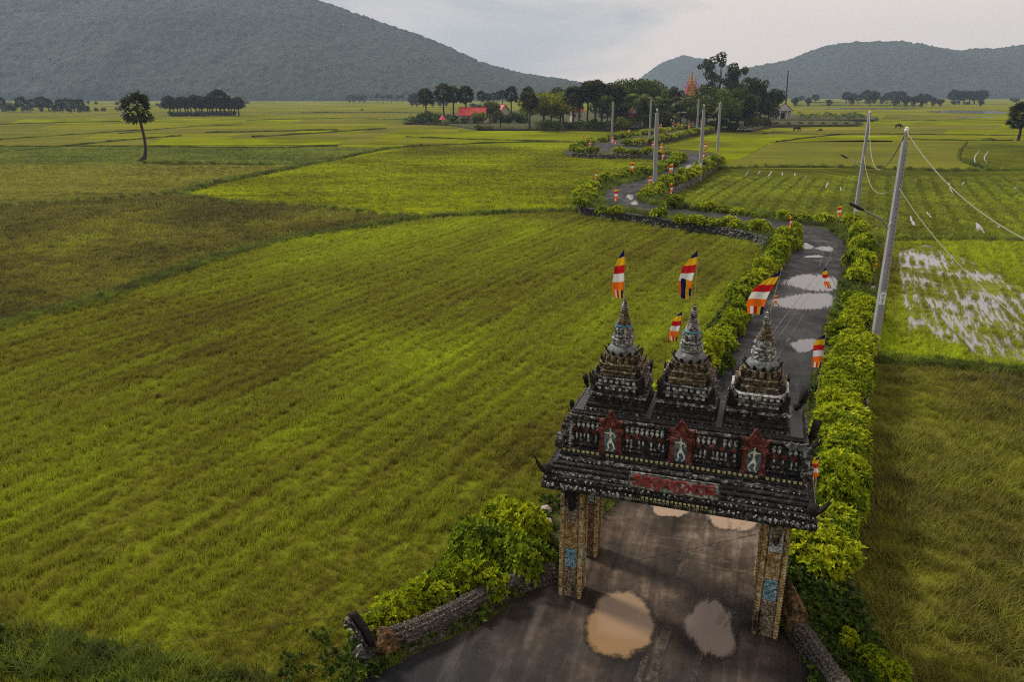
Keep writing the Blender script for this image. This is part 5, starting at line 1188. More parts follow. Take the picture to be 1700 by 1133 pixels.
RA = math.radians(63)
def rowk(x, y):                      # planted rows about 0.9 m apart, wavering
    v = -x * math.sin(RA) + y * math.cos(RA); u = x * math.cos(RA) + y * math.sin(RA); return .5 + .5 * np.sin(2 * PI * (v / .95 + 1.1 * fbm(u * .08, v * .10, 2, 5)))
x, y = fill(NEARP, 95, lambda x, y: np.clip((30 / np.maximum(y, 1)) ** 1.1, .06, 1) * (.34 + .66 * np.clip(rowk(x, y) * 1.6 - .25, 0, 1)) * (.55 + .45 * (fbm(x * .5, y * .5, 3, 44) > .42)), [EMBP], 120)
sc_ = rng.uniform(.6, 1.15, len(x)) * (.65 + .7 * fbm(x * .25, y * .25, 3, 2)) * np.clip(.85 + y / 110, .85, 1.9); print('rice', len(x))
scatter('rice_stubble', cl, np.stack([x, y, np.zeros_like(x) + .005], 1), sc_, rng.uniform(0, 6.28, len(x)))
# fallow field, mottled coarse tufts
cl3 = [clump_mesh('fallow_clump', M_bl3, 12, .30, .20, .035, .8) for _ in range(3)]
FALP = [(p[0], p[1]) for p in px_poly([(-600, 760), (-500, 350), (0, 348), (150, 336), (300, 326), (500, 346), (690, 366), (500, 394), (300, 450), (0, 543)])]
x, y = fill(FALP, 12, lambda x, y: np.clip((45 / y), .2, 1), (), 130); print('fallow', len(x))
scatter('fallow_growth', cl3, np.stack([x, y, np.zeros_like(x) + .01], 1), rng.uniform(.6, 1.3, len(x)) * np.clip(y / 55, .8, 2), rng.uniform(0, 6.28, len(x)))
for nm, pp_, cols, an, stk, sd_, dn in (('rice_carpet', [(305, 322), (530, 272), (700, 243), (960, 237), (1100, 232), (1130, 270), (1040, 285), (965, 325), (960, 352), (690, 364), (500, 343)], c_green, 0, (.06, .5), 13, 3.2),
        ('olive_carpet', [(-300, 350), (-300, 284), (0, 276), (240, 273), (440, 276), (520, 275), (305, 320), (150, 333), (0, 345)], c_olive, 0, (.03, .3), 9, 2.4), ('rough_carpet', [(-200, 276), (0, 246), (550, 246), (640, 247), (530, 270), (440, 273), (240, 270)], c_rough, 0, (.05, .6), 5, 1.6)):
    M_ = blade_mat(nm + '_blade', cols, an, stk, .03, 1.2, sd_, .3, 1.9, .8); cc_ = [clump_mesh(nm + '_clump', M_, 10, .30, .28, .06, .8) for _ in range(3)]
    Q = [(p[0], p[1]) for p in px_poly(pp_)]; x, y = fill(Q, dn, lambda x, y: .35 + .65 * (fbm(x * .35, y * 1.2, 3, 21) > .45), [EMBP], 185); print(nm, len(x))
    scatter(nm, cc_, np.stack([x, y, np.zeros_like(x) + .02], 1), rng.uniform(.6, 1.3, len(x)), rng.uniform(0, 6.28, len(x)))
# right-hand weedy field: longer, leaning grass
cl2 = [clump_mesh('weed_clump', M_bl2, 16, .34, .18, .015, 1.3) for _ in range(4)]
R1P = [(p[0], p[1]) for p in px_poly([(1420, 600), (1700, 612), (2500, 650), (3000, 1600), (1450, 1600), (1430, 1133), (1380, 960), (1400, 760)])]
x, y = fill(R1P, 60, lambda x, y: np.clip(16 / y, .3, 1) * (.4 + .6 * (fbm(x * .8, y * .8, 3, 4) > .42)), [EMBP], 60); print('weeds', len(x))
scatter('field_weeds', cl2, np.stack([x, y, np.zeros_like(x) + .005], 1), rng.uniform(.5, 1.2, len(x)) * (.5 + 1. * fbm(x * .4, y * .4, 3, 6)) * np.clip(.45 + .25 * (G(1700, 606).y - y), .45, 1), rng.uniform(0, 6.28, len(x)))
# flooded and furrowed field on the right
R2P = [(p[0], p[1]) for p in px_poly([(1440, 598), (1447, 405), (1700, 400), (2300, 412), (2400, 640), (1700, 615)])]; WP = [(p[0], p[1]) for p in px_poly(WETP)]
x, y = fill(R2P, 26, None, [EMBP], 90); wet = inpoly(WP, x, y); aw = x * math.cos(math.radians(24)) - y * math.sin(math.radians(24)); k = ~wet | (np.sin(aw * 2 * PI / .62 + 5 * fbm(x * .3, y * .1, 2, 7)) > .1) & (fbm(x * .9, y * .3, 3, 12) > .47); x, y = x[k], y[k]; print('paddy', len(x))
wet = inpoly(WP, x, y); scatter('rice_plants', cl, np.stack([x, y, np.zeros_like(x) + .02], 1), rng.uniform(.7, 1.3, len(x)) * np.where(wet, .95, 1.25), rng.uniform(0, 6.28, len(x)))
R3P = [(p[0], p[1]) for p in px_poly([(1130, 345), (1200, 283), (1440, 284), (1700, 287), (2100, 290), (2100, 408), (1700, 400), (1460, 402), (1400, 375), (1260, 362)])]
M_bl5 = Bm('furrow_blade', [(.34, (.075, .082, .014)), (.48, (.120, .140, .014)), (.62, (.175, .215, .014))], math.radians(78), (.06, .9), .035, 17, 2.1)
cl5 = [clump_mesh('furrow_clump', M_bl5, 12, .30, .18, .035, .6) for _ in range(3)]
RF = math.radians(65)
x, y = fill(R3P, 11, None, [EMBP], 115); q = np.sin((x * math.sin(RF) - y * math.cos(RF)) * 2 * PI / 1.9 + 7 * fbm(x * .02, y * .02, 2, 4)); k = q > -.25; x, y = x[k], y[k]; print('furrow', len(x))
scatter('rice_rows', cl5, np.stack([x, y, np.zeros_like(x) + .02], 1), rng.uniform(.7, 1.2, len(x)) * 1.1, rng.uniform(0, 6.28, len(x)))
# verge grass and low leafy weeds on the embankment
cl4 = [clump_mesh('verge_clump', M_bl4, 14, .26, .14, .018, .8) for _ in range(3)]
x, y = fill(EMBP, 45, lambda x, y: np.clip(22 / y, .12, 1) * (.25 + .75 * (fbm(x * .7, y * .7, 3, 8) > .45)), [ROADP], 130); print('verge', len(x))
scatter('verge_grass', cl4, np.stack([x, y, np.zeros_like(x) + EZ], 1), rng.uniform(.5, 1.2, len(x)) * np.clip(y / 35, .8, 2.2), rng.uniform(0, 6.28, len(x)))
def weed_mesh():
    V, T = rosette_leaves(np.concatenate([unit(10) * .13 * np.array([1, 1, .5]) + np.array([0, 0, .12])]), (lambda a: a / np.linalg.norm(a, axis=1, keepdims=True))(unit(10) * .5 + np.array([0, 0, .8])), .10, 6); return quads_obj_data(V, 4, 'weed_rosette', M_weedl, T)
cw = [weed_mesh() for _ in range(3)]
RV = [(p[0], p[1]) for p in px_poly([(1300, 840), (1330, 760), (1420, 760), (1395, 960), (1440, 1050), (1500, 1200), (1360, 1200), (1318, 1020), (1296, 960)], EZ)]
x, y = fill(RV, 55, None, [ROADP]); 
LV = [(p[0], p[1]) for p in px_poly([(560, 1160), (585, 1065), (690, 985), (800, 895), (900, 850), (925, 900), (905, 955), (800, 1030), (640, 1100), (600, 1200)], EZ)]
x2, y2 = fill(LV, 9); x = np.concatenate([x, x2]); y = np.concatenate([y, y2]); x3, y3 = fill(EMBP, 5, lambda x, y: np.clip(25 / y, .1, 1), [ROADP], 70); x = np.concatenate([x, x3]); y = np.concatenate([y, y3])
scatter('leafy_weeds', cw, np.stack([x, y, np.zeros_like(x) + EZ], 1), rng.uniform(.6, 1.5, len(x)), rng.uniform(0, 6.28, len(x)))
# grass on the earth banks between fields
bx = []
for pts, wd in BUNDS:
    for p in pts:
        if p.y > 140: continue
        for _ in range(int(26 if p.y < 60 else 10)):
            bx.append((p.x + random.uniform(-.6, .6) * wd, p.y + random.uniform(-.6, .6) * wd, .12))
bx = np.array(bx); scatter('bank_grass', cl4, bx, rng.uniform(.7, 1.3, len(bx)) * np.clip(bx[:, 1] / 45, .9, 2.2), rng.uniform(0, 6.28, len(bx)))
x, y = fill([(p[0], p[1]) for p in px_poly([(-300, 1030), (60, 1040), (150, 1068), (300, 1092), (450, 1125), (480, 1300), (-300, 1300)])], 60, lambda x, y: .3 + .7 * (fbm(x * .7, y * .7, 3, 8) > .48)); scatter('dark_bank_grass', cl4, np.stack([x, y, np.zeros_like(x)], 1), rng.uniform(.7, 1.5, len(x)), rng.uniform(0, 6.28, len(x)))
# tall grass tussock and creeping growth at the lower left
cl6 = [clump_mesh('tussock', M_bl4, 60, .75, .22, .018, 1.3) for _ in range(2)]
TP = [tuple(G(px, py, 0)) for px, py in ((165, 1105), (130, 1115), (200, 1110), (20, 1120), (60, 1125), (95, 1100), (8, 1100), (250, 1125))]
scatter('grass_tussocks', cl6, np.array(TP), rng.uniform(.6, 1.0, len(TP)), rng.uniform(0, 6, len(TP)))
DL = [(p[0], p[1]) for p in px_poly([(-100, 1040), (60, 1045), (150, 1075), (300, 1100), (420, 1133), (420, 1250), (-200, 1250)])]
x, y = fill(DL, 7, lambda x, y: (fbm(x * .6, y * .6, 3, 31) > .45) * 1.); DL2 = [(p[0], p[1]) for p in px_poly([(470, 1080), (560, 1040), (600, 1060), (590, 1200), (470, 1200)])]; x2, y2 = fill(DL2, 8, lambda x, y: (fbm(x * .6, y * .6, 3, 31) > .42) * 1.); x = np.concatenate([x, x2]); y = np.concatenate([y, y2])
scatter('creeping_weeds', cw, np.stack([x, y, np.zeros_like(x) + .05], 1), rng.uniform(.6, 1.3, len(x)), rng.uniform(0, 6.28, len(x)))

# ================================================================== TREES
def crown_pts(lobes, n):
    vol = np.array([l[3] ** 2 for l in lobes]); cnt = (vol / vol.sum() * n).astype(int) + 1; P = []; Nn = []
    for l, c_ in zip(lobes, cnt):
        d = unit(int(c_)); r_ = l[3] * (1 - .28 * rng.random(len(d)) ** 2 + .08 * rng.normal(size=len(d))); P.append(np.array(l[:3]) + d * r_[:, None] * np.array([1, 1, .8])); Nn.append(d)
    return np.concatenate(P), np.concatenate(Nn)
def leaf_cards(P, Nn, s, mat, name):
    n = len(P); d = Nn + rng.normal(size=(n, 3)) * .7; d /= np.linalg.norm(d, axis=1, keepdims=True); u, v = frames(d); a = rng.random(n) * 6.28; c_, s_ = np.cos(a)[:, None], np.sin(a)[:, None]; u, v = u * c_ + v * s_, v * c_ - u * s_
    l = (s * rng.uniform(.6, 1.3, n))[:, None]; V = np.stack([P - u * l, P - v * l * .5 + d * l * .15, P + u * l, P + v * l * .5 - d * l * .1], 1); return quads_obj_data(V, 4, name, mat, np.clip(rng.normal(.5, .2, n), 0, 1))
def tree_proto(kind, lm, seed):
    """unit-height tree: (trunk mesh, crown mesh)"""
    r_ = random.Random(seed); mb = MB(); lobes = []
    if kind == 'round':
        for i in range(16): a = r_.random() * 6.28; q = r_.random() ** .6 * .27; z = .24 + .60 * r_.random(); lobes.append((q * math.cos(a) * (1.15 - abs(z - .6)), q * math.sin(a), z, r_.uniform(.10, .17)))
        lobes.append((0, 0, .6, .26)); n = 4200; s = .026
    elif kind == 'wide':
        for i in range(20): a = r_.random() * 6.28; q = r_.random() ** .5 * .46; z = .36 + .50 * r_.random() * (1 - q); lobes.append((q * math.cos(a), q * math.sin(a), z, r_.uniform(.10, .17)))
        n = 4600; s = .027
    elif kind == 'cone':
        for i in range(18): z = .15 + .78 * (i / 17); q = .30 * (1.02 - z) ** .8 * r_.uniform(.3, 1); a = i * 2.4; lobes.append((q * math.cos(a), q * math.sin(a), z, .17 * (1.15 - z)))
        n = 3600; s = .026
    elif kind == 'tall':               # open crown of separate clumps
        for i in range(26): a = r_.random() * 6.28; z = .40 + .56 * r_.random(); q = .33 * math.sin(PI * min(1, max(0, (z - .25) / .85))) * r_.uniform(.5, 1.05); lobes.append((q * math.cos(a), q * math.sin(a), z, r_.uniform(.045, .085)))
        n = 3800; s = .017
    elif kind == 'bush':
        for i in range(12): a = r_.random() * 6.28; q = r_.random() ** .6 * .55; lobes.append((q * math.cos(a), q * math.sin(a), r_.uniform(.25, .75), r_.uniform(.2, .34)))
        n = 1300; s = .06
    th = {'bush': .02, 'tall': .018}.get(kind, .024)
    zt = {'cone': .8, 'bush': .4}.get(kind, .55)
    mb.tube([(0, 0, -.01), (.006, .004, zt * .4), (-.01, .006, zt)], [th, th * .75, th * .4], 7)
    for l in lobes[::1 if kind == 'tall' else 2]:
        z0 = r_.uniform(.25, .5) * zt + .12; mb.tube([(0, 0, z0), (l[0] * .5, l[1] * .5, (z0 + l[2]) / 2 - .02), (l[0], l[1], l[2])], [th * .5, th * .3, th * .1], 5)
    P, Nn = crown_pts(lobes, n); return mb.mesh('trunk', M_bark), leaf_cards(P, Nn, s, LM[lm], 'crown')
def fan_palm(seed, lm='palm', zc=.745, kk=1.):
    """sugar palm of unit height: ball of stiff fan leaves over a skirt of old ones"""
    r_ = random.Random(seed); mb = MB(); mb.tube([(0, 0, -.01), (.012, 0, zc * .3), (.006, .004, zc * .6), (0, 0, zc)], [.026 * kk, .017 * kk, .015 * kk, .019 * kk], 8); tr = mb.mesh('trunk', M_palmbark)
    V = []; T = []; nl = (52 if kk < 1.2 else 75 if kk < 1.6 else 150)
    for i in range(nl):
        el = math.asin(-.90 + 1.88 * (i + r_.random()) / nl); a = i * 2.39996 + r_.uniform(-.3, .3); L = r_.uniform(.10, .135) * (1.25 if el < -.4 else 1); d = Vector((math.cos(el) * math.cos(a), math.cos(el) * math.sin(a), math.sin(el))); b = Vector((0, 0, zc)) + Vector((d.x, d.y, d.z * 1.25)) * L * kk
        u = d.cross(VZ).normalized(); v = d.cross(u).normalized(); tw = r_.uniform(-.8, .8); u, v = u * math.cos(tw) + v * math.sin(tw), v * math.cos(tw) - u * math.sin(tw); R = r_.uniform(.070, .105) * kk; tt = r_.random() * (.8 if el > -.3 else .4)
        for k in range(11):
            an = math.radians(-125 + 25 * k); dr = d * math.cos(an) + u * math.sin(an) + v * (-.22 + .12 * (k % 2)); dr.normalize(); sd_ = dr.cross(v).normalized() * R * .17; q = b + dr * R * .55; e_ = b + dr * R + Vector((0, 0, -.10 * R))
            V.append([b, q - sd_, e_, q + sd_]); T.append(min(1, tt + .15 * r_.random()))
        p0 = Vector((0, 0, zc - .01)); V.append([p0, p0 + u * .003, b + u * .003, b]); T.append(.2)
    return tr, quads_obj_data(np.array([[tuple(p) for p in q] for q in V]), 4, 'crown', LM[lm], np.array(T))
def feather_palm(seed, lm='palm', arms=16, droop=1., L=.34, ztop=.68, wide=.035):
    r_ = random.Random(seed); mb = MB(); mb.tube([(0, 0, -.01), (.02, .01, ztop * .5), (0, 0, ztop)], [.022, .014, .013], 7); tr = mb.mesh('trunk', M_palmbark); V = []; T = []
    for i in range(arms):
        a = 2 * PI * i / arms + r_.uniform(-.2, .2); el = math.radians(r_.uniform(0, 75)); p = Vector((0, 0, ztop)); h = Vector((math.cos(a), math.sin(a), 0)); n = 9; tt = r_.random()
        for k in range(n):
            d = h * math.cos(el) + VZ * math.sin(el); q = p + d * L / n; el -= droop * .20 * (1 + k * .08); s = d.cross(VZ).normalized(); w_ = wide * (2.4 if wide > .03 else 1.5) * math.sin(PI * (k + .8) / (n + 1))
            for sg in (-1, 1):
                tip = q + s * sg * w_ + d * w_ * .3 - VZ * w_ * .5; V.append([p, q, tip + d * .012, tip - d * .01]); T.append(min(1, tt * .7 + r_.random() * .3))
            p = q
    return tr, quads_obj_data(np.array([[tuple(p) for p in q] for q in V]), 4, 'crown', LM[lm], np.array(T))
random.seed(99)
PR = {'round_dark': tree_proto('round', 'dark', 1), 'round_mid': tree_proto('round', 'mid', 2), 'round_blue': tree_proto('round', 'blue', 3), 'wide_lime': tree_proto('wide', 'lime', 4), 'wide_mid': tree_proto('wide', 'mid', 5), 'wide_dark': tree_proto('wide', 'dark', 6),
      'cone_lime': tree_proto('cone', 'mid', 7), 'tall': tree_proto('tall', 'dark', 8), 'tall2': tree_proto('tall', 'dark', 12), 'bush_dark': tree_proto('bush', 'dark', 9), 'bush_mid': tree_proto('bush', 'mid', 10), 'bush_blue': tree_proto('bush', 'blue', 11), 'bush_lime': tree_proto('bush', 'lime', 13), 'yellow': tree_proto('bush', 'yel', 14),
      'palm': fan_palm(1), 'palm2': fan_palm(2), 'palm3': fan_palm(3), 'palm_big': fan_palm(15, 'palm', .68, 1.45), 'palm_big2': fan_palm(16, 'palm', .66, 1.35), 'palm_farb': fan_palm(17, 'blue', .62, 1.5), 'palm_squat': fan_palm(8, 'palm', .64, 1.55), 'palm_far': fan_palm(4, 'blue'), 'coco': feather_palm(5, 'mid'), 'coco2': feather_palm(6, 'palm'), 'banana': feather_palm(7, 'ban', 9, .75, .60, .42, .09)}
def tree(kind, px, pb, pt, label, group, name=None, cat='tree', wide=1., z=0., base=None):
    b = base or G(px, pb, z); h = height_at(b, pt); wide = wide * (1.12 if kind.startswith('palm') else 1.); nm = name or ('palm_tree' if kind.startswith(('palm', 'coco')) else 'banana_plant' if kind == 'banana' else 'bush' if kind.startswith(('bush', 'yellow')) else 'leafy_tree')
    if nm == 'palm_tree': cat = 'palm'
    if nm in ('bush',): cat = 'bush'
    if nm == 'banana_plant': cat = 'banana plant'
    e = empty(nm, tuple(b), random.random() * 6.28, label=label, cat=cat, group=group); tr, cr_ = PR[kind]
    hh = h / (.97 if kind.startswith(('palm',)) else .98)
    for n_, m_ in (('trunk', tr), ('crown', cr_)): o_ = link(n_, m_, e); o_.scale = (hh * wide, hh * wide, hh)
    return e
def tree_row(items, text, group, **kw):
    items = sorted(items, key=lambda t_: t_[1])
    for i, (k, px, pb, pt, *w_) in enumerate(items): tree(k, px, pb, pt, text.format(o=ordn(i)), group, wide=w_[0] if w_ else 1., **kw)
# the lone sugar palm: bent foot, tall bare trunk
lb = G(240, 268, 0); e = empty('palm_tree', tuple(lb), 0, label='lone tall sugar palm with a curved foot standing in the open field at left', cat='palm'); hp = height_at(lb, 152)
mb = MB(); mb.tube([(-.75, 0, -.1), (-.35, 0, .25), (.25, 0, 1.0), (.55, 0, 2.2), (.62, 0, 4.2), (.42, 0, 6.2), (.15, 0, 8.2), (-.05, 0, hp * .80)], [.62, .48, .36, .27, .24, .24, .26, .32], 10)
for k in range(7): mb.tube([(-.75 + .1 * k, 0, .3), (-1.15 + .22 * k, -.4 + .13 * k, -.05)], [.14, .05], 5)
mb.obj('trunk', M_palmbark, e); tr, cr_ = fan_palm(77); o_ = link('crown', cr_, e); s_ = hp * 1.16; o_.scale = (s_ * .98, s_ * .98, s_); o_.location = (-.05, 0, hp * .78 - .745 * s_)
# far left line of palms and bushes
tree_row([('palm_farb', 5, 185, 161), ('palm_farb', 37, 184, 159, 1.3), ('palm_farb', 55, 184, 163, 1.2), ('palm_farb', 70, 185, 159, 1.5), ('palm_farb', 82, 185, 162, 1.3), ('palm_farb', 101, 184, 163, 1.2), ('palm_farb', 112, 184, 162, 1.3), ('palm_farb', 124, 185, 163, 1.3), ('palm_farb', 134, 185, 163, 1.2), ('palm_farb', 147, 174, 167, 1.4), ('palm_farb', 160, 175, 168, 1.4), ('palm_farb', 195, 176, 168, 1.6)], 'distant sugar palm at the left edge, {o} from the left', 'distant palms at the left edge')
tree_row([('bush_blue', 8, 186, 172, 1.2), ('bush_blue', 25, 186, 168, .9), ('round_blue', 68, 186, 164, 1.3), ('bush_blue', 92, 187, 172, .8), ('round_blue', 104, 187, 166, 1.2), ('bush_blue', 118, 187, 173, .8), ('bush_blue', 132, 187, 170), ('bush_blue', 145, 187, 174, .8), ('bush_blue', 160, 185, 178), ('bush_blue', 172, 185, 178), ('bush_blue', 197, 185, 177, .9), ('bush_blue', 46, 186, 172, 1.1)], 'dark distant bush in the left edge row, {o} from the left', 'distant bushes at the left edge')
# palm grove
pg = [(283, 160), (290, 163), (300, 161), (309, 160), (318, 162), (327, 157), (336, 161), (345, 160), (354, 157), (360, 162), (367, 150), (374, 162), (381, 160), (390, 163), (397, 162), (295, 165), (313, 164), (331, 165), (349, 164), (372, 165), (385, 166)]
tree_row([(random.choice(['palm_big', 'palm_big2']), px, 192.5 if i < 15 else 190, pt - 1, 1.25) for i, (px, pt) in enumerate(pg)], 'sugar palm in the dense dark grove, {o} from the left', 'sugar palms of the dense grove')
tree_row([('bush_dark', x_, 193.8, 183 + (i % 3), 1.5) for i, x_ in enumerate(range(286, 336, 8))] + [('bush_dark', x_, 192, 183, 1.7) for x_ in range(340, 396, 8)], 'dark bush under the dense palm grove, {o} from the left', 'undergrowth bushes of the dense palm grove')
tree_row([('bush_blue', 275, 181, 167, 1), ('round_blue', 402, 174, 164, 1.3), ('bush_blue', 410, 173, 167, 1.4), ('bush_blue', 268, 180, 170, 1)], 'faint bush standing behind the dense palm grove, {o} from the left', 'faint bushes behind the grove')
# far middle
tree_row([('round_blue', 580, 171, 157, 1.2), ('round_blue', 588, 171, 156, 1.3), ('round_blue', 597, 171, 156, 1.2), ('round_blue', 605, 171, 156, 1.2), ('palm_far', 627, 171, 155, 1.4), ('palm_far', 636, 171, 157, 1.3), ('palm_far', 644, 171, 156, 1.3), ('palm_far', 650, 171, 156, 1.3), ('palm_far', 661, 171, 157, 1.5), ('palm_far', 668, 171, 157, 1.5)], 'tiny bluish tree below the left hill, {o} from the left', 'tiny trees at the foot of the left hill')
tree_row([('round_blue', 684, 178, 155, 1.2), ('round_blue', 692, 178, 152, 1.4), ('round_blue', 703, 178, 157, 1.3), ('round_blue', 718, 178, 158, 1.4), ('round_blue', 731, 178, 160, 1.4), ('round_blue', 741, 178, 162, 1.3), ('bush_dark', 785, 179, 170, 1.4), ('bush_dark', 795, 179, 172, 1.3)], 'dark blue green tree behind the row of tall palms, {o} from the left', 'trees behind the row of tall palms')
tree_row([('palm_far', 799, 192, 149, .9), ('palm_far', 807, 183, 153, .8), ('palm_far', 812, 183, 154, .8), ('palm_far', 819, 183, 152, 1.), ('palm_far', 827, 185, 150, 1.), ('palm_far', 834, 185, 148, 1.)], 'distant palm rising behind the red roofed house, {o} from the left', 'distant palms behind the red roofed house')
tree_row([('palm', 708, 206, 145, 1.15), ('palm2', 737, 206, 137, 1.1), ('palm3', 753, 206, 141, 1.15), ('palm', 774, 206, 141, 1.1)], 'tall dark sugar palm at the left of the village, {o} from the left', 'sugar palms at the left end of the village')
tree('palm2', 849, 203, 142, 'single round headed sugar palm right of the red gable roof', 'sugar palms of the village'); tree('palm3', 876, 205, 142, 'sugar palm partly behind the lime crowned tree', 'sugar palms of the village')
tree('palm', 879, 217, 151, 'near sugar palm standing at the front edge of the village left of the lime tree', 'sugar palms of the village', wide=1.2)
# village undergrowth at left
tree_row([('banana', 676, 207, 188), ('banana', 690, 207, 184), ('bush_dark', 702, 207, 186, 1.2), ('bush_mid', 714, 207, 182, 1.2), ('banana', 724, 207, 183), ('banana', 744, 208, 185), ('bush_dark', 752, 207, 188, 1.2), ('banana', 762, 208, 188), ('bush_dark', 770, 208, 192, 1), ('bush_dark', 694, 206, 190, 1.2), ('bush_mid', 735, 207, 190, 1.)], 'undergrowth plant below the four tall palms, {o} from the left', 'undergrowth below the four tall palms')
tree('wide_lime', 793, 208, 181, 'yellow green bushy tree in front of the long red roof', None, wide=1.25)
tree('round_mid', 814, 206, 160, 'grey green tree between the long red roof and the red gable', None, wide=1.1)
tree('wide_dark', 831, 215, 180, 'dark rounded tree in front of the red gabled house', None, wide=1.15); tree('bush_dark', 858, 207, 183, 'dark bushy shrub under the round headed palm', None, wide=1.4)
for i, (k, px, pb, pt, w_, lb_) in enumerate([('wide_lime', 903, 212, 141, 1.4, 'broad lime crowned tree at the left of the village grove'), ('wide_lime', 930, 209, 140, 1.1, 'lime topped tree behind the broad lime tree'), ('bush_mid', 795, 217, 206, 1.3, 'low green bush at the near left corner of the village bank'), ('bush_mid', 812, 217, 207, 1.3, 'low green bush beside the near left corner of the village bank'),
      ('bush_mid', 900, 216, 198, 1.2, 'bush beneath the broad lime tree'), ('bush_dark', 918, 216, 196, 1.3, 'dark bush at the right foot of the lime tree'), ('round_dark', 935, 208, 139, 1.1, 'dark tree between the lime tree and the palm thicket'),
      ('palm', 950, 214, 140, 1.1, 'leftmost big palm of the dark thicket above the red roofed hut'), ('coco2', 962, 213, 142, 1.2, 'feathery palm in the thicket right of the red roofed hut'), ('palm2', 975, 214, 133, 1.1, 'tall palm in the dark thicket second from its left'), ('palm3', 988, 214, 131, 1.2, 'tall bushy palm near the middle of the dark thicket'),
      ('round_dark', 998, 210, 131, 1.1, 'round dark tree top in the palm thicket'), ('coco', 1008, 214, 140, 1.2, 'feathery palm right of the middle of the thicket'), ('palm', 1018, 214, 138, 1.2, 'rightmost fan palm of the dark thicket'), ('round_mid', 1032, 209, 124, .9, 'left shoulder of the big domed tree group'),
      ('round_mid', 1052, 208, 115, 1.05, 'big domed tree rising above the palm thicket'), ('round_mid', 1076, 208, 117, .95, 'right hand domed tree beside the biggest one'), ('coco', 1062, 214, 140, 1.3, 'coconut palm drooping in front of the domed trees'), ('coco', 1080, 213, 146, 1.2, 'coconut palm just left of the light green conical tree'),
      ('cone_lime', 1100, 213, 147, 1.35, 'light green conical tree in the centre of the village'), ('round_dark', 1108, 205, 138, .8, 'dark tree top left of the temple spire'), ('wide_dark', 1122, 205, 141, .7, 'low dark crown just left of the temple spire'), ('coco2', 1130, 212, 150, 1.3, 'drooping palm in front of the temple roof'),
      ('wide_mid', 1172, 214, 134, 1.0, 'broad green tree right of the temple spire'), ('wide_mid', 1195, 216, 138, 1.0, 'broad green tree beneath the tall open crowned tree'), ('tall', 1190, 205, 88, 1.0, 'very tall open crowned tree standing above the village'), ('tall2', 1223, 206, 113, .85, 'second tallest open crowned tree right of the very tall one'),
      ('round_dark', 1247, 208, 122, .8, 'dark pointed tree right of the open crowned trees'), ('wide_dark', 1225, 215, 135, .9, 'dark spreading tree at the right of the village grove'), ('wide_mid', 1212, 217, 150, .9, 'yellowish tree with hanging blossom beside the rightmost pole'), ('round_dark', 1274, 208, 142, 1.05, 'dark rounded tree left of the small white shrine'), ('wide_dark', 1260, 207, 150, .75, 'dark tree crowding the left of the small white shrine'),
      ('round_dark', 1160, 212, 160, 1.2, 'dark tree below the temple roof'), ('round_dark', 1140, 208, 165, 1.2, 'dark low tree below the temple roof at its left'), ('bush_mid', 1250, 216, 190, 1.1, 'grey green bush beside the pile of white planks'), ('bush_dark', 1215, 218, 200, 1.4, 'dark bush at the foot of the rightmost pole'), ('round_dark', 1070, 212, 160, 1.2, 'dark tree right of the village pavilion'), ('round_dark', 1028, 212, 165, 1.2, 'dark tree left of the village pavilion'),
      ('bush_dark', 1075, 213, 186, 1.1, 'dark rounded bush right beside the village pavilion'), ('bush_lime', 1040, 213, 193, 1.2, 'lime bush at the left wall of the village pavilion'), ('yellow', 1049, 208, 169, .55, 'small bright yellow tree behind the village pavilion'), ('bush_mid', 985, 217, 196, 1.3, 'bush at the front of the dark thicket'), ('bush_dark', 1002, 217, 199, 1.4, 'dark bush at the front of the thicket, right of the middle'), ('bush_mid', 962, 217, 198, 1.3, 'greyish bush left of the foot of the thicket'),
      ('bush_dark', 1020, 216, 197, 1.3, 'dark bush at the right foot of the thicket'), ('bush_dark', 1100, 213, 196, 1.5, 'dark bush under the conical tree'), ('bush_lime', 1180, 218, 200, 1., 'lime bush where the road enters the village'), ('bush_dark', 945, 217, 200, 1.2, 'dark bush in front of the small red roofed hut'), ('bush_dark', 1265, 211, 190, 1.2, 'dark bush at the right end of the village bank'), ('round_dark', 915, 205, 150, 1.1, 'dark tree behind the lime crowned tree'), ('bush_dark', 1190, 218, 195, 1.4, 'dark bush under the broad green trees'), ('round_dark', 1235, 215, 155, 1.1, 'dark tree in front of the open crowned trees')]):
    tree(k, px, pb, pt, lb_, 'trees and bushes of the village', wide=w_, z=.6 if pb < 217 else .0)
# banana row on the walled plot
tree_row([('banana', x_, 197 + (i % 2), 180 + (i * 7) % 4, 1.1) for i, x_ in enumerate((1331, 1343, 1355, 1365, 1378, 1388, 1399, 1410, 1419, 1428))], 'banana plant right of the small pale shrine, {o} from the left', 'banana plants beside the shrine', z=.9)
tree_row([('bush_mid', x_, 206, 202, 2.) for x_ in range(1290, 1425, 19)], 'low shrub on the front plot below the bananas, {o} from the left', 'low shrubs on the front plot', z=.8)
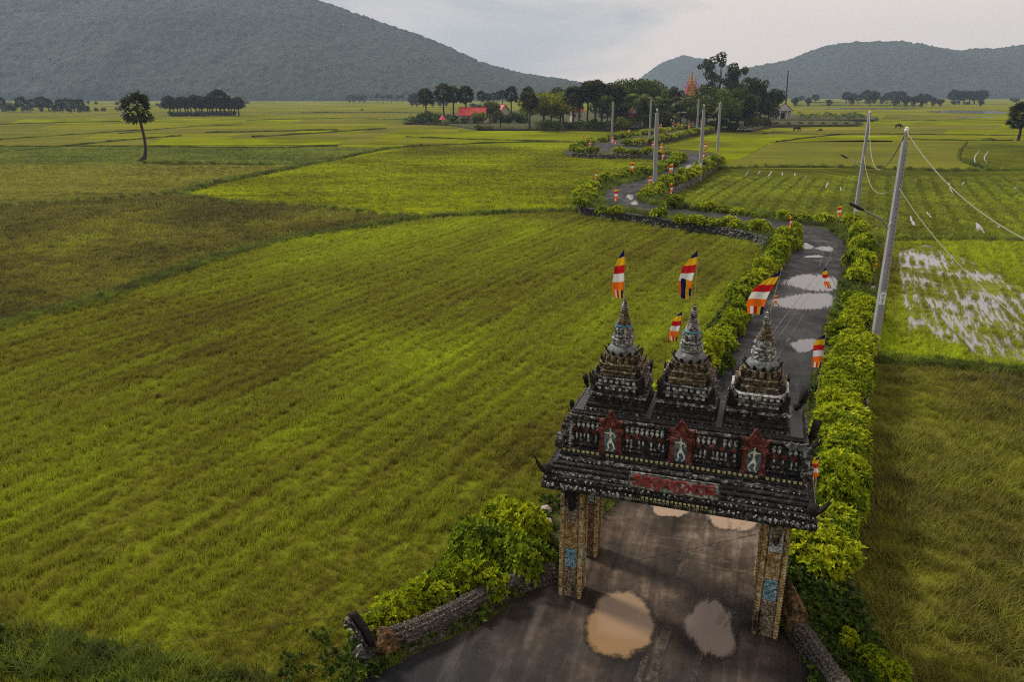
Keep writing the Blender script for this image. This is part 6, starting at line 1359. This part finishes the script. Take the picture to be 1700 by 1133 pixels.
# far right
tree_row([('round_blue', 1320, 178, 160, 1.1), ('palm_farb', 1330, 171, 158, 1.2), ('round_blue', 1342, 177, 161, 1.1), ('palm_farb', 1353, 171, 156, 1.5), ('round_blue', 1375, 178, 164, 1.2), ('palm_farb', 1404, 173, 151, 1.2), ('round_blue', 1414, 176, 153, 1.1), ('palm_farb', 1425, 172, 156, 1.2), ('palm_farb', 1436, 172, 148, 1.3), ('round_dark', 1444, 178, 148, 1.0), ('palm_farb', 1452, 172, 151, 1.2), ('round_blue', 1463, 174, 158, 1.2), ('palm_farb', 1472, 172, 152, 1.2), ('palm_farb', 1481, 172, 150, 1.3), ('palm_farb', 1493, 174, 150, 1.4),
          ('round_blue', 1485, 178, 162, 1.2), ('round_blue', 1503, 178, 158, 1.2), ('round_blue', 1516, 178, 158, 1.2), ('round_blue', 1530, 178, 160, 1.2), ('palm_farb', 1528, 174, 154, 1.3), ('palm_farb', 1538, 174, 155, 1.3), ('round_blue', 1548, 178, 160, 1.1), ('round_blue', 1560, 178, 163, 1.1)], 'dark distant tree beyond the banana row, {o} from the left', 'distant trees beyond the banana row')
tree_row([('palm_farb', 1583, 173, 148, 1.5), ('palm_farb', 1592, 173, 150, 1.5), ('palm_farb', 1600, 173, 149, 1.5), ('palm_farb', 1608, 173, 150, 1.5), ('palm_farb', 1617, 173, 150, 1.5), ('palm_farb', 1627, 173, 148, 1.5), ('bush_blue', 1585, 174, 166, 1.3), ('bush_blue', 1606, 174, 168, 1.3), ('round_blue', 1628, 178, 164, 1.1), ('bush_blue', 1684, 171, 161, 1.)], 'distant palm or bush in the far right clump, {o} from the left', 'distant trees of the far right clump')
tree('palm_squat', 1690, 234, 168, 'squat dense sugar palm cut by the right edge of the picture', None)
tree('round_blue', 1172, 160, 152, 'faint tiny tree at the foot of the middle hill', None) if False else None
# ================================================================== POLES, CABLES, FLAGS, HOUSES, ANIMALS
M_conc = simple('pole_concrete', (.27, .27, .29), .85, .25, 4, .3); M_concd = simple('pole_recess', (.13, .13, .14), .9, .25, 4, .3)
M_steel = simple('galvanised_steel', (.30, .30, .31), .45, .2, 5, .1, .5, .6); M_black = simple('black_metal', (.015, .015, .016), .5, .2, 5, .1)
M_plate = simple('white_plate', (.66, .68, .68), .6, .12, 8, .05); M_ink = simple('black_ink', (.02, .02, .02), .7, .1, 4, .05); M_cable = simple('cable_sheath', (.20, .20, .13), .6, .15, 2, .05)
def pole(px, pb, pxt, pt, label, r0=.175, r1=.115, steps=True, arm=None, plate=None, pipe=0, z=0.):
    b = G(px, pb, z); t_ = Dp(pxt, pt, b.y); e = empty('utility_pole', tuple(b), 0, label=label, cat='utility pole', group='concrete utility poles along the road'); d = t_ - b; h = d.length; k = (h - pipe) / h
    mb = MB(); P_ = [b * 0 + d * f for f in (-.01, .35 * k, .7 * k, k)]
    def ring(p, r): c_ = .75; return [p + Vector((x_ * r, y_ * r, 0)) for x_, y_ in ((-1, -c_), (-c_, -1), (c_, -1), (1, -c_), (1, c_), (c_, 1), (-c_, 1), (-1, c_))]
    R_ = lambda f: r0 + (r1 - r0) * f
    mb.loft([ring(p, R_(f)) for p, f in zip(P_, (0, .35, .7, 1))]); mb.obj('shaft', M_conc, e)
    if steps:
        mb = MB()
        for i in range(34):
            f = (.30 + .68 * i / 34) * k; p = d * f; r = R_(f / k); mb.add([p + Vector((r * q, -r * 1.015, zz)) for q, zz in ((.02, -.05), (.42, -.03), (.42, .05), (.02, .03))], [(0, 1, 2, 3)])
        mb.obj('climbing_holes', M_concd, e, kind='stuff')
    if pipe: mb = MB(); mb.tube([d * (k * .985), d], [.07, .06], 8); mb.obj('steel_extension', M_steel, e)
    mb = MB(); mb.lathe(tuple(d), [(.07, -.05), (.10, 0), (.11, .06), (.07, .10), (.09, .14), (.03, .20)], 10); mb.obj('insulator', M_plate, e)
    if plate is not None:
        p = d * plate; r = R_(plate); mb = MB(); q = p + Vector((-.02, -r - .025, 0)); mb.box(tuple(q), (.26, .02, .62)); pl = mb.obj('number_plate', M_plate, e)
        if px > 1415:                     # dark number and mark on the plate
            for dz, s in ((.14, '0'), (-.06, '4'), (-.20, '1')):
                m2 = MB(); m2.tube([tuple(q + Vector(o_)) for o_ in ([(-.03, -.015, dz + .06), (.03, -.015, dz + .06), (.035, -.015, dz - .05), (-.03, -.015, dz - .05), (-.03, -.015, dz + .06)] if s == '0' else [(-.03, -.015, dz + .06), (-.035, -.015, dz), (.035, -.015, dz), (.02, -.015, dz + .06), (.02, -.015, dz - .06)] if s == '4' else [(0, -.015, dz + .06), (0, -.015, dz - .06)])], .012, 4)
                m2.obj('plate_mark', M_ink, pl)
    if arm:
        (f0, pts) = arm; mb = MB(); base_ = d * f0; W_ = [base_] + [Dp(a_, b_, b.y - .3) - b for a_, b_ in pts]
        mb.tube(smooth_line(W_, .15), .04, 6); am = mb.obj('lamp_arm', M_steel, e); q0, q1 = W_[-1], W_[-1] + (W_[-1] - W_[-2]).normalized() * .72
        mb = MB(); mb.tube([q0 - (q1 - q0) * .1, q0 + (q1 - q0) * .3, q1], [.05, .10, .05], 8); mb.obj('lamp_head', M_black, am)
    return e, b, t_
pA, bA, tA = pole(1450, 583, 1505, 218, 'nearest concrete pole, leaning, with a curved lamp arm and white plate beside the flooded field', plate=.26, pipe=.45, arm=(.62, [(1473, 378), (1466, 366), (1440, 352), (1432, 348)]))
pB, bB, tB = pole(1419, 363, 1444, 187, 'concrete pole with a short lamp arm and numbered plate beyond the nearest pole', plate=.10, arm=(.52, [(1423, 270), (1412, 265), (1406, 262)]))
pC, bC, tC = pole(1086, 333, 1091, 183, 'tallest looking grey pole rising from the hedge inside the first loop of the road', r0=.25, r1=.19, steps=False, pipe=.3, plate=.16)
pD, bD, tD = pole(1161, 301, 1169, 176, 'grey pole standing against the stone bank right of the first loop', r0=.25, r1=.18, steps=False, pipe=.5, plate=.22)
pE, bE, tE = pole(1191, 251, 1196, 171, 'thin grey pole at the right end of the first loop, outermost on the right', steps=False, r0=.24, r1=.2)
pF, bF, tF = pole(1015, 243, 1018, 170, 'leftmost grey pole, standing on the rear hedge before the village', steps=False, r0=.24, r1=.2, plate=.1)
pG, bG, tG = pole(1078, 237, 1081, 167, 'grey pole just left of the light green conical tree', steps=False, r0=.24, r1=.2)
pH, bH, tH = pole(1157, 221, 1160, 165, 'grey pole at the village entrance left of the broad green trees', steps=False, r0=.26, r1=.22)
def cable(a, b, sag, r, label, n=18, name='cable'):
    a, b = Vector(a), Vector(b); o0 = a.copy(); mb = MB(); mb.tube([(a.lerp(b, i / n) - o0) - VZ * sag * 4 * (i / n) * (1 - i / n) for i in range(n + 1)], r, 5); o_ = mb.obj(name, M_cable if r > .012 else M_black); o_.location = o0; tag(o_, label, 'cable', 'power cables between the poles'); return o_
def along(b, t_, f): return b.lerp(t_, f)
cable(tB, tA, 3.3, .035, 'upper cable sagging between the tops of the two large poles')
cable(along(bB, tB, .62), along(bA, tA, .765), 1.6, .03, 'second cable sagging between the middles of the two large poles')
cable(along(bB, tB, .40), along(bA, tA, .47), 1.2, .012, 'thin lowest wire hanging between the two large poles')
cable(tA, Dp(1810, 445, 17.5), .75, .024, 'thick dark cable running from the nearest pole top out at the right edge')
cable(along(bA, tA, .765), Dp(1800, 612, 16.5), .55, .018, 'pale cable running from the nearest pole down to the right edge')
cable(along(bA, tA, .47), Dp(1790, 745, 15), .35, .010, 'thin black wire crossing the flooded field down to the right edge')
cable(tG, Dp(1127, 188, 210), 1.2, .03, 'distant wire sagging right from the pole by the conical tree'); cable(tD, along(bH, tH, .6), .6, .03, 'distant wire between the village poles'); cable(tD, tE, 1.5, .03, 'distant wire between the two poles right of the first loop'); cable(along(bE, tE, .95), Dp(1175, 192, bE.y + 8), .8, .03, 'distant wire dropping left from the outermost thin pole')

cable(Dp(150, 1085, 12.3), gw(2.0, .2, 3.2), .2, .0045, 'thin dark wire hanging low across the field and the road through the gate')
# ---- flags ------------------------------------------------------------------------
def cloth(name, col):
    m_, t, o = new_mat(name); n = noise(t, 30, 3, .6, t.nodes.new('ShaderNodeTexCoord').outputs['Object']); c = mixc(t, n, tuple(x * .85 for x in col), col); leafy(t, o, c, .25, .75); return m_
FM = [cloth('flag_blue', (.008, .012, .085)), cloth('flag_yellow', (.80, .46, .015)), cloth('flag_red', (.56, .015, .018)), cloth('flag_white', (.80, .80, .82)), cloth('flag_orange', (.88, .17, .012))]
def flag_mesh(L, Wd, seed, taper=.3, curl=.12, lean=0., double=False):
    r_ = random.Random(seed); nu, nv = 10, 36; mb = MB(); a1, a2, p1, p2 = r_.uniform(5, 8), r_.uniform(9, 13), r_.random() * 6, r_.random() * 6
    def P(u, v):
        wd = Wd * (.06 + .94 * min(1, v / taper) ** .8) * (1 - .25 * max(0, v - .75) / .25 * r0); x = -u * wd + lean * v * L + .03 * math.sin(5 * v + p1) * min(1, v * 3)
        y = curl * Wd * (math.sin(a1 * u + p1 + 2 * v) * .8 + .5 * math.sin(a2 * v + p2)) * min(1, v * 2.5 + .1); return (x, y, -v * L - .06 * u * L * (1 - v))
    r0 = r_.random()
    vs = [P(i / nu, j / nv) for j in range(nv + 1) for i in range(nu + 1)]; mb.v = vs
    for j in range(nv):
        for i in range(nu):
            v = (j + .5) / nv; s = int(v * 6)
            if s < 5: m_ = s
            else: m_ = [0, 1, 2, 3, 4][min(4, int((i + .5) / nu * 5))]
            mb.f.append((j * (nu + 1) + i, j * (nu + 1) + i + 1, (j + 1) * (nu + 1) + i + 1, (j + 1) * (nu + 1) + i)); mb.m.append(m_)
    return mb.mesh('cloth', FM, True)
FLM = [flag_mesh(1.35, .36, s, .28, .14, l) for s, l in ((1, 0), (2, -.08), (3, .06), (4, .0))] + [flag_mesh(1.35, .22, 5, .2, .5, .05), flag_mesh(1.35, .28, 6, .45, .4, -.12)]
M_bam = simple('bamboo_pole', (.30, .24, .12), .7, .3, 10, .2)
def flag(base, top, mesh, label, group='striped flags along the road', rz=0., scale=1., r=.016, loc=None):
    e = empty('striped_flag', tuple(base), 0, label=label, cat='flag', group=group); d = Vector(top) - Vector(base); mb = MB(); mb.tube([Vector((0, 0, -.05)), d * .5, d], [r * 1.3, r * 1.1, r * .7], 6); mb.obj('flagpole', M_bam, e)
    c_ = link('cloth', mesh, e); c_.location = d; c_.rotation_euler = (0, 0, rz); c_.scale = (scale,) * 3; return e
def flag_px(px, pt, Lpx, label, hh=2.6, lean=0., rz=None, i=0, k=1.):
    t_ = G(px, pt, EZ + hh); b = Vector((t_.x - lean, t_.y, EZ - .02)); zc = t_.y * _c - (t_.z - CAMH) * _s; L = Lpx * zc / FOC / .93
    flag(b, t_, FLM[i % 6], label, rz=random.uniform(-.35, .35) if rz is None else rz, scale=L / 1.35 * k)
random.seed(31)
for i, (px, pt, L, hh, lb_) in enumerate([(1371, 553, 58, 3.0, 'large striped flag hanging over the right hedge behind the third spire'), (1133, 515, 52, 2.9, 'striped flag left of the middle spire in front of the field'),
      (1361, 756, 44, 2.6, 'narrow striped flag just right of the gate roof edge'), (1399, 336, 23, 2.5, 'small striped flag at the back hedge left of the second concrete pole'), (1316, 354, 23, 2.5, 'furled striped flag at the top of the bend'),
      (994, 279, 17, 2.5, 'dark furled flag at the far left of the first loop'), (1027, 309, 23, 2.5, 'striped flag standing in front of the pale puddle of the first loop'), (1054, 264, 20, 2.7, 'striped flag alone behind the left hedge of the first loop'), (1082, 288, 17, 2.5, 'striped flag just left of the tall pole in the first loop'),
      (1118, 267, 20, 2.5, 'striped flag on the road edge in the middle of the first loop'), (1117, 298, 23, 2.5, 'striped flag above the hedge right of the tall pole'), (1105, 247, 17, 2.5, 'striped flag at the far left verge of the first loop, in front of its twin'), (1101, 234, 15, 2.6, 'striped flag just behind another between the two loops'),
      (1171, 247, 17, 2.5, 'striped flag right of the pole on the stone bank, lower one'), (1174, 232, 15, 2.6, 'striped flag right of the pole on the stone bank, upper one'), (1046, 212, 16, 2.5, 'striped flag in the middle of the rear hedge before the village'), (970, 224, 12, 2.3, 'leftmost tiny flag at the second loop'),
      (982, 230, 12, 2.3, 'second tiny flag from the left at the second loop'), (1019, 224, 13, 2.3, 'tiny flag just right of the leftmost pole'), (1023, 231, 9, 2., 'pale tiny flag low beside the leftmost pole'), (1086, 231, 13, 2.4, 'tiny flag partly behind the tall pole'), (1099, 203, 13, 2.5, 'tiny striped flag left of the village entrance, taller one'),
      (1107, 211, 10, 2.2, 'tiny striped flag low in the hedge left of the village entrance'), (1112, 199, 11, 2.4, 'tiny striped flag before the conical tree'), (1120, 200, 14, 2.6, 'tiny slanting striped flag near the village entrance'), (1127, 202, 9, 2.3, 'tiny pale flag second from the right at the entrance'),
      (1134, 203, 8, 2.2, 'tiny pale flag at the village entrance, left of the last one'), (1146, 203, 10, 2.3, 'last tiny striped flag at the village entrance'), (1078, 214, 9, 2.2, 'tiny pale flag beside the pole left of the conical tree'), (1126, 214, 8, 2., 'tiny white flag low in the front hedge of the last stretch')]):
    flag_px(px, pt, L, lb_, hh, i=i)
# the slanting flag by the puddle and the windblown one behind the nearest pole
b = G(1402, 502, EZ); t_ = Dp(1371, 443, b.y - .1); flag(b, t_, flag_mesh(1.35, .36, 9, .3, .12, .42), 'slanting striped flag leaning over the white puddle on the road', rz=.1, scale=.92)
b = G(1462, 470, 0); t_ = Dp(1458, 432, b.y); e = flag(b, t_, FLM[1], 'orange and yellow flag blown sideways behind the nearest concrete pole', rz=0, scale=.7); e.children[1].rotation_euler = (0, math.radians(-68), 0)
b = G(1268, 545, EZ); t_ = Dp(1291, 486, b.y); flag(b, t_, FLM[2], 'small red and white flag blown flat behind the flag of the right spire', scale=.45, rz=.3)
# three long flags on the spires of the gate
for i, (x, tip, L_, Wd_, ln, lb_) in enumerate([(-1.38, (1037, 411), 1.10, .24, .035, 'long striped flag on the left spire of the gate'), (.08, (1159, 413), 1.0, .27, -.06, 'long striped flag with a folded blue end on the middle spire'), (1.54, (1298, 446), .96, .36, -.30, 'wide striped flag on a slanting stick on the right spire')]):
    b = gw(x, CY0 + .02, 7.80); top = Dp(tip[0], tip[1], b.y - .05); fm = flag_mesh(L_, Wd_, 40 + i, .34 if i < 2 else .4, .10, ln)
    e = flag(b - VZ * .25, top, fm, lb_, 'long flags on the gate spires', rz=GA * .6, r=.009)
    if i == 1:
        mb = MB(); nu, nv = 5, 14
        for j in range(nv + 1):
            for k in range(nu + 1): mb.v.append((-.30 + .16 * k / nu + .02 * j / nv, .03 * math.sin(j * .5 + k), -.62 - .42 * j / nv - .03 * k / nu))
        for j in range(nv):
            for k in range(nu): mb.f.append((j * (nu + 1) + k, j * (nu + 1) + k + 1, (j + 1) * (nu + 1) + k + 1, (j + 1) * (nu + 1) + k)); mb.m.append(0 if k < 3 else 1)
        o_ = mb.obj('folded_end', FM, e, smooth=True); o_.location = (Vector(top) - (b - VZ * .25))

# ---- village buildings --------------------------------------------------------------
M_rr = simple('red_sheet_roof', (.42, .035, .03), .6, .2, 2, .2); M_rb = simple('red_brown_tile', (.20, .045, .03), .8, .3, 3, .4); M_cream = simple('cream_plaster', (.42, .36, .27), .9, .15, 1, .1); M_white = simple('white_plaster', (.50, .48, .45), .9, .15, 1, .1)
M_door = simple('dark_doorway', (.02, .018, .022), .8, .2, 1, .1); M_gold2 = simple('golden_spire_paint', (.42, .19, .02), .6, .25, 2, .2); M_pink = simple('pink_cloth', (.62, .10, .16), .8, .1, 1, .1); M_brn = simple('brown_tile', (.15, .075, .045), .85, .3, 2, .4); M_wood = simple('grey_wood', (.40, .38, .36), .8, .2, 2, .2)
def house(px, pb, wid, dep, wall, ridge, rz, wmat, rmat, label, name='house', gable_front=False, nwin=3, z=.6, overh=.5, door=True):
    b = G(px, pb, z); e = empty(name, tuple(b), rz, label=label, cat='house' if name == 'house' else name.replace('_', ' '))
    mb = MB(); mb.box((0, dep / 2, wall / 2), (wid, dep, wall)); wl = mb.obj('wall', wmat, e); w2, d2 = wid / 2 + overh, dep / 2 + overh; rf = ridge - wall; th = .12
    mb = MB()
    if not gable_front:
        for s in (-1, 1): mb.loft([[(x_, dep / 2 + s * d2, wall - .1), (x_, dep / 2, ridge), (x_, dep / 2, ridge - th * 1.5), (x_, dep / 2 + s * d2, wall - .1 - th)] for x_ in (-w2, w2)])
        rfo = mb.obj('roof', rmat, e); m2 = MB()
        for s in (-1, 1): m2.add([(s * wid / 2, 0, wall), (s * wid / 2, dep, wall), (s * wid / 2, dep / 2, ridge - .2)], [(0, 1, 2)])
        m2.obj('gable_wall', wmat, e)
        m3 = MB(); m3.box((0, dep / 2, ridge), (2 * w2, .3, .12)); m3.obj('ridge_cap', rmat, rfo)
    else:
        for s in (-1, 1): mb.loft([[(s * w2, y_, wall - .1), (0, y_, ridge), (0, y_, ridge - th * 1.5), (s * w2, y_, wall - .1 - th)] for y_ in (-overh, dep + overh)])
        rfo = mb.obj('roof', rmat, e); m2 = MB()
        m2.loft([[(-wid / 2, y_, wall), (wid / 2, y_, wall), (0, y_, ridge - .2)] for y_ in (0.0, .1)]); m2.obj('gable_wall', wmat, e); m3 = MB(); m3.box((0, dep / 2, ridge), (.3, dep + 2 * overh, .12)); m3.obj('ridge_cap', rmat, rfo)
    for k in range(nwin):
        x_ = -wid / 2 + wid * (k + .5) / nwin
        if door and k == nwin // 2: m4 = MB(); m4.box((x_, -.02, 1.05), (1.0, .1, 2.1)); m4.obj('door', M_door, e); continue
        m4 = MB(); m4.box((x_, -.02, wall * .58), (.9, .08, 1.1)); wn = m4.obj('window', M_door, e); m5 = MB(); m5.box((x_, -.05, wall * .58 - .62), (1.2, .16, .1)); m5.obj('sill', wmat, wn)
    return e
house(783, 205, 10.5, 6.5, 3.3, 6.3, math.radians(-6), M_cream, M_rr, 'cream house with a long bright red roof behind the tall palms', nwin=4)
house(838, 202, 4.6, 6, 4.6, 7.2, math.radians(38), M_cream, M_rr, 'small house with a red gabled roof left of the round headed palm', gable_front=True, nwin=2)
house(958, 203, 4.4, 4.5, 4.6, 6.6, math.radians(8), M_cream, M_rr, 'peach coloured hut with a red roof in the shade of the palm thicket', nwin=2, door=False)
c_ = G(843, 203, .6); e = empty('white_awning', tuple(c_), .2, label='white awnings on posts in front of the small red gabled house', cat='awning'); mb = MB(); mb.loft([[(x_, y_, 3.0 + .2 * y_), (x_, y_, 3.1 + .2 * y_)] for x_, y_ in ((-1.6, -1.5), (1.6, -1.5), (1.6, .8), (-1.6, .8))], cap=False); mb.box((0, 0, 3.2), (3.4, 2.2, .1)); mb.obj('canopy', M_white, e)
for s in (-1, 1): mb = MB(); mb.tube([(s * 1.5, -1, 0), (s * 1.5, -1, 3.2)], .06, 5); mb.obj('post', M_wood, e)
# pavilion with two-tier roof and pale gable
b = G(1053, 212, .6); e = empty('pavilion', tuple(b), 0, label='open village pavilion with red brown tiered roof and pale gable panel', cat='pavilion')
for nm, mt_, w_, z0, z1, wt in (('lower_roof', M_rb, 6.0, 3.6, 4.8, 3.4), ('upper_roof', M_rb, 4.2, 4.8, 7.4, .5)):
    mb = MB(); mb.box((0, 2, (z0 + z1) / 2), (w_, w_, z1 - z0), wt / w_); mb.obj(nm, mt_, e)
mb = MB(); mb.loft([[(-1.2, y_, 4.9), (1.2, y_, 4.9), (0, y_, 6.6)] for y_ in (-.25, -.05)]); mb.obj('gable_panel', M_white, e)
for x_ in (-2.3, 2.3):
    for y_ in (0, 4): mb = MB(); mb.lathe((x_, y_, 0), [(.25, 0), (.2, .3), (.2, 3.4), (.28, 3.6)], 8); mb.obj('column', M_cream, e)
mb = MB(); mb.box((0, 3.9, 1.7), (4.6, .2, 3.4)); mb.obj('back_wall', M_white, e); mb = MB(); mb.box((0, 2, .15), (5.4, 5, .3)); mb.obj('plinth', M_white, e)
# temple with golden spire
b = G(1146, 203, .6); e = empty('temple', tuple(b), 0, label='temple with a golden spire and pink flame finials rising above the village trees', cat='temple')
mb = MB(); mb.box((0, 3, 3.2), (13, 12, 6.4)); mb.obj('wall', M_cream, e)
for w_, z0, z1, wt in ((15, 6.4, 8.6, 9.5), (9.5, 8.6, 10.4, 5.6)): mb = MB(); mb.box((0, 3, (z0 + z1) / 2), (w_, w_ * .9, z1 - z0), wt / w_); mb.obj('tiered_roof', M_rr if w_ > 10 else M_rb, e)
zt = Dp(1146, 118, b.y).z - .6; z0 = 10.2; pr = []
for k in range(9): f = k / 9; r = 2.7 * (1 - f) ** 2.1 + .62 * (1 - f) + .15; z_ = z0 + (zt - z0) * f; pr += [(r, z_), (r * .93, z_ + (zt - z0) * .075), (r * .86, z_ + (zt - z0) * .085)]
pr += [(.2, zt - .6), (.03, zt + .3)]; mb = MB(); mb.lathe((0, 3, 0), pr, 10); sp_ = mb.obj('spire', M_gold2, e)
for k, (x_, h_) in enumerate(((-2.3, 3.9), (-1.7, 5.6), (-1.2, 6.6), (1.2, 6.6), (1.7, 5.4), (2.4, 4.1), (-2.8, 2.2), (2.9, 2.3))):
    mb = MB(); h_ += 1.0; mb.tube([(x_, 1.8, z0 + h_ - 4.2), (x_ * 1.03, 1.8, z0 + h_ - 1.6), (x_ * 1.2, 1.8, z0 + h_ - .6), (x_ * 1.05, 1.8, z0 + h_ + .4)], [.28, .2, .16, .03], 6); mb.obj('flame_finial', M_pink, e)
for s in (-1, 1): mb = MB(); mb.loft([[(s * 4.0, y_, 6.3), (s * 8.6, y_, 6.1), (s * 6.2, y_, 9.2)] for y_ in (-3.2, -2.8)]); mb.obj('gable', M_rr, e)
for k in range(4): mb = MB(); mb.box((-4.5 + 3 * k, -3.05, 3), (1.2, .15, 2.4)); mb.obj('window', M_door, e)
# small white shrine
b = G(1300, 197.5, .95); e = empty('shrine', tuple(b), math.radians(-14), label='small pale shrine with a front gable and dark doorway beside the dark mast', cat='shrine')
mb = MB(); mb.box((0, 4.6, 1.9), (6.4, 6.4, 3.8)); mb.obj('wall', M_white, e)
mb = MB(); mb.loft([[(-4.0, y_, 3.7), (4.0, y_, 3.7), (0, y_, 6.9)] for y_ in (-.3, .0)]); mb.obj('gable_wall', M_white, e)
for s in (-1, 1): mb = MB(); mb.loft([[(s * 4.4, y_, 3.6), (0, y_, 7.2), (0, y_, 7.0), (s * 4.3, y_, 3.45)] for y_ in (-.5, 8.4)]); mb.obj('roof', M_brn, e)
for x_ in (-3.3, -1.6, 1.6, 3.3): mb = MB(); mb.box((x_, 0, 1.85), (.42, .42, 3.7)); mb.obj('column', M_white, e)
mb = MB(); mb.box((-.2, 1.35, 1.4), (1.8, .2, 2.8)); mb.obj('door', M_door, e)
b = G(1303, 195, 0); e = empty('mast', tuple(b), 0, label='tall dark leaning mast beside the small pale shrine', cat='mast'); d_ = Dp(1308.5, 118, b.y) - b; mb = MB(); mb.tube([(0, 0, 0), d_ * .5, d_], [.42, .36, .26], 8); mb.obj('shaft', M_black, e); mb = MB(); mb.ball(tuple(d_), (.3, .3, .3), 8, 5); mb.obj('mast_cap', M_black, e)
# odds and ends
b = G(1232, 216, .6); e = empty('plank_pile', tuple(b), 0, label='heap of broken white planks by the bush at the village bank', cat='planks')
for i, (x0, y0, z0_, x1, y1, z1_) in enumerate([(-1.6, 0, .2, 1.2, .6, 2.6), (-.8, .3, .1, 3.2, .2, .5), (-.2, -.3, 1.3, 2.8, .1, .25), (.2, .5, .9, 3.4, .8, .35), (-1.8, .4, .1, .8, -.2, .25), (.6, -.4, .1, 3.8, -.2, .2)]):
    mb = MB(); mb.tube([(x0, y0, z0_), (x1, y1, z1_)], .14, 4); mb.obj('plank', M_wood, e)
b = G(735, 207, .6); e = empty('parasol', tuple(b), 0, label='pink cone shaped parasol among the bushes under the tall palms', cat='parasol'); mb = MB(); mb.lathe((0, 0, 0), [(1.3, 1.9), (.05, 3.9)], 8, cap=False); mb.obj('canopy', M_pink, e); mb = MB(); mb.tube([(0, 0, 0), (0, 0, 3.8)], .05, 6); mb.obj('pole', M_wood, e)
b = G(1156, 213, .6); e = empty('red_sign', tuple(b), 0, label='upright red board behind the pole at the village entrance', cat='sign'); mb = MB(); mb.box((-.2, 0, 2.6), (1.1, .15, 2.2)); mb.obj('board', M_rr, e)
for s in (-1, 1): mb = MB(); mb.tube([(-.2 + s * .5, .12, 0), (-.2 + s * .5, .12, 3.6)], .06, 5); mb.obj('post', M_wood, e)
b = G(1139, 209, .6); e = empty('canopy_roof', tuple(b), 0, label='long thin white canopy roof on posts below the temple', cat='canopy'); mb = MB(); mb.box((0, 0, 4.9), (6.0, 2.6, .3)); mb.obj('roof', M_white, e)
for x_ in (-2.7, 2.7): mb = MB(); mb.tube([(x_, 0, 0), (x_, 0, 4.8)], .09, 5); mb.obj('post', M_wood, e)
b = G(1191, 212, .6); e = empty('red_lantern', tuple(b), 0, label='round pink red lantern on a stick beside the outermost thin pole', cat='lantern'); mb = MB(); mb.tube([(0, 0, 0), (0, 0, 4.3)], .05, 5); mb.obj('pole', M_wood, e); mb = MB(); mb.ball((0, 0, 4.4), (.5, .3, .5), 10, 6); mb.obj('shade', M_pink, e)
# grazing buffalo
M_hide = simple('dark_hide', (.022, .018, .016), .8, .3, 2, .2)
cow_me = skin_mesh('body', [(0, 0, 1.05), (.55, 0, 1.12), (-.55, 0, 1.08), (-.85, 0, .95), (.95, 0, .85), (1.3, 0, .42), (1.48, 0, .22), (.55, .24, .65), (.58, .24, .32), (.56, .24, 0), (.55, -.24, .65), (.60, -.24, .32), (.62, -.24, 0), (-.62, .24, .68), (-.72, .24, .36), (-.68, .24, 0), (-.62, -.24, .68), (-.70, -.24, .36), (-.62, -.24, 0), (-.95, 0, .55)],
    [(0, 1), (0, 2), (2, 3), (1, 4), (4, 5), (5, 6), (1, 7), (7, 8), (8, 9), (1, 10), (10, 11), (11, 12), (2, 13), (13, 14), (14, 15), (2, 16), (16, 17), (17, 18), (3, 19)], [.40, .38, .38, .22, .22, .15, .09, .13, .08, .07, .13, .08, .07, .15, .08, .07, .15, .08, .07, .03], M_hide, 1)
for px, py, rz, s, lb_ in ((1322, 218, .1, 1.15, 'dark buffalo grazing left of the two, in front of the walled plots'), (1362, 219, 2.8, .7, 'small dark calf grazing right of the buffalo in front of the plots'), (1491, 213.5, -.15, 1.2, 'dark buffalo grazing alone to the right of the second concrete pole'), (601, 184.5, .2, 1.1, 'tiny dark buffalo far off in the left fields')):
    e = empty('buffalo', tuple(G(px, py, 0.04)), rz, label=lb_, cat='buffalo'); o_ = link('body', cow_me, e); o_.scale = (s,) * 3
    for q in (-1, 1): mb = MB(); mb.tube([(1.25, q * .1, .62), (1.2, q * .34, .72), (1.0, q * .42, .80)], [.05, .035, .01], 5); h_ = mb.obj('horn', M_hide, e); h_.scale = (s,) * 3
# rubble behind the left pillars and dung-dark mound under the right palm
M_rub = simple('broken_plaster', (.36, .30, .27), .9, .5, 6, .5); random.seed(77)
for i, (px, py, s, lb_) in enumerate([(893, 862, .20, 'broken white plaster lump in the rubble left of the pillars, topmost'), (904, 874, .22, 'pinkish plaster lump in the middle of the rubble left of the pillars'), (885, 880, .13, 'small plaster lump at the left end of the rubble by the pillars'), (907, 850, .17, 'grey plaster lump at the upper right of the rubble by the pillars'), (900, 888, .12, 'smallest plaster lump low in the rubble by the pillars')]):
    mb = MB(); rock(mb, (0, 0, s * .4), s); o_ = mb.obj('rubble_lump', M_rub); o_.location = G(px, py, EZ); tag(o_, lb_, 'rubble', 'plaster rubble by the left pillars')
mb = MB(); mb.loft([[(3.2 * q * math.cos(a), 1.4 * q * math.sin(a), h_) for a in np.linspace(0, 2 * PI, 13)[:-1]] for q, h_ in ((1, -.02), (.8, .3), (.45, .65), (.15, .85))]); o_ = mb.obj('earth_mound', M_bund, kind='structure'); o_.location = G(1640, 234, 0)
